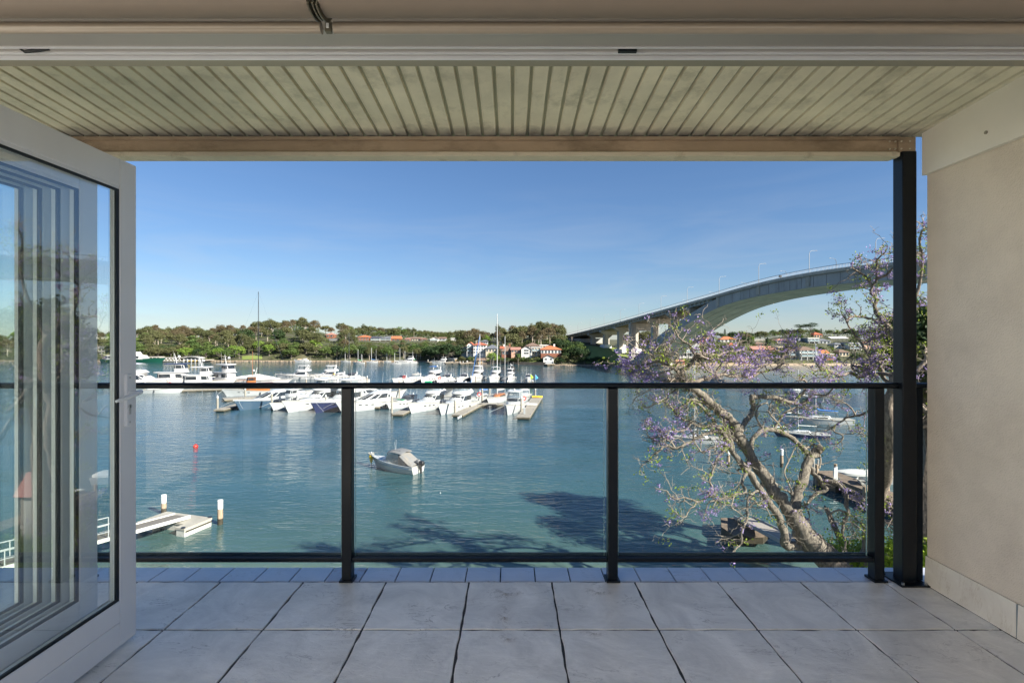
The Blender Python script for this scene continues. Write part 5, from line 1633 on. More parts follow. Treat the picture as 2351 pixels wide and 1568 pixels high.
def outline(z, xf, xb, hw, n=24, p=2.6, nose=0.0):
    cx, rx = (xf + xb) / 2, (xf - xb) / 2
    out = []
    for j in range(n):
        a = 2 * PI * j / n
        c, s = math.cos(a), math.sin(a)
        pp = p if c > 0 else 6
        x = cx + rx * math.copysign(abs(c) ** (2 / pp), c)
        y = hw * math.copysign(abs(s) ** (2 / pp), s)
        if c > 0: y *= (1 - nose * c)
        out.append((x, y, z))
    return out
def shell(t, name, levels, m, p=2.6, nose=0.0, n=24):
    """levels: (z, x_front, x_back, half width)"""
    mb = MB().loft([outline(z, f, b, w, n, p, nose) for z, f, b, w in levels])
    return autosm(mb.obj(name, m, t), 35)
def lerp4(levels, z):
    for a, b in zip(levels, levels[1:]):
        if z <= b[0] + 1e-6:
            u = (z - a[0]) / max(1e-6, b[0] - a[0])
            return tuple(a[i] + (b[i] - a[i]) * u for i in range(4))
    return levels[-1]
def band(t, name, levels, z0, z1, spans, m, p=2.6, nose=0.0, n=72, off=.025, front=True):
    """window strip following the shell; spans are (from, to) in degrees, 0 = bow, 180 = stern, mirrored on both sides"""
    objs = []
    a = lerp4(levels, z0); b = lerp4(levels, z1)
    A = outline(z0, a[1] + off, a[2] - off, a[3] + off, n, p, nose)
    Bq = outline(z1, b[1] + off, b[2] - off, b[3] + off, n, p, nose)
    for (d0, d1) in spans:
        for sgn in ((1, -1) if d0 > 0 or d1 < 180 and d0 != -d1 else (1,)):
            i0, i1 = int(round(d0 / 360 * n)), int(round(d1 / 360 * n))
            mb = MB()
            idx = [(sgn * i) % n for i in range(i0, i1 + 1)]
            pts = [A[i] for i in idx] + [Bq[i] for i in reversed(idx)]
            k = len(idx)
            mb.v.extend(pts)
            for q in range(k - 1):
                f = (q, q + 1, 2 * k - 2 - q, 2 * k - 1 - q)
                mb.f.append(f if sgn > 0 else f[::-1])
            objs.append(mb.obj(name, m, t))
    return objs
def bow_rail(t, rings, L, h=.65, i0=7, r=.022):
    mb = MB()
    tops = {}
    for s, sg in ((4, -1), (5, 1)):
        pts = [(rings[i][s][0] - .08, rings[i][s][1] * .9, rings[i][s][2] + h) for i in range(i0, len(rings))]
        tops[s] = pts
        mb.tube([(pts[0][0] - .3, pts[0][1], pts[0][2] - h + .05)] + pts, r, 4)
        for p in pts[::2]:
            mb.tube([(p[0], p[1], p[2] - h), p], r * .9, 4)
    mb.tube([tops[4][-1], tops[5][-1]], r, 4)
    mb.obj('bow_rail', M_chrome, t)
def antenna(t, x, y, z, h, lean=0.0, name='antenna'):
    MB().tube([(x, y, z), (x - lean, y, z + h)], [.03, .012], 4).obj(name, M_gel, t)
def dome(t, x, y, z, r=.3):
    mb = MB(); mb.lathe(x, y, [(r * .6, z), (r, z + r * .35), (r, z + r * .9), (r * .8, z + r * 1.45), (r * .35, z + r * 1.75), (.01, z + r * 1.8)], 12)
    autosm(mb.obj('radar_dome', M_gel, t))
def arch(t, x, hw, z0, h, back=.5, m=None):
    mb = MB()
    for s in (-1, 1):
        mb.hexa([(x, s * hw - .06, z0), (x + .5, s * hw - .06, z0), (x + .5, s * hw + .06, z0), (x, s * hw + .06, z0), (x - back, s * hw * .88 - .06, z0 + h), (x - back + .35, s * hw * .88 - .06, z0 + h), (x - back + .35, s * hw * .88 + .06, z0 + h), (x - back, s * hw * .88 + .06, z0 + h)])
    mb.box(x - back, x - back + .38, -hw * .88 - .06, hw * .88 + .06, z0 + h, z0 + h + .13)
    mb.obj('radar_arch', m or M_gel, t)

def motor_boat(label, L, style='fly', B=None, hullm=None, group=None, ports=True, canopy=None, name='motor_yacht', cat='motor yacht', extra=None, ant=2):
    t = thing(name, label, cat, group=group)
    B = B or L * .31
    hullm = hullm or M_gel
    canopy = canopy or M_canvas
    s = L / 12.0
    fb0, fb1 = 1.05 * s ** .8, 1.95 * s ** .8
    rings = add_hull(t, L, B, fb0, fb1, hullm, rake=1.1 * s, full=2.3)
    MB().box(-L / 2 - .9 * s, -L / 2 + .02, -B * .42, B * .42, .22, .36).obj('swim_platform', M_gel2, t)
    if ports:
        for sgn in (-1, 1):
            for q in (.60, .70, .79):
                i = q * 12; k = int(i); r = rings[k]
                p = Vector(r[3 if sgn < 0 else 6]); p2 = Vector(r[4 if sgn < 0 else 5]); c = p.lerp(p2, .35)
                mb = MB(); e = .26 * s
                d = (Vector(rings[k + 1][3 if sgn < 0 else 6]) - p).normalized()
                u = (p2 - p).normalized() * .09
                nn = d.cross(u).normalized() * (-.03 if sgn < 0 else .03)
                if (nn.y * sgn) < 0: nn = -nn
                mb.add([c - d * e - u + nn, c + d * e - u + nn, c + d * e + u + nn, c - d * e + u + nn], [(0, 1, 2, 3), (3, 2, 1, 0)])
                mb.obj('porthole', M_bwin, t)
    zd = fb0 + .25 * s
    hw = B / 2 * .80
    if style in ('fly', 'flyhard'):
        lv = [(zd - .3 * s, L * .20, -L * .28, hw), (zd + .55 * s, L * .13, -L * .28, hw * .98), (zd + 1.25 * s, L * .02, -L * .28, hw * .90), (zd + 1.45 * s, -.01 * L, -L * .30, hw * .93)]
        shell(t, 'foredeck_trunk', [(fb0 + .1, L * .40, L * .02, hw * .55), (fb0 + .75 * s, L * .30, L * .02, hw * .62)], M_gel, p=2.0)
        shell(t, 'cabin', lv, M_gel)
        band(t, 'window', lv, zd + .42 * s, zd + 1.22 * s, [(-32, -11), (-10, 10), (11, 32)], M_bwin)
        band(t, 'window', lv, zd + .42 * s, zd + 1.20 * s, [(36, 62), (65, 90), (92, 122)], M_bwin)
        zf = zd + 1.45 * s
        fl = [(zf, L * .03, -L * .36, hw * .96), (zf + .18 * s, L * .05, -L * .37, hw * .98), (zf + .6 * s, L * .0, -L * .34, hw * .9)]
        shell(t, 'flybridge', fl, M_gel, p=2.4)
        fs = [(zf + .6 * s, -.005 * L, -L * .24, hw * .86), (zf + (.95 if style == 'fly' else 1.75) * s, -L * .06, -L * .24, hw * .78)]
        band(t, 'wind_screen', fs, zf + .62 * s, zf + (.93 if style == 'fly' else 1.7) * s, [(-52, 52), (58, 100)], M_bclear)
        zt = zf + 1.8 * s
        if style == 'flyhard':
            shell(t, 'hardtop', [(zt, L * .0, -L * .27, hw * .9), (zt + .14 * s, -.01 * L, -L * .26, hw * .85)], M_gel, p=2.6)
            mb = MB()
            for x in (-.05 * L, -.15 * L, -.24 * L):
                for sg in (-1, 1): mb.tube([(x, sg * hw * .82, zf + .5 * s), (x - .05, sg * hw * .78, zt)], .035, 4)
            mb.obj('support_post', M_gel, t)
        else:
            mb = MB()
            mb.loft([[(x, -hw * .78, zt - .25 * s * (abs(u) ** 2)), (x, 0, zt + .12 * s - .2 * s * u * u), (x, hw * .78, zt - .25 * s * u * u), (x, 0, zt + .06 * s - .2 * s * u * u)] for x, u in ((-.04 * L, -.8), (-.1 * L, 0), (-.17 * L, 0), (-.23 * L, .7))])
            autosm(mb.obj('bimini_top', canopy, t))
            mb = MB()
            for x in (-.06 * L, -.21 * L):
                for sg in (-1, 1): mb.tube([(-.13 * L, sg * hw * .84, zf + .55 * s), (x, sg * hw * .78, zt - .1)], .025, 4)
            mb.obj('bimini_frame', M_chrome, t)
        arch(t, -L * .27, hw * .86, zf + .5 * s, 1.0 * s, .5 * s)
        dome(t, -L * .29, 0, zf + 1.62 * s, .26 * s)
        zant = zf + 1.5 * s; xant = -L * .30; yant = hw * .75
    elif style == 'express':
        lv = [(fb0 - .1, L * .36, -L * .10, hw * .8), (fb0 + .75 * s, L * .24, -L * .12, hw * .85), (fb0 + .95 * s, L * .18, -L * .12, hw * .8)]
        shell(t, 'foredeck_trunk', lv, M_gel, p=2.0)
        ws = [(fb0 + .7 * s, L * .17, -L * .22, hw * .95), (fb0 + 1.5 * s, L * .04, -L * .22, hw * .78)]
        band(t, 'wind_screen', ws, fb0 + .72 * s, fb0 + 1.48 * s, [(-58, 58), (62, 100)], M_bwin if canopy is M_dcanvas else M_bclear)
        co = [(fb0 + .1, L * .10, -L * .36, hw * .98), (fb0 + .72 * s, L * .16, -L * .34, hw * .95)]
        shell(t, 'coaming', co, M_gel, p=2.3)
        tp = [(fb0 + 1.5 * s, L * .045, -L * .24, hw * .8), (fb0 + 1.75 * s, 0, -L * .2, hw * .62), (fb0 + 1.83 * s, -L * .04, -L * .16, hw * .3)]
        shell(t, 'canvas_top', tp, canopy, p=2.6)
        arch(t, -L * .20, hw * .93, fb0 + .6 * s, 1.15 * s, .55 * s)
        dome(t, -L * .23, 0, fb0 + 1.9 * s, .2 * s)
        zant = fb0 + 1.8 * s; xant = -L * .24; yant = hw * .7
    elif style == 'cruiser':      # low sleek coupe with long curved side windows
        lv = [(fb0 - .1, L * .34, -L * .30, hw * .92), (fb0 + .6 * s, L * .26, -L * .30, hw * .92), (fb0 + 1.45 * s, L * .02, -L * .28, hw * .78), (fb0 + 1.85 * s, -L * .08, -L * .26, hw * .6)]
        shell(t, 'cabin', lv, M_gel, p=2.2)
        band(t, 'window', lv, fb0 + .72 * s, fb0 + 1.45 * s, [(-40, -14), (-12, 12), (14, 40)], M_bwin, p=2.2)
        band(t, 'window', lv, fb0 + .72 * s, fb0 + 1.42 * s, [(55, 80), (83, 102), (105, 118)], M_bwin, p=2.2)
        arch(t, -L * .24, hw * .8, fb0 + 1.2 * s, .75 * s, .5 * s)
        dome(t, -L * .26, .4, fb0 + 2.1 * s, .2 * s)
        zant = fb0 + 2.0 * s; xant = -L * .26; yant = hw * .6
    elif style == 'trawler':
        lv = [(fb0, L * .16, -L * .30, hw * .92), (fb0 + 1.9 * s, L * .13, -L * .30, hw * .9)]
        shell(t, 'cabin', lv, M_gel, p=5)
        band(t, 'window', lv, fb0 + .85 * s, fb0 + 1.6 * s, [(34, 50), (53, 68), (71, 86), (89, 104), (107, 122), (125, 140)], M_bwin, p=5)
        zf = fb0 + 1.9 * s
        shell(t, 'upper_deck', [(zf, L * .17, -L * .36, hw * 1.02), (zf + .12 * s, L * .17, -L * .36, hw * 1.02)], M_gel, p=5)
        w2 = [(zf + .12 * s, L * .15, -L * .04, hw * .8), (zf + 1.75 * s, L * .12, -L * .04, hw * .76)]
        shell(t, 'wheelhouse', w2, M_gel, p=4)
        band(t, 'window', w2, zf + .85 * s, zf + 1.5 * s, [(-28, -10), (-8, 8), (10, 28)], M_bwin, p=4)
        band(t, 'window', w2, zf + .85 * s, zf + 1.5 * s, [(45, 70), (75, 100), (105, 130)], M_bwin, p=4)
        shell(t, 'hardtop', [(zf + 1.75 * s, L * .17, -L * .20, hw * .92), (zf + 1.9 * s, L * .16, -L * .2, hw * .9)], canopy if canopy is M_navy else M_gel, p=4)
        mb = MB(); mb.tube([(-.02 * L, 0, zf + 1.9 * s), (-.06 * L, 0, zf + 4.0 * s)], [.12, .05], 6); mb.tube([(-.04 * L, -.8 * s, zf + 3.0 * s), (-.04 * L, .8 * s, zf + 3.0 * s)], .04, 4); mb.tube([(-.055 * L, -.5 * s, zf + 3.5 * s), (-.055 * L, .5 * s, zf + 3.5 * s)], .03, 4)
        mb.obj('signal_mast', M_gel, t)
        dome(t, L * .0, .5 * s, zf + 3.05 * s, .27 * s)
        zant = zf + 1.9 * s; xant = -.02 * L; yant = hw * .7
    elif style == 'hardtop':      # walk-around with tall clear screen and hard top
        lv = [(fb0, L * .34, -L * .05, hw * .72), (fb0 + .9 * s, L * .22, -L * .05, hw * .76)]
        shell(t, 'foredeck_trunk', lv, M_gel, p=2.2)
        co = [(fb0 + .1, L * .12, -L * .30, hw * .92), (fb0 + 1.5 * s, L * .10, -L * .22, hw * .86), (fb0 + 1.62 * s, L * .14, -L * .22, hw * .9)]
        shell(t, 'cabin', co, M_gel, p=3.5)
        band(t, 'window', co, fb0 + .95 * s, fb0 + 1.4 * s, [(-30, 30), (36, 60), (63, 90)], M_bwin, p=3.5)
        ws = [(fb0 + 1.62 * s, L * .11, -L * .18, hw * .84), (fb0 + 2.7 * s, L * .05, -L * .18, hw * .74)]
        band(t, 'wind_screen', ws, fb0 + 1.63 * s, fb0 + 2.7 * s, [(-56, -20), (-17, 17), (20, 56), (60, 100)], M_bclear, p=3)
        shell(t, 'hardtop', [(fb0 + 2.7 * s, L * .09, -L * .22, hw * .86), (fb0 + 2.86 * s, L * .07, -L * .21, hw * .8)], M_gel, p=3)
        mb = MB()
        for x in (.06 * L, -.08 * L, -.18 * L):
            for sg in (-1, 1): mb.tube([(x + .03 * L, sg * hw * .84, fb0 + 1.6 * s), (x, sg * hw * .76, fb0 + 2.7 * s)], .035, 4)
        mb.obj('support_post', M_gel, t)
        dome(t, -.02 * L, 0, fb0 + 2.9 * s, .2 * s)
        zant = fb0 + 2.8 * s; xant = -.15 * L; yant = hw * .7
    bow_rail(t, rings, L, .62 * s ** .5)
    for i in range(ant):
        antenna(t, xant, (-yant if i % 2 else yant), zant, (2.6 + .5 * i) * s ** .5, .25 * s)
    for sg in (-1, 1):
        MB().tube([(L / 2 + .3, sg * .1, fb1), (L / 2 + 1.2, sg * B * .45, fb1 * .62), (L / 2 + 1.6, sg * B * .72, .75)], .022, 4).obj('mooring_line', M_canvas, t)
        mb = MB(); mb.lathe(-L * .12, sg * (B / 2 * .98), [(.02, .25), (.13, .35), (.13, .85), (.02, .95)], 8)
        mb.obj('fender', M_stripe, t)
    return t
def rigging(t, xm, zt, xb, xs, zd, B, sp=(.55,), r=.012):
    mb = MB()
    mb.tube([(xm, 0, zt), (xb, 0, zd)], r, 3)
    mb.tube([(xm, 0, zt), (xs, 0, zd - .2)], r, 3)
    for sg in (-1, 1):
        pts = [(xm, 0, zt)] + [(xm, sg * B * .22, zd + (zt - zd) * q) for q in sorted(sp, reverse=True)] + [(xm - .1, sg * B * .44, zd)]
        mb.tube(pts, r, 3)
    mb.obj('rigging', M_chrome, t)
    for q in sp:
        MB().tube([(xm, -B * .22, zd + (zt - zd) * q), (xm, B * .22, zd + (zt - zd) * q)], .03, 4).obj('spreader', M_mast, t)
def sail_boat(label, L, mast, hullm=None, mastm=None, cover=None, group=None, mizzen=0, name='sailing_yacht', cat='sailing boat', awning=None, detail=True, sp=(.5,), jib=None, xm=.08, win=True, coach=None):
    t = thing(name, label, cat, group=group)
    hullm = hullm or M_gel
    mastm = mastm or M_mast
    B = L * .29
    s = L / 10
    fb0, fb1 = .8 * s ** .7, 1.15 * s ** .7
    rings = add_hull(t, L, B, fb0, fb1, hullm, rake=.9 * s, flare=.8, tumble=.72, full=2.0)
    lv = [(fb0, L * .24, -L * .16, B * .26), (fb0 + .42 * s, L * .20, -L * .14, B * .25), (fb0 + .55 * s, L * .16, -L * .13, B * .21)]
    shell(t, 'coachroof', lv, coach or M_gel, p=2.2)
    if win:
        band(t, 'window', lv, fb0 + .12 * s, fb0 + .34 * s, [(60, 75), (80, 105)], M_bwin, p=2.2)
    MB().box(-L * .42, -L * .17, -B * .2, B * .2, fb0 + .02, fb0 + .10).obj('cockpit_floor', M_gel2, t)
    zd = fb0 + .5 * s
    x = L * xm
    MB().tube([(x, 0, fb0), (x, 0, fb0 + mast)], [.095 * s ** .5 * (1 if detail else 1.7), .06 * s ** .5 * (1 if detail else 1.8)], 8).obj('mast', mastm, t)
    MB().tube([(x, 0, zd + .75), (x - L * .36, 0, zd + .65)], .06, 6).obj('boom', mastm, t)
    if cover:
        mb = MB(); mb.tube([(x + .1, 0, zd + 1.25), (x - L * .05, 0, zd + .98), (x - L * .18, 0, zd + .88), (x - L * .36, 0, zd + .78)], [.14, .2, .17, .1], 8)
        mb.obj('sail_cover', cover, t)
    if awning:
        mb = MB()
        mb.loft([[(xx, -B * .42 * w, fb0 + .5), (xx, 0, fb0 + h), (xx, B * .42 * w, fb0 + .5)] for xx, h, w in ((L * .40, .8, .5), (x, 2.2, 1), (-L * .3, 1.5, 1))], close=False)
        mb.obj('tent_cover', awning, t)
    rigging(t, x, fb0 + mast, L * .5 + .6 * s, -L * .49, fb0, B, sp)
    if jib:
        MB().tube([(L * .5 + .5 * s, 0, fb1 + .2), (x + .15, 0, fb0 + mast * .96)], .07, 5).obj('furled_jib', jib, t)
    if mizzen:
        MB().tube([(-L * .3, 0, fb0), (-L * .3, 0, fb0 + mizzen)], .06, 6).obj('mizzen_mast', mastm, t)
    if detail:
        bow_rail(t, rings, L, .55, 9, .018)
        mb = MB()
        for s4, sg in ((4, -1), (5, 1)):
            mb.tube([(rings[i][s4][0], rings[i][s4][1] * .95, rings[i][s4][2] + .55) for i in range(0, 10)], .012, 3)
            for i in range(0, 10, 2): mb.tube([(rings[i][s4][0], rings[i][s4][1] * .95, rings[i][s4][2]), (rings[i][s4][0], rings[i][s4][1] * .95, rings[i][s4][2] + .55)], .014, 3)
        mb.obj('guard_rail', M_chrome, t)
    return t
def place(t, px, py, head):
    """middle of the boat at this spot of the water; head = compass of the bow in degrees, 0 = to the right, 90 = away"""
    p = onwater(px, py)
    t.location = (p.x, p.y, 0)
    t.rotation_euler = (0, 0, R(head))
    return t
def place_bow(t, L, px, py, head):
    p = onwater(px, py)
    h = R(head)
    t.location = (p.x - math.cos(h) * L * .5, p.y - math.sin(h) * L * .5, 0)
    t.rotation_euler = (0, 0, h)
    return t
def place_stern(t, L, px, py, head):
    p = onwater(px, py)
    h = R(head)
    t.location = (p.x + math.cos(h) * L * .5, p.y + math.sin(h) * L * .5, 0)
    t.rotation_euler = (0, 0, h)
    return t
# ---------------------------------------------------------------- marina, near row (bows towards the balcony)
NR_ = 256
b = motor_boat('classic cruiser with blue grey hull and white cabin, first of the near marina row', 14, 'cruiser', hullm=M_bluegrey, ports=False, canopy=M_canvas)
place_bow(b, 14, 549, 942.5, 246)
mb = MB(); mb.loft([[(-3.4, -1.5, 1.6), (-3.4, 0, 3.1), (-3.4, 1.5, 1.6)], [(-5.6, -1.6, 1.5), (-5.6, 0, 2.2), (-5.6, 1.6, 1.5)]], close=False)
mb.obj('rear_canvas', mat('brown_canvas', (.25, .16, .10), .8), b)
b = motor_boat('white cruiser with varnished cabin rail lying between blue grey and tall white boats', 9.5, 'trawler', B=2.8, canopy=M_canvas, ant=0)
place_bow(b, 9.5, 627, 943, 245)
b = motor_boat('tall white flybridge yacht with dark wraparound screen and liferaft on the foredeck', 15, 'flyhard', ports=True)
place_bow(b, 15, 660, 947, 247)
MB().loft([outline(z, 5.2, 2.6, w, 16) for z, w in ((2.35, .4), (2.6, .7), (2.95, .6), (3.05, .2))]).obj('dinghy_cover', M_canvas, b)
b = motor_boat('white yacht with dark navy hull beside the left railing post', 15, 'flyhard', hullm=M_navy)
place_bow(b, 15, 724, 949, 249)
b = motor_boat('sleek white coupe cruiser with curved side windows right of the left railing post', 14.5, 'cruiser')
place_bow(b, 14.5, 783, 948, 236)
b = motor_boat('white cruiser lying the other way behind the sleek coupe, bow to the right', 12.5, 'cruiser')
place(b, 862, 918, 32)
b = motor_boat('small white express cruiser with dark blue cover and green screen', 9.5, 'express', canopy=M_dcanvas)
place_bow(b, 9.5, 893, 940, 238)
MB().box(1.2, 2.0, -1.0, 1.0, 1.62, 1.68).obj('screen_cover', M_green, b)
b = motor_boat('white flybridge cruiser with big dark bimini and green rolled awning', 13, 'fly', canopy=M_dcanvas)
place_bow(b, 13, 943, 949, 247)
MB().tube([(-1.4, -1.9, 5.15), (-1.4, -.4, 5.2)], .25, 8).obj('rolled_awning', M_green, b)
b = motor_boat('white flybridge cruiser with clear upper enclosure, left of the long finger dock', 13.5, 'flyhard')
place_bow(b, 13.5, 1012, 953, 250)
b = motor_boat('stern of a white cruiser seen behind two bows in the middle of the marina', 12, 'fly')
place(b, 1046, 915, 72)
b = sail_boat('white sailing yacht with blue sail cover and blue furled jib near the cross walkway', 11.5, 14.2, cover=M_bcanvas, jib=M_bcanvas, sp=(.33, .66))
place_bow(b, 11.5, 1078, 926, 246)
b = sail_boat('white twin masted motor sailer with raked cabin right of the blue covered yacht', 13.5, 18.6, mizzen=13.6, cover=M_canvas, sp=(.3, .62), coach=M_teak, xm=.1)
place_bow(b, 13.5, 1122, 929, 252)
b = motor_boat('white walkaround boat with tall clear screen, bow beside the end of the right dock', 12, 'hardtop', B=4.1, ports=False)
place_bow(b, 12, 1165, 953.5, 258)
b = motor_boat('white boat with curved hull side lying against the right dock behind the walkaround boat', 10, 'express', B=3.2)
place_bow(b, 10, 1196, 924, 262)
b = motor_boat('white motor boat with dark windows half hidden behind the tall white yacht', 12, 'cruiser')
place(b, 668, 914, 25)
b = motor_boat('wooden topped classic launch with varnished cabin behind the first finger dock', 12, 'trawler', hullm=M_gel, ant=0)
for ch in b.children:
    if ch.name.split('.')[0] in ('cabin', 'wheelhouse', 'upper_deck'):
        ch.data.materials.clear(); ch.data.materials.append(M_teak)
place(b, 583, 908, 205)
# ---------------------------------------------------------------- marina, back row
b = motor_boat('large white motor yacht with brown canopy at the left end of the back row', 19, 'fly', canopy=M_gel)
place(b, 333, 891, 5)
b = motor_boat('navy hulled trawler yacht with navy deck awning and raked signal mast', 17, 'trawler', hullm=M_navy, canopy=M_navy)
place(b, 409, 886, 12)
b = motor_boat('white trawler with two tall aerials right of the navy trawler', 15, 'trawler')
place(b, 466, 889, 14)
b = motor_boat('white motor ship with orange life raft canister on its roof', 16, 'trawler')
place(b, 521, 884, 335)
MB().tube([(-.2, -.9, 5.6), (-.2, .9, 5.6)], .45, 10).obj('life_raft', M_orange, b)
b = sail_boat('racing yacht with tent shaped white cover and tall dark mast', 18, 27.0, mastm=M_bmast, awning=M_canvas, sp=(.3, .6), xm=.05)
place(b, 586, 884.5, 10)
b = sail_boat('yacht with short varnished mast beside the tent covered racing yacht', 11, 9.5, mastm=M_teak, sp=(.6,))
place(b, 572, 889, 30)
b = motor_boat('little white launch moored in front of the back walkway at left', 9.5, 'express', ports=False, ant=0)
place(b, 372, 902, 6)
b = motor_boat('flybridge cruiser with grey enclosure, left one of the pair above the left glass panel', 12.5, 'flyhard')
place(b, 683, 871, 185)
b = motor_boat('flybridge cruiser with pale enclosure, right one of the pair above the left glass panel', 12, 'flyhard')
place(b, 747, 870, 205)
b = motor_boat('white coupe boat with yellow roll on deck right of the flybridge pair', 9.5, 'cruiser')
place(b, 773, 871, 215)
MB().tube([(1.0, -.8, 1.9), (1.0, .8, 1.9)], .22, 8).obj('yellow_roll', M_yellow, b)
b = motor_boat('white cabin boat behind the slender black mast', 10, 'express', canopy=M_dcanvas)
place(b, 803, 872, 210)
b = sail_boat('white yacht with slender black mast and low hull behind the left railing post', 11, 15.2, mastm=M_bmast, sp=(.5,))
place(b, 808, 878, 200)
for (px, py, hd, L, st, can, lab) in [
    (921, 876, 245, 8, 'express', M_dcanvas, 'small boat with dark canopy at the left of the middle back row'),
    (950, 877, 250, 11, 'express', M_gel2, 'cruiser with beige covers on its windscreen in the back row'),
    (991, 876, 250, 13, 'fly', M_bcanvas, 'flybridge yacht with long row of dark windows in the back row'),
    (1022, 876, 245, 9.5, 'express', M_dcanvas, 'low white boat next to a red life ring in the back row'),
    (1062, 875, 255, 9.5, 'express', M_dcanvas, 'white boat with dark soft top left of the blue furled jib'),
    (1094, 873, 258, 12.5, 'flyhard', M_gel, 'tall square flybridge boat right behind the blue furled jib'),
    (1135, 874, 258, 12, 'fly', M_gel, 'white boat behind the two tall masts in the back row'),
    (1172, 874, 262, 10, 'trawler', M_gel, 'small white pilot boat with two whip aerials in the back row'),
    (1213, 875, 265, 8.5, 'express', M_dcanvas, 'small black topped boat at the right end of the back row')]:
    b = motor_boat(lab, L, st, canopy=can)
    place(b, px, py, hd)
# ---------------------------------------------------------------- moored yachts off the far shore
def W5(x, y): return P5(x), 722.5 + y * .15626
far = [((459, 692), 137, 510, 'white yacht alone at the left of the far mooring', 182), ((650, 718), 164, 505, 'white ketch with green covers on the far mooring', 175), ((848, 703), 158, 480, 'white yacht with blue cover, left of a pair on the far mooring', 190),
       ((912, 689), 125, 502, 'white yacht right behind the blue covered one on the far mooring', 170), ((1069, 692), 108, 550, 'short white yacht in the middle left of the far mooring', 185), ((1188, 728), 163, 558, 'white yacht nearest to us on the far mooring', 184),
       ((1262, 702), 125, 478, 'white yacht with the tallest mast on the far mooring', 175), ((1335, 690), 110, 525, 'dark decked yacht behind the motor cruiser on the far mooring', 178), ((1450, 696), 110, 533, 'white yacht with green stripe on the far mooring', 190),
       ((1500, 688), 70, 540, 'small yacht behind the green striped one on the far mooring', 180), ((1560, 687), 66, 527, 'small white yacht at the right end of the far mooring', 200), ((695, 690), 90, 570, 'little yacht with short mast beside the ketch on the far mooring', 185)]
for i, ((x, y), w, mt, lab, hd) in enumerate(far):
    px, py = W5(x, y)
    Y = HC * FL / (py - 778)
    L = w * .15626 / FL * Y
    top = HC + (778 - (722.5 + mt * .15626)) / FL * Y
    b = sail_boat(lab, L, top - .8, group='yachts on the far mooring', detail=False, cover=[None, M_green, M_bcanvas, None, None, M_canvas, None, M_dcanvas, M_green, None, None, None][i], mizzen=(top * .55 if i == 1 else 0))
    place(b, px, py, hd)
b = motor_boat('white motor cruiser among the yachts on the far mooring', 10.5, 'fly', ant=0); place(b, *W5(1366, 715), 200)
b = motor_boat('white motor boat by the far jetty left of the stone boat shed', 9.5, 'fly', ant=0); place(b, *W5(1855, 718), 185)
b = motor_boat('lone white speedboat off the wooded far shore', 9, 'express', ant=0); place(b, 696, 831.4, 190)
# ---------------------------------------------------------------- moored boats on the right
b = sail_boat('white sloop with red stripe and orange buoy at its bow seen through the tree', 7.4, 10.0, sp=(.5,), win=True)
place(b, 1605, 1016, 176)
MB().ball((4.2, 0, .5), .22).obj('bow_buoy', M_orange, b)
rr_ = MB().box(-3.4, 3.2, -1.08, 1.08, .56, .60)
b = sail_boat('dark blue hulled sloop with white deck moored below the blue covered yacht', 6.8, 9.0, hullm=M_navy, sp=(.5,))
place(b, 1842, 1004, 172)
b = sail_boat('long white yacht with bright blue sail cover behind purple blossoms', 9.6, 12.5, cover=M_bcanvas, sp=(.4, .7))
place(b, 1884, 972, 172)
b = motor_boat('white flybridge boat seen through branches behind the blue covered yacht', 10, 'flyhard'); place(b, 1833, 922, 300)
b = sail_boat('yacht with thin white mast just above the handrail among branches', 9, 11.5, sp=(.5,)); place(b, 1594, 879, 170)
b = motor_boat('dark topped dinghy cruiser at the handrail behind branches', 7, 'express', canopy=M_dcanvas, ant=0); place(b, 1640, 876, 200)
b = motor_boat('low white launch on the water beyond the right branches', 7, 'express', ant=0); place(b, 1968, 856, 185)
# ================================================================ docks, piles, buoys
M_plank = mat('grey_dock_timber', (0.30, 0.265, 0.22), 0.85, var=.18, vscale=3, stretch=(1, 1, 1))
M_dockside = mat('dock_fascia', (0.13, 0.11, 0.075), 0.9, var=.3, vscale=1.5)
M_concd = mat('pontoon_concrete', (0.36, 0.33, 0.28), 0.8, var=.1, vscale=1.2, dirt=(.25, .2, .15), dscale=1.5, dlo=.55, dhi=.75)
M_pile = mat('grey_pile', (0.30, 0.27, 0.22), 0.85, var=.2, vscale=3, stretch=(1, 1, .3))
M_pilew = mat('weathered_timber_pile', (0.34, 0.25, 0.17), 0.9, var=.35, vscale=4, stretch=(3, 3, .4), bump=.4, bscale=14)
M_piled = mat('wet_pile_base', (0.05, 0.04, 0.025), 0.5, var=.3, vscale=3)
def dock(label, a, b_, w, z=.55, m=None, name='floating_dock'):
    """a, b_: ends on the water plane at deck height"""
    a = Vector(a); b_ = Vector(b_)
    d = b_ - a; d.z = 0
    L = d.length
    t = thing(name, label, 'dock', (a.x, a.y, 0), math.atan2(d.y, d.x))
    MB().box(0, L, -w / 2, w / 2, z - .12, z).obj('deck', m or M_plank, t)
    MB().box(.05, L - .05, -w / 2 - .05, w / 2 + .05, z - .34, z - .123).obj('fascia', M_dockside, t)
    n = max(2, int(L / 3))
    for i in range(n):
        x = L * (i + .5) / n
        MB().box(x - L / n * .38, x + L / n * .38, -w / 2 + .1, w / 2 - .1, -.2, z - .342).obj('float', M_piled, t)
    for i in range(max(1, int(L / 6))):
        for s in (-1, 1):
            MB().box(L * (i + .5) / max(1, int(L / 6)) - .15, L * (i + .5) / max(1, int(L / 6)) + .15, s * (w / 2 - .15) - .05, s * (w / 2 - .15) + .05, z, z + .12).obj('cleat', M_chrome, t)
    return t
def dpt(px, py, z=.55): return onwater(px, py, z)
dock('wide floating dock at the right edge of the marina running away from us', dpt(1201, 957), dpt(1234, 911), 2.3)
dock('long finger dock with blue fenders right of the middle white cruisers', dpt(1050, 952), dpt(1098, 927), 2.0)
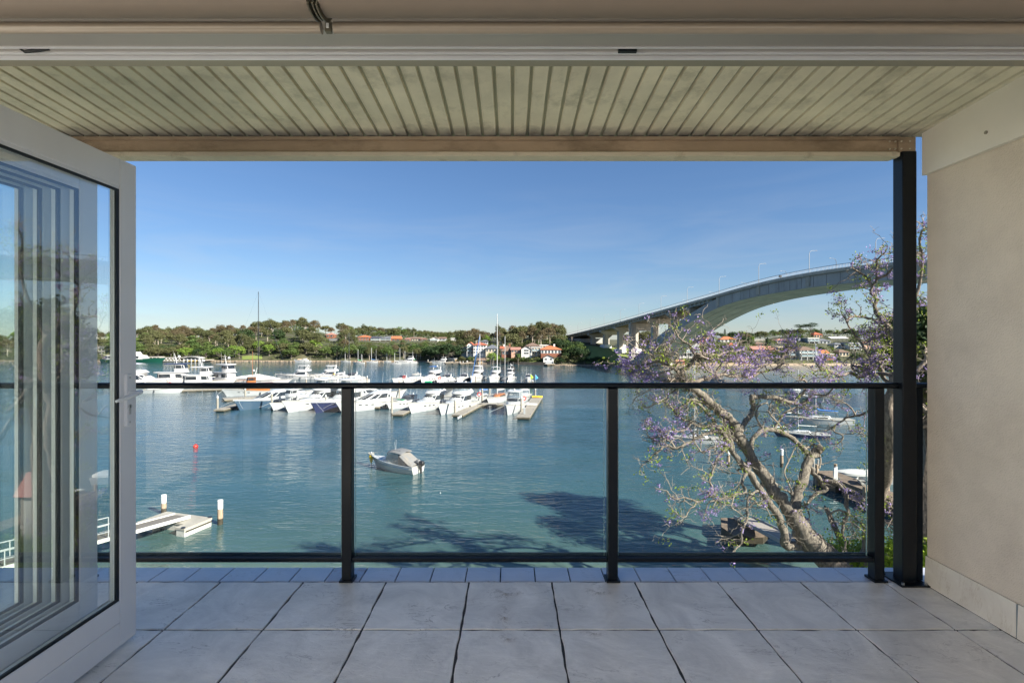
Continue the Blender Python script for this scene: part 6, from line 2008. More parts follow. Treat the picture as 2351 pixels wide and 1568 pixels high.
dock('cross walkway joining the finger dock and the right edge dock', dpt(1085, 927), dpt(1200, 925.5), 2.3)
dock('short finger dock left of the small blue covered cruiser', dpt(912, 950), dpt(946, 934), 2.0)
dock('finger dock on the left side with white capped pile at its end', dpt(502, 940), dpt(566, 923), 1.8)
dock('platform dock behind the first finger dock', dpt(512, 915.5), dpt(600, 910), 4.0)
dock('long back walkway behind the left yachts', dpt(330, 897), dpt(560, 891), 2.6)
dock('walkway between the rows behind the middle cruisers', dpt(600, 906), dpt(905, 902), 2.4)
dock('short finger dock at the right of the sleek white coupe', dpt(860, 934), dpt(910, 912), 1.8)
dock('far back walkway behind the middle back row', dpt(690, 884), dpt(1225, 884), 2.4)
dock('end platform with green and blue flags at the right of the back row', dpt(1218, 886), dpt(1236, 881), 3.0)
def pile(label, px, py, top_py, r=.2, white=True, m=None, group='marina piles', cone=True):
    p = onwater(px, py)
    h = HC + (778 - top_py) / FL * p.y
    t = thing('mooring_pile', label, 'pile', (p.x, p.y, 0), 0, group)
    m = m or M_pile
    cap = .55 if cone else .62
    MB().lathe(0, 0, [(r, -1.5), (r * 1.02, .15)], 12).obj('wet_base', M_piled, t)
    autosm(MB().lathe(0, 0, [(r, .151), (r * .97, h - cap)], 12).obj('shaft', m, t))
    if cone: MB().lathe(0, 0, [(r * 1.06, h - cap), (r * 1.06, h - .42), (r * .95, h - .35), (.02, h)], 12).obj('cap', M_gel, t)
    else: MB().lathe(0, 0, [(r * 1.02, h - cap), (r * 1.02, h - .04), (r * .85, h)], 12).obj('cap', M_gel, t)
    return t
for (px, py, tp, lab) in [(499.5, 942, 907, 'white capped pile at the near end of the left finger dock'), (563, 914, 889, 'pile rising from the platform dock behind the varnished launch'), (624, 941, 898, 'pile between the blue grey cruiser and tall white yacht'),
    (652, 925, 893, 'pile behind the foredeck of the tall white yacht'), (748, 940, 905, 'pile in front of the navy hulled yacht'), (899.5, 950, 903, 'pile at the near end of the short finger dock by the small covered cruiser'),
    (860, 925, 892, 'pile left of the short dock behind the coupe'), (917, 916, 869, 'tall pile at the left of the middle back row'), (1044.5, 953, 913, 'pile at the near end of the long finger dock'),
    (1107, 924, 888, 'pile beside the blue covered yacht on the cross walkway'), (1124, 916, 882, 'pile behind the twin masted boat'), (1197, 952, 908, 'dark pile at the near end of the right edge dock'), (1229, 913, 889, 'pile near the far end of the right edge dock'),
    (606, 882, 863, 'pile left of the flybridge pair in the back row'), (703, 886, 866, 'pile in front of the left flybridge boat in the back row'), (757, 886, 865, 'pile between the two flybridge boats in the back row'), (843, 880, 862, 'lone pile in open water of the back row'),
    (1215, 887, 868, 'left one of two piles by the flags'), (1223, 887, 871, 'right one of two piles by the flags'), (385, 899, 868, 'pile on the back walkway at the far left'), (1092, 886, 860, 'thick pile left of the square flybridge boat'), (1165, 886, 872, 'pile left of the pilot boat'), (333, 900, 875, 'pile behind the white yacht at the far left')]:
    pile(lab, px, py, tp)
# near timber piles with white sleeves
M_pw = mat('white_sleeve', (0.74, 0.73, 0.70), .5, var=.05, vscale=6)
def tpile(lab, px, py, tp, r=.19):
    p = onwater(px, py)
    h = HC + (778 - tp) / FL * p.y
    t = thing('timber_pile', lab, 'pile', (p.x, p.y, 0), 0, 'white topped timber piles')
    mb = MB()
    rg = random.Random(int(px))
    mb.loft([[(rr * (1 + rg.uniform(-.05, .05)) * math.cos(2 * PI * j / 14), rr * (1 + rg.uniform(-.05, .05)) * math.sin(2 * PI * j / 14), z) for j in range(14)] for z, rr in ((.45, r), (h * .4, r), (h * .7, r * .97), (h - .62, r * .96))])
    mb.obj('shaft', M_pilew, t)
    MB().lathe(0, 0, [(r * .9, -1.5), (r * 1.02, .2), (r, .449)], 14).obj('wet_base', M_piled, t)
    autosm(MB().lathe(0, 0, [(r * 1.0, h - .64), (r * 1.0, h - .05), (r * .93, h - .01)], 14).obj('white_sleeve', M_pw, t))
    autosm(MB().lathe(0, 0, [(r * 1.05, h - .07), (r * 1.05, h - .02), (r * .8, h + .03), (.01, h + .04)], 14).obj('cap', M_pw, t))
    return t
tpile('white topped timber pile standing behind the concrete pontoon at left', 376, 1179, 1136)
tpile('white topped timber pile standing free right of the concrete pontoon', 505.5, 1203, 1148)
tpile('white topped timber pile below the dark trunk left of the forked branch', 1672, 1069, 1031, .17)
tpile('white topped timber pile in open water between the two main branches', 1794.5, 1072, 1031, .17)
tpile('short timber pile hidden behind the leaning trunk', 1750, 1118, 1069, .17)
# ---------------------------------------------------------------- left pontoon with gangway
cn = [onwater(515 / 1.0, 1e3)] and None
zt = .62
A_ = onwater((500 + 700 / 5.6) / 1.6333, (1800 + 655 / 5.6) / 1.6333, zt)      # far corner
B_ = onwater((500 + 1655 / 5.6) / 1.6333, (1800 + 785 / 5.6) / 1.6333, zt)     # right corner
C_ = onwater((500 + 1072 / 5.6) / 1.6333, (1800 + 1020 / 5.6) / 1.6333, zt)    # near corner
D_ = onwater((500 + 85 / 5.6) / 1.6333, (1800 + 885 / 5.6) / 1.6333, zt)       # left corner
E_ = onwater((500 + 890 / 5.6) / 1.6333, (1800 + 985 / 5.6) / 1.6333, zt)      # inner corner
t = thing('floating_pontoon', 'sunlit U shaped concrete pontoon at left with a timber gangway resting on it', 'pontoon')
def slab(pts, z0, z1, name, m):
    mb = MB()
    mb.loft([[(p.x, p.y, z) for p in pts] for z in (z0, z1)])
    return mb.obj(name, m, t)
ud = (B_ - A_).normalized(); vd = (C_ - B_).normalized()
Lb = (B_ - A_).length; La = (C_ - B_).length; Ld = (D_ - A_).length
w1 = (C_ - E_).length
pA, pB = A_, B_
slab([A_, A_ + vd * Ld * .98, A_ + vd * Ld * .98 + ud * 1.5, A_ + vd * 1.6 + ud * 1.5, B_ + vd * 1.6 - ud * w1, C_ - ud * w1, C_, B_], zt - .14, zt, 'deck', M_concd)
slab([A_ + vd * .05 + ud * .05, A_ + vd * Ld * .97 + ud * .05, A_ + vd * Ld * .97 + ud * 1.45, A_ + vd * 1.55 + ud * 1.45, B_ + vd * 1.55 - ud * (w1 - .05), C_ - ud * (w1 - .05) - vd * .05, C_ - ud * .04 - vd * .04, B_ + vd * .04 - ud * .04], -.3, zt - .143, 'float', mat('pale_float_side', (.52, .50, .45), .7, dirt=(.16, .13, .06), dscale=2, dlo=.5, dhi=.8))
for f in (0.02, .98):
    q = B_.lerp(C_, f) - ud * .15
    MB().box(q.x - .12, q.x + .12, q.y - .05, q.y + .05, zt, zt + .1).obj('cleat', M_stripe, t)
e0 = B_ + vd * .1 + ud * .03; e1 = C_ - vd * .1 + ud * .03
MB().tube([(e0.x, e0.y, zt - .24), (e1.x, e1.y, zt - .24)], .05, 5).obj('fender_strip', M_piled, t)
# gangway: from far end on the pontoon to off-frame left
g1 = onwater((500 + 1000 / 5.6) / 1.6333, (1800 + 752 / 5.6) / 1.6333, zt + .16)
gd = (onwater((500 + 60 / 5.6) / 1.6333, (1800 + 1085 / 5.6) / 1.6333, zt + .2) - g1)
gd.z = 0
gl = gd.length
gd.normalize()
gt = thing('gangway', 'timber slatted gangway with white side rails leading onto the left pontoon', 'gangway', (g1.x, g1.y, zt + .14), math.atan2(gd.y, gd.x))
GLn = 13.0
gw = (onwater((500 + 1170 / 5.6) / 1.6333, (1800 + 775 / 5.6) / 1.6333, zt) - onwater((500 + 845 / 5.6) / 1.6333, (1800 + 735 / 5.6) / 1.6333, zt)).length
hwd = gw / 2
pl = MB().box(0, .135, -hwd + .06, hwd - .06, 0, .035).obj('plank', mat('grey_plank', (0.17, 0.15, 0.13), .85, var=.25, vscale=3, stretch=(1, 3, 1)), gt)
rg = random.Random(9)
n = int(GLn / .15)
pl.location = (0, 0, .02)
for i in range(1, n):
    q = link('plank', pl.data, gt)
    q.location = (i * .15, 0, .02 + i * .15 * .09 + rg.uniform(-.004, .004))
    q.rotation_euler = (0, -.09, rg.uniform(-.004, .004))
for s in (-1, 1):
    MB().hexa([(-.1, s * hwd - .045, -.10), (GLn, s * hwd - .045, -.10 + GLn * .09), (GLn, s * hwd + .045, -.10 + GLn * .09), (-.1, s * hwd + .045, -.10), (-.1, s * hwd - .045, .13), (GLn, s * hwd - .045, .13 + GLn * .09), (GLn, s * hwd + .045, .13 + GLn * .09), (-.1, s * hwd + .045, .13)]).obj('side_rail', mat('white_gang_rail', (.66, .64, .58), .6, var=.06), gt)
    mb = MB()
    for k in range(9):
        x = 4.6 + k * 1.05
        if x > GLn: break
        z = x * .09
        mb.tube([(x, s * (hwd + .02), z), (x, s * (hwd + .02), z + 1.0)], .03, 5)
    mb.tube([(4.6, s * (hwd + .02), .41 + 1.0), (GLn, s * (hwd + .02), GLn * .09 + 1.0)], .035, 6)
    mb.tube([(4.6, s * (hwd + .02), .41 + .5), (GLn, s * (hwd + .02), GLn * .09 + .5)], .025, 6)
    mb.obj('hand_rail', M_gel, gt)
# ---------------------------------------------------------------- buoys and small floats
def buoy(lab, px, py, r, m, name='mooring_buoy'):
    p = onwater(px, py)
    t = MB().ball((0, 0, r * .5), r, 10).obj(name, m, loc=(p.x, p.y, 0), smooth=True)
    tag(t, lab, 'buoy')
    MB().tube([(0, 0, r * 1.45), (0, 0, r * 1.7)], r * .2, 6).obj('ring', M_stripe, t)
    return t
buoy('red round buoy floating alone in the left water', 449, 1027.5, .30, M_red)
buoy('red buoy at the waterline in front of the navy yacht', 735, 944, .42, M_red)
buoy('red buoy at the left flybridge boat of the back row', 613, 877, .4, M_red)
buoy('white small buoy off the far jetty', 996, 834, .4, M_gel)
buoy('tiny white float in the open middle water', 1011, 1132, .06, M_gel)
def life_ring(lab, px, py, zc, r=.38):
    p = onwater(px, py)
    mb = MB()
    mb.loft([[((r + .09 * math.cos(b)) * math.cos(a), .09 * math.sin(b), zc + (r + .09 * math.cos(b)) * math.sin(a)) for b in frange(0, 2 * PI * 5 / 6, 6)] for a in frange(0, 2 * PI, 17)], cap0=False, cap1=False)
    o = mb.obj('life_ring', M_red, loc=(p.x, p.y, 0))
    tag(o, lab, 'life ring')
    MB().tube([(0, .1, .3), (0, .1, zc + r)], .04, 5).obj('post', M_gel, o)
life_ring('red life ring on a post at the cross walkway', 1100, 925, 1.9)
life_ring('red life ring on a post beside the walkaround boat', 1203, 936, 1.9)
life_ring('red life ring on a post in the back row', 928, 882, 2.2)
life_ring('red life ring above the back walkway at left', 390, 897, 1.9)
life_ring('red life ring between low boats of the back row', 1009, 885, 2.2)
def flag(lab, px, py, col):
    p = onwater(px, py)
    t = thing('flag', lab, 'flag', (p.x, p.y, 0))
    MB().tube([(0, 0, .5), (0, 0, 3.4)], .03, 5).obj('pole', M_gel, t)
    mb = MB(); mb.add([(0, 0, 3.35), (.9, .1, 2.3), (.55, -.1, 2.0), (0.02, 0, 1.6), (0, .03, 3.35), (.9, .13, 2.3), (.55, -.07, 2.0), (.02, .03, 1.6)], [(0, 1, 2, 3), (7, 6, 5, 4)])
    mb.obj('cloth', mat('flag_' + lab.split()[0], col, .7), t)
flag('green feather flag at the end of the back row', 1218, 884, (.35, .6, .05))
flag('blue feather flag at the end of the back row', 1229, 885, (.05, .3, .6))
def small_dinghy(lab, loc, L, rz, inner, outer, name='dinghy'):
    t = thing(name, lab, 'dinghy', loc, rz)
    mb = MB()
    rings = []
    for i in range(9):
        u = i / 8; x = -L / 2 + L * u
        w = L * .26 * (1 - max(0, (u - .4) / .6) ** 2.2) + .02
        rings.append([(x, -w, .38), (x, -w * .7, .05), (x, 0, 0), (x, w * .7, .05), (x, w, .38), (x, w * .82, .36), (x, w * .5, .12), (x, 0, .09), (x, -w * .5, .12), (x, -w * .82, .36)])
    autosm(mb.loft(rings).obj('hull', outer, t))
    MB().box(-.15, .15, -L * .2, L * .2, .24, .28).obj('thwart', inner, t)
    MB().loft([[(-L / 2 + L * u, -w, .125), (-L / 2 + L * u, w, .125), (-L / 2 + L * u, w, .14), (-L / 2 + L * u, -w, .14)] for u, w in ((.05, L * .13), (.5, L * .13), (.9, .06))]).obj('floor', inner, t)
    return t
p = dpt(1221, 931); small_dinghy('white dinghy with blue inside lying on the right edge dock', (p.x, p.y, .58), 2.3, .3, M_bcanvas, M_gel)
p = dpt(1240, 913); small_dinghy('yellow dinghy at the far end of the right edge dock', (p.x - .6, p.y, .58), 2.4, .1, M_yellow, M_yellow)
def pedestal(lab, px, py):
    p = dpt(px, py); t = thing('power_pedestal', lab, 'pedestal', (p.x, p.y, .55))
    MB().box(-.16, .16, -.12, .12, 0, 1.0).obj('body', M_greyh, t)
    MB().box(-.19, .19, -.15, .15, 1.0, 1.12).obj('lid', M_gel, t)
pedestal('grey service pedestal left of the blue covered yacht', 1076, 929)
pedestal('second grey service pedestal beside the cross walkway pile', 1089, 927)
pedestal('grey service pedestal at the near end of the right edge dock', 1204, 950)
# blue and white fenders along the finger dock
a_, b2 = dpt(1048, 957), dpt(1098, 930.5)
for i in range(17):
    q = a_.lerp(b2, (i + .5) / 17)
    o = MB().lathe(0, 0, [(.02, .02), (.15, .12), (.15, .46), (.02, .56)], 8).obj('dock_fender', M_gel if i < 8 else mat('blue_fender', (.02, .05, .35), .4), loc=(q.x + .15, q.y - .1, 0))
    tag(o, 'white fender hanging on the near half of the finger dock side' if i < 8 else 'blue fender hanging on the far half of the finger dock side', 'fender', 'white fenders on the finger dock' if i < 8 else 'blue fenders on the finger dock')
# ---------------------------------------------------------------- ferry wharf on the far left
def P51(x, y): return 306.1 + x * .10542, 704.1 + y * .10542
def wbox(t, name, x0, x1, y0, y1, Y, dep, m):
    a = at(*P51(x0, y1), Y); b = at(*P51(x1, y0), Y)
    return MB().box(a.x, b.x, Y, Y + dep, a.z, b.z).obj(name, m, t)
YW = 303
t = thing('ferry_wharf', 'ferry wharf with long shelter roofs and white truss gangway on the far left shore', 'wharf')
wbox(t, 'shelter_roof', 95, 560, 1088, 1108, YW + 4, 5, M_gel2)
wbox(t, 'roof_fascia', 225, 330, 1100, 1116, YW + 3.9, .1, mat('wharf_green', (.06, .25, .15), .6))
wbox(t, 'back_wall', 100, 530, 1112, 1190, YW + 8, .4, M_rd)
for x in (150, 240, 330, 410, 500):
    wbox(t, 'post', x, x + 9, 1108, 1190, YW + 4, .3, M_trim)
wbox(t, 'pontoon', 330, 560, 1180, 1206, YW + 3, 7, M_concd)
wbox(t, 'gangway_roof', 565, 1095, 1103, 1118, YW + 4, 3, M_gel2)
wbox(t, 'gangway_floor', 600, 1060, 1176, 1188, YW + 4, 2.5, M_gel2)
for i in range(6):
    x0 = 605 + i * 72
    for (xa, xb) in ((x0, x0 + 36), (x0 + 72, x0 + 36)):
        a = at(*P51(xa, 1178), YW + 4); b = at(*P51(xb, 1122), YW + 4)
        MB().tube([a, b], .13, 4).obj('truss_bar', M_gel, t)
# curved shelter
mb = MB(); aa, bb = at(*P51(1090, 1120), YW + 3), at(*P51(1440, 1082), YW + 3)
mb.loft([[(aa.x + (bb.x - aa.x) * u, y, aa.z + (bb.z - aa.z) * math.sin(PI * min(1, u * .9 + .12)) ** .6 + dz) for u in frange(0, 1, 12) for dz in (0,)] + [(aa.x + (bb.x - aa.x) * u, y, aa.z + (bb.z - aa.z) * math.sin(PI * min(1, u * .9 + .12)) ** .6 - .25) for u in reversed(frange(0, 1, 12))] for y in (YW + 3, YW + 9)])
mb.obj('curved_roof', M_gel, t)
wbox(t, 'glass_wall', 1120, 1410, 1118, 1160, YW + 6, .1, M_blueh)
wbox(t, 'platform', 1080, 1600, 1160, 1176, YW + 2, 9, M_concd)
wbox(t, 'yellow_stripe', 1180, 1390, 1177, 1186, YW + 1.9, .1, M_yellow)
for x in (1085, 1165, 1250, 1335, 1415, 1490):
    wbox(t, 'pile', x, x + 16, 1140, 1200, YW + 1.5, .5, M_gel)
wbox(t, 'shadow_wall', 1100, 1620, 1180, 1200, YW + 9, .3, M_rd)
k_ = thing('toilet_block', 'small blue grey tower kiosk above the ferry wharf', 'kiosk')
wbox(k_, 'body', 1420, 1520, 930, 1025, YW + 20, 4, M_blueh)
wbox(k_, 'roof', 1412, 1528, 922, 932, YW + 19.7, 4.6, M_rg)
m_ = thing('memorial_wall', 'pale stepped wall with posts below the blue grey kiosk', 'wall')
wbox(m_, 'wall', 1225, 1490, 1030, 1095, YW + 15, 2, M_cream)
for x in (1255, 1330, 1400, 1470): wbox(m_, 'post', x, x + 10, 1010, 1062, YW + 14.6, .4, M_trim)
f = thing('ferry', 'green and white river ferry at the wharf on the far left', 'ferry')
L = 34
fr = MB(); rg_ = hull_pts(L, 8, 1.8, 2.6, rake=2.0); autosm(fr.loft(rg_).obj('hull', mat('ferry_green', (.008, .07, .045), .4), f), 50)
shell(f, 'cabin', [(1.8, 9, -15, 3.6), (4.2, 7, -15, 3.5)], M_gel, p=4)
for x0 in range(-14, 6, 2): MB().box(x0, x0 + 1.5, -3.72, -3.62, 2.7, 3.7).obj('window', M_bwin, f)
shell(f, 'wheelhouse', [(4.2, 5, -1, 2.2), (6.2, 3.6, -1, 2.0)], M_gel, p=3)
MB().box(-15, 4, -3.3, 3.3, 4.21, 4.4).obj('upper_deck', mat('ferry_cream', (.62, .56, .38), .6), f)
q = onwater(318, 831.5); f.location = (q.x - 3, q.y, 0); f.rotation_euler = (0, 0, R(2))
# far jetties by the boat shed
dock('low jetty with white boat left of the stone boat shed on the far shore', dpt(*W5(1660, 700), .6), dpt(*W5(1830, 690), .6), 2.5, .7, name='jetty')
dock('jetty in front of the stone boat shed on the far shore', dpt(*W5(1905, 708), .6), dpt(*W5(2110, 704), .6), 3, .8, name='jetty')
dock('thin jetty with piles below the big white red roofed house', dpt(*W5(2120, 720), .5), dpt(*W5(2330, 708), .5), 2, .7, name='jetty')
dock('small landing below the white boathouse', dpt(P6x(1620), P6y(890), .5), dpt(P6x(1760), P6y(880), .5), 2.5, 1.0, name='jetty')
for i, (x, y) in enumerate([(1665, 700), (1745, 690), (1815, 686), (2135, 722), (2180, 722), (2235, 716), (2245, 716)]):
    px, py = W5(x, y)
    pile(['pile at the left tip of the low far jetty', 'pile in the middle of the low far jetty', 'pile at the right of the low far jetty', 'first pile of the thin far jetty', 'second pile of the thin far jetty', 'third pile of the thin far jetty', 'fourth pile of the thin far jetty'][i], px, py, py - 6.5, .3, group='far jetty piles')
# power poles
def ppole(lab, px, ytop, ybase, Y):
    a = at(px, ytop, Y); b = at(px, ybase, Y)
    t = thing('power_pole', lab, 'power pole', (a.x, Y, 0))
    MB().tube([(0, 0, b.z - 3), (0, 0, a.z)], .17, 6).obj('pole', M_palebark, t)
    MB().box(-1.1, 1.1, -.08, .08, a.z - .5, a.z - .35).obj('crossarm', M_bark, t)
ppole('power pole behind the brick cottages', P6x(978), P6y(425), P6y(560), 300)
ppole('power pole above the brown pyramid roof', P6x(1434), P6y(435), P6y(500), 310)
ppole('power pole left of the bridge end', P6x(2090), P6y(390), P6y(470), 330)
ppole('power pole above the far stone ramp', 578.5, 781, 800, 345)
ppole('second power pole above the far stone ramp', 599, 783, 800, 345)

# ================================================================ the small motor boat moored in front
t = thing('motor_boat', 'small white motorboat with grey canvas canopy and black outboard on its mooring', 'motorboat')
L, B = 5.7, 2.25
rings = []
n = 15
for i in range(n):
    u = i / (n - 1); x = -L / 2 + L * u
    bt = B / 2 * (.93 + .07 * min(1, u * 3)) * (1 - max(0, (u - .42) / .58) ** 2.3)
    fb = .78 + .42 * u ** 1.6
    wt = bt * (.86 - .45 * max(0, (u - .45) / .55) ** 1.6)
    rk = .75 * u ** 4
    bt = max(bt, .02); wt = max(wt, .01)
    rings.append([(x - rk * .3, 0, -.3), (x - rk * .1, -wt * .92, -.02), (x, -wt, .08), (x + rk * .3, -(wt + bt) / 2, fb * .42), (x + rk * .45, -(bt * .95), fb * .62), (x + rk * .55, -bt * 1.01, fb * .66), (x + rk, -bt, fb),
                  (x + rk, bt, fb), (x + rk * .55, bt * 1.01, fb * .66), (x + rk * .45, bt * .95, fb * .62), (x + rk * .3, (wt + bt) / 2, fb * .42), (x, wt, .08), (x - rk * .1, wt * .92, -.02)])
autosm(MB().loft(rings).obj('hull', mat('cream_gelcoat', (.50, .48, .43), .3, coat=.3, dirt=(.45, .42, .34), dscale=1.5, dlo=.55, dhi=.85), t), 40)
for s4, sg in ((5, -1), (8, 1)):
    mb = MB(); k = 0
    for i in range(1, n - 1):
        a, b = rings[i][s4], rings[i + 1][s4]
        a2 = rings[i][s4 + sg * -1 if False else (6 if sg < 0 else 7)]; b2_ = rings[i + 1][6 if sg < 0 else 7]
        lo, hi = (.10, .30)
        h = .34 if i < 6 else .14
        P = [Vector(a).lerp(Vector(a2), lo), Vector(b).lerp(Vector(b2_), lo), Vector(b).lerp(Vector(b2_), lo + h), Vector(a).lerp(Vector(a2), lo + h)]
        P = [(p.x, p.y + sg * .012, p.z) for p in P]
        mb.quad(*(P if sg < 0 else P[::-1]))
    mb.obj('blue_stripe', mat('boat_blue_stripe', (.03, .12, .22), .35), t)
MB().tube([(r[6][0], r[6][1] * 1.01, r[6][2]) for r in rings] + [(r[7][0], r[7][1] * 1.01, r[7][2]) for r in reversed(rings)], .03, 6).obj('gunwale', mat('grey_gunwale', (.35, .38, .42), .5), t)
MB().loft([[(r[6][0] - .02, r[6][1] * .96, r[6][2] - .02), (r[7][0] - .02, r[7][1] * .96, r[7][2] - .02), (r[7][0] - .02, r[7][1] * .96, r[7][2] + .01), (r[6][0] - .02, r[6][1] * .96, r[6][2] + .01)] for r in rings[7:]]).obj('foredeck', M_gel, t)
tr = [(.93, 1.95, .30, .75), (1.12, 1.75, .20, .78), (1.34, 1.15, .1, .66)]
shell(t, 'cabin_top', [(z, a, b - .6, w) for z, a, b, w in tr], M_gel, p=2.0)
ws = [(1.30, 1.10, -.75, .93), (1.85, .45, -.75, .86)]
band(t, 'wind_screen', ws, 1.30, 1.84, [(-62, -22), (-19, 19), (22, 62), (65, 95)], M_bclear, p=3)
mb = MB()
for sg in (-1, 1):
    mb.tube([(1.15, sg * .55, 1.3), (.52, sg * .55, 1.86)], .022, 5); mb.tube([(.3, sg * .95, 1.25), (.3, sg * .9, 1.87)], .02, 5); mb.tube([(.5, sg * .97, 1.2), (-.3, sg * .93, 1.95)], .018, 5); mb.tube([(-.3, sg * .97, 1.2), (.45, sg * .93, 1.95)], .018, 5)
mb.obj('canopy_frame', M_chrome, t)
mb = MB()
for x, z, w in ((.62, 2.05, .92), (.2, 2.18, .95), (-.35, 2.2, .95), (-.8, 2.14, .93), (-1.15, 2.06, .92)):
    pass
prof = [(.66, 1.98, .88), (.5, 2.12, .93), (.0, 2.22, .96), (-.5, 2.22, .96), (-1.0, 2.16, .96), (-1.3, 2.1, .95)]
mb.loft([[(x, -w, z - .16), (x, -w * .8, z - .02), (x, 0, z + .04), (x, w * .8, z - .02), (x, w, z - .16), (x, w * .98, z - .19), (x, 0, z - .01), (x, -w * .98, z - .19)] for x, z, w in prof])
autosm(mb.obj('canopy', M_gcanvas, t), 50)
mb = MB()
prof = [(-.95, 2.0, .90), (-1.6, 1.62, .96), (-2.3, 1.18, 1.0), (-2.78, .92, .98)]
mb.loft([[(x, -w, max(.80, z - .22)), (x, -w * .75, z), (x, w * .75, z), (x, w, max(.80, z - .22))] for x, z, w in prof], close=False)
for sg in (-1, 1):
    mb.add([(-.95, sg * .92, 1.78), (-2.3, sg * 1.02, .96), (-.95, sg * 1.04, .90)], [(0, 1, 2), (2, 1, 0)])
mb.obj('cockpit_cover', mat('grey_cockpit_cover', (.20, .195, .19), .85, dirt=(.27, .22, .165), dscale=1.3, dlo=.45, dhi=.75), t)
for sg in (-1, 1):
    MB().add([(-.3, sg * .955, 1.9), (-.95, sg * .955, 1.86), (-1.0, sg * 1.05, .92), (-.25, sg * 1.03, .98)], [(0, 1, 2, 3), (3, 2, 1, 0)]).obj('side_screen', M_bclear, t)
    MB().add([(.5, sg * .93, 1.9), (-.28, sg * .955, 1.9), (-.23, sg * 1.03, 1.0), (.75, sg * .98, 1.25)], [(0, 1, 2, 3), (3, 2, 1, 0)]).obj('side_screen', M_bclear, t)
om = mat('outboard_black', (.02, .02, .022), .3)
ob = MB()
ob.loft([outline(z, a, b, w, 16, 3) for z, a, b, w in ((.72, -2.98, -3.30, .14), (.85, -2.92, -3.50, .21), (1.12, -2.94, -3.56, .22), (1.28, -3.0, -3.5, .17), (1.33, -3.1, -3.4, .08))])
oo = autosm(ob.obj('outboard_motor', om, t), 50)
MB().loft([outline(z, a, b, w, 12, 3) for z, a, b, w in ((-.1, -3.05, -3.25, .05), (.3, -3.05, -3.28, .07), (.73, -3.0, -3.25, .1))]).obj('outboard_leg', om, oo)
MB().box(-2.98, -2.84, -.12, .12, .35, .85).obj('outboard_bracket', mat('grey_metal', (.3, .3, .3), .4), oo)
MB().loft([outline(z, a, b, w, 14, 3) for z, a, b, w in ((1.1, -2.5, -3.0, .20), (1.3, -2.55, -3.02, .2), (1.42, -2.7, -2.95, .12))]).obj('outboard_cowl', M_gcanvas, t)
bowr = MB()
for sg in (-1, 1):
    pts = [(1.6, sg * .85, 1.35), (2.3, sg * .6, 1.48), (3.0, sg * .28, 1.58), (3.35, sg * .12, 1.6)]
    bowr.tube(pts, .016, 5)
    for p_ in pts[1:]: bowr.tube([(p_[0] - .05, p_[1], 1.1), p_], .014, 4)
bowr.obj('bow_rail', M_chrome, t)
MB().tube([(.9, -.9, 1.2), (.86, -.9, 3.0)], [.022, .012], 5).obj('antenna', M_gel, t)
MB().tube([(-.2, .5, 2.2), (-.1, .5, 3.1)], [.018, .01], 5).obj('antenna', M_gel, t)
mb = MB()
for x in (-.1, -.35, -.6, -.85): mb.tube([(x, .55, 2.2), (x, .55, 2.36)], .025, 5)
mb.tube([(0, .55, 2.24), (-.95, .55, 2.22)], .02, 5)
mb.obj('rod_holder', M_chrome, t)
nm = MB().box(-2.2, -1.5, -1.135, -1.128, .47, .53).obj('name_lettering', mat('dark_blue_print', (.05, .08, .15), .5), t)
bow = onwater(870, 1071.5); st = onwater(936, 1090)
hd = math.atan2(bow.y - st.y, bow.x - st.x)
mid = (bow + st) / 2
t.location = (mid.x + .35, mid.y + .35, 0); t.rotation_euler = (0, 0, R(153))
by = thing('mooring_buoy', 'yellow cone buoy with white rope float at the bow of the small motorboat', 'buoy')
q = onwater(852.5, 1069)
by.location = (q.x, q.y, 0)
MB().lathe(0, 0, [(.02, .25), (.14, .5), (.26, .95), (.26, 1.15), (.1, 1.25)], 12).obj('cone', M_yellow, by)
MB().tube([(0, 0, -.3), (0, 0, .4)], .03, 5).obj('chain', M_stripe, by)
MB().loft([[(.32 * math.cos(a) + 0, (.32 * math.sin(a)) + .09 * math.cos(b), 1.35 + .09 * math.sin(b)) for b in frange(0, 2 * PI * 4 / 5, 5)] for a in frange(0, 2 * PI, 13)], cap0=False, cap1=False).obj('rope_float', M_gel2, by)
MB().ball((.02, .05, 1.42), .13, 8).obj('white_float', M_gel, by)
# ================================================================ near bank on the right: ground, hedge, jetties
M_bank = mat('near_bank_soil', (0.10, 0.085, 0.05), .95, col2=(.16, .14, .07), vscale=1.2)
nb = MB()
edge = [(14.2, -6), (14.2, 21), (15.2, 24.6), (17.5, 25.6), (21, 26.2), (27, 27), (40, 27), (90, 24), (90, -6)]
nb.loft([[(x + (.9 if x < 20 else 0), y - .9, 3.1) for x, y in edge], [(x, y, 1.2) for x, y in edge], [(x - .5, y + .5, -1.5) for x, y in edge]][::-1])
struct(nb.obj('near_bank', M_bank))
rs = np.random.RandomState(12)
P = []
for i in range(330):
    x = rs.uniform(15.6, 23); y = rs.uniform(22.4, 25.4)
    q = rs.normal(size=(34, 3)) * np.array([.33, .33, .22]); P.append(q + np.array([x, y, 3.35 + .45 * rs.rand() + max(0, (x - 17)) * .03]))
P = np.concatenate(P)
V, F = quads(P, .075 * (.6 + .8 * rs.rand(len(P))), rs.normal(size=(len(P), 3)) + np.array([0, 0, .5]), .6, rs)
hd_ = thing('hedge', 'bright yellow green hedge at the foot of the right railing posts', 'hedge')
link('foliage', npmesh('foliage', V, F, leaf_mat('hedge_leaves', (.16, .26, .02), (.36, .44, .04))), hd_)
MB().box(15.7, 23, 22.6, 25.1, 2.6, 3.4).obj('stems', M_bark, hd_)
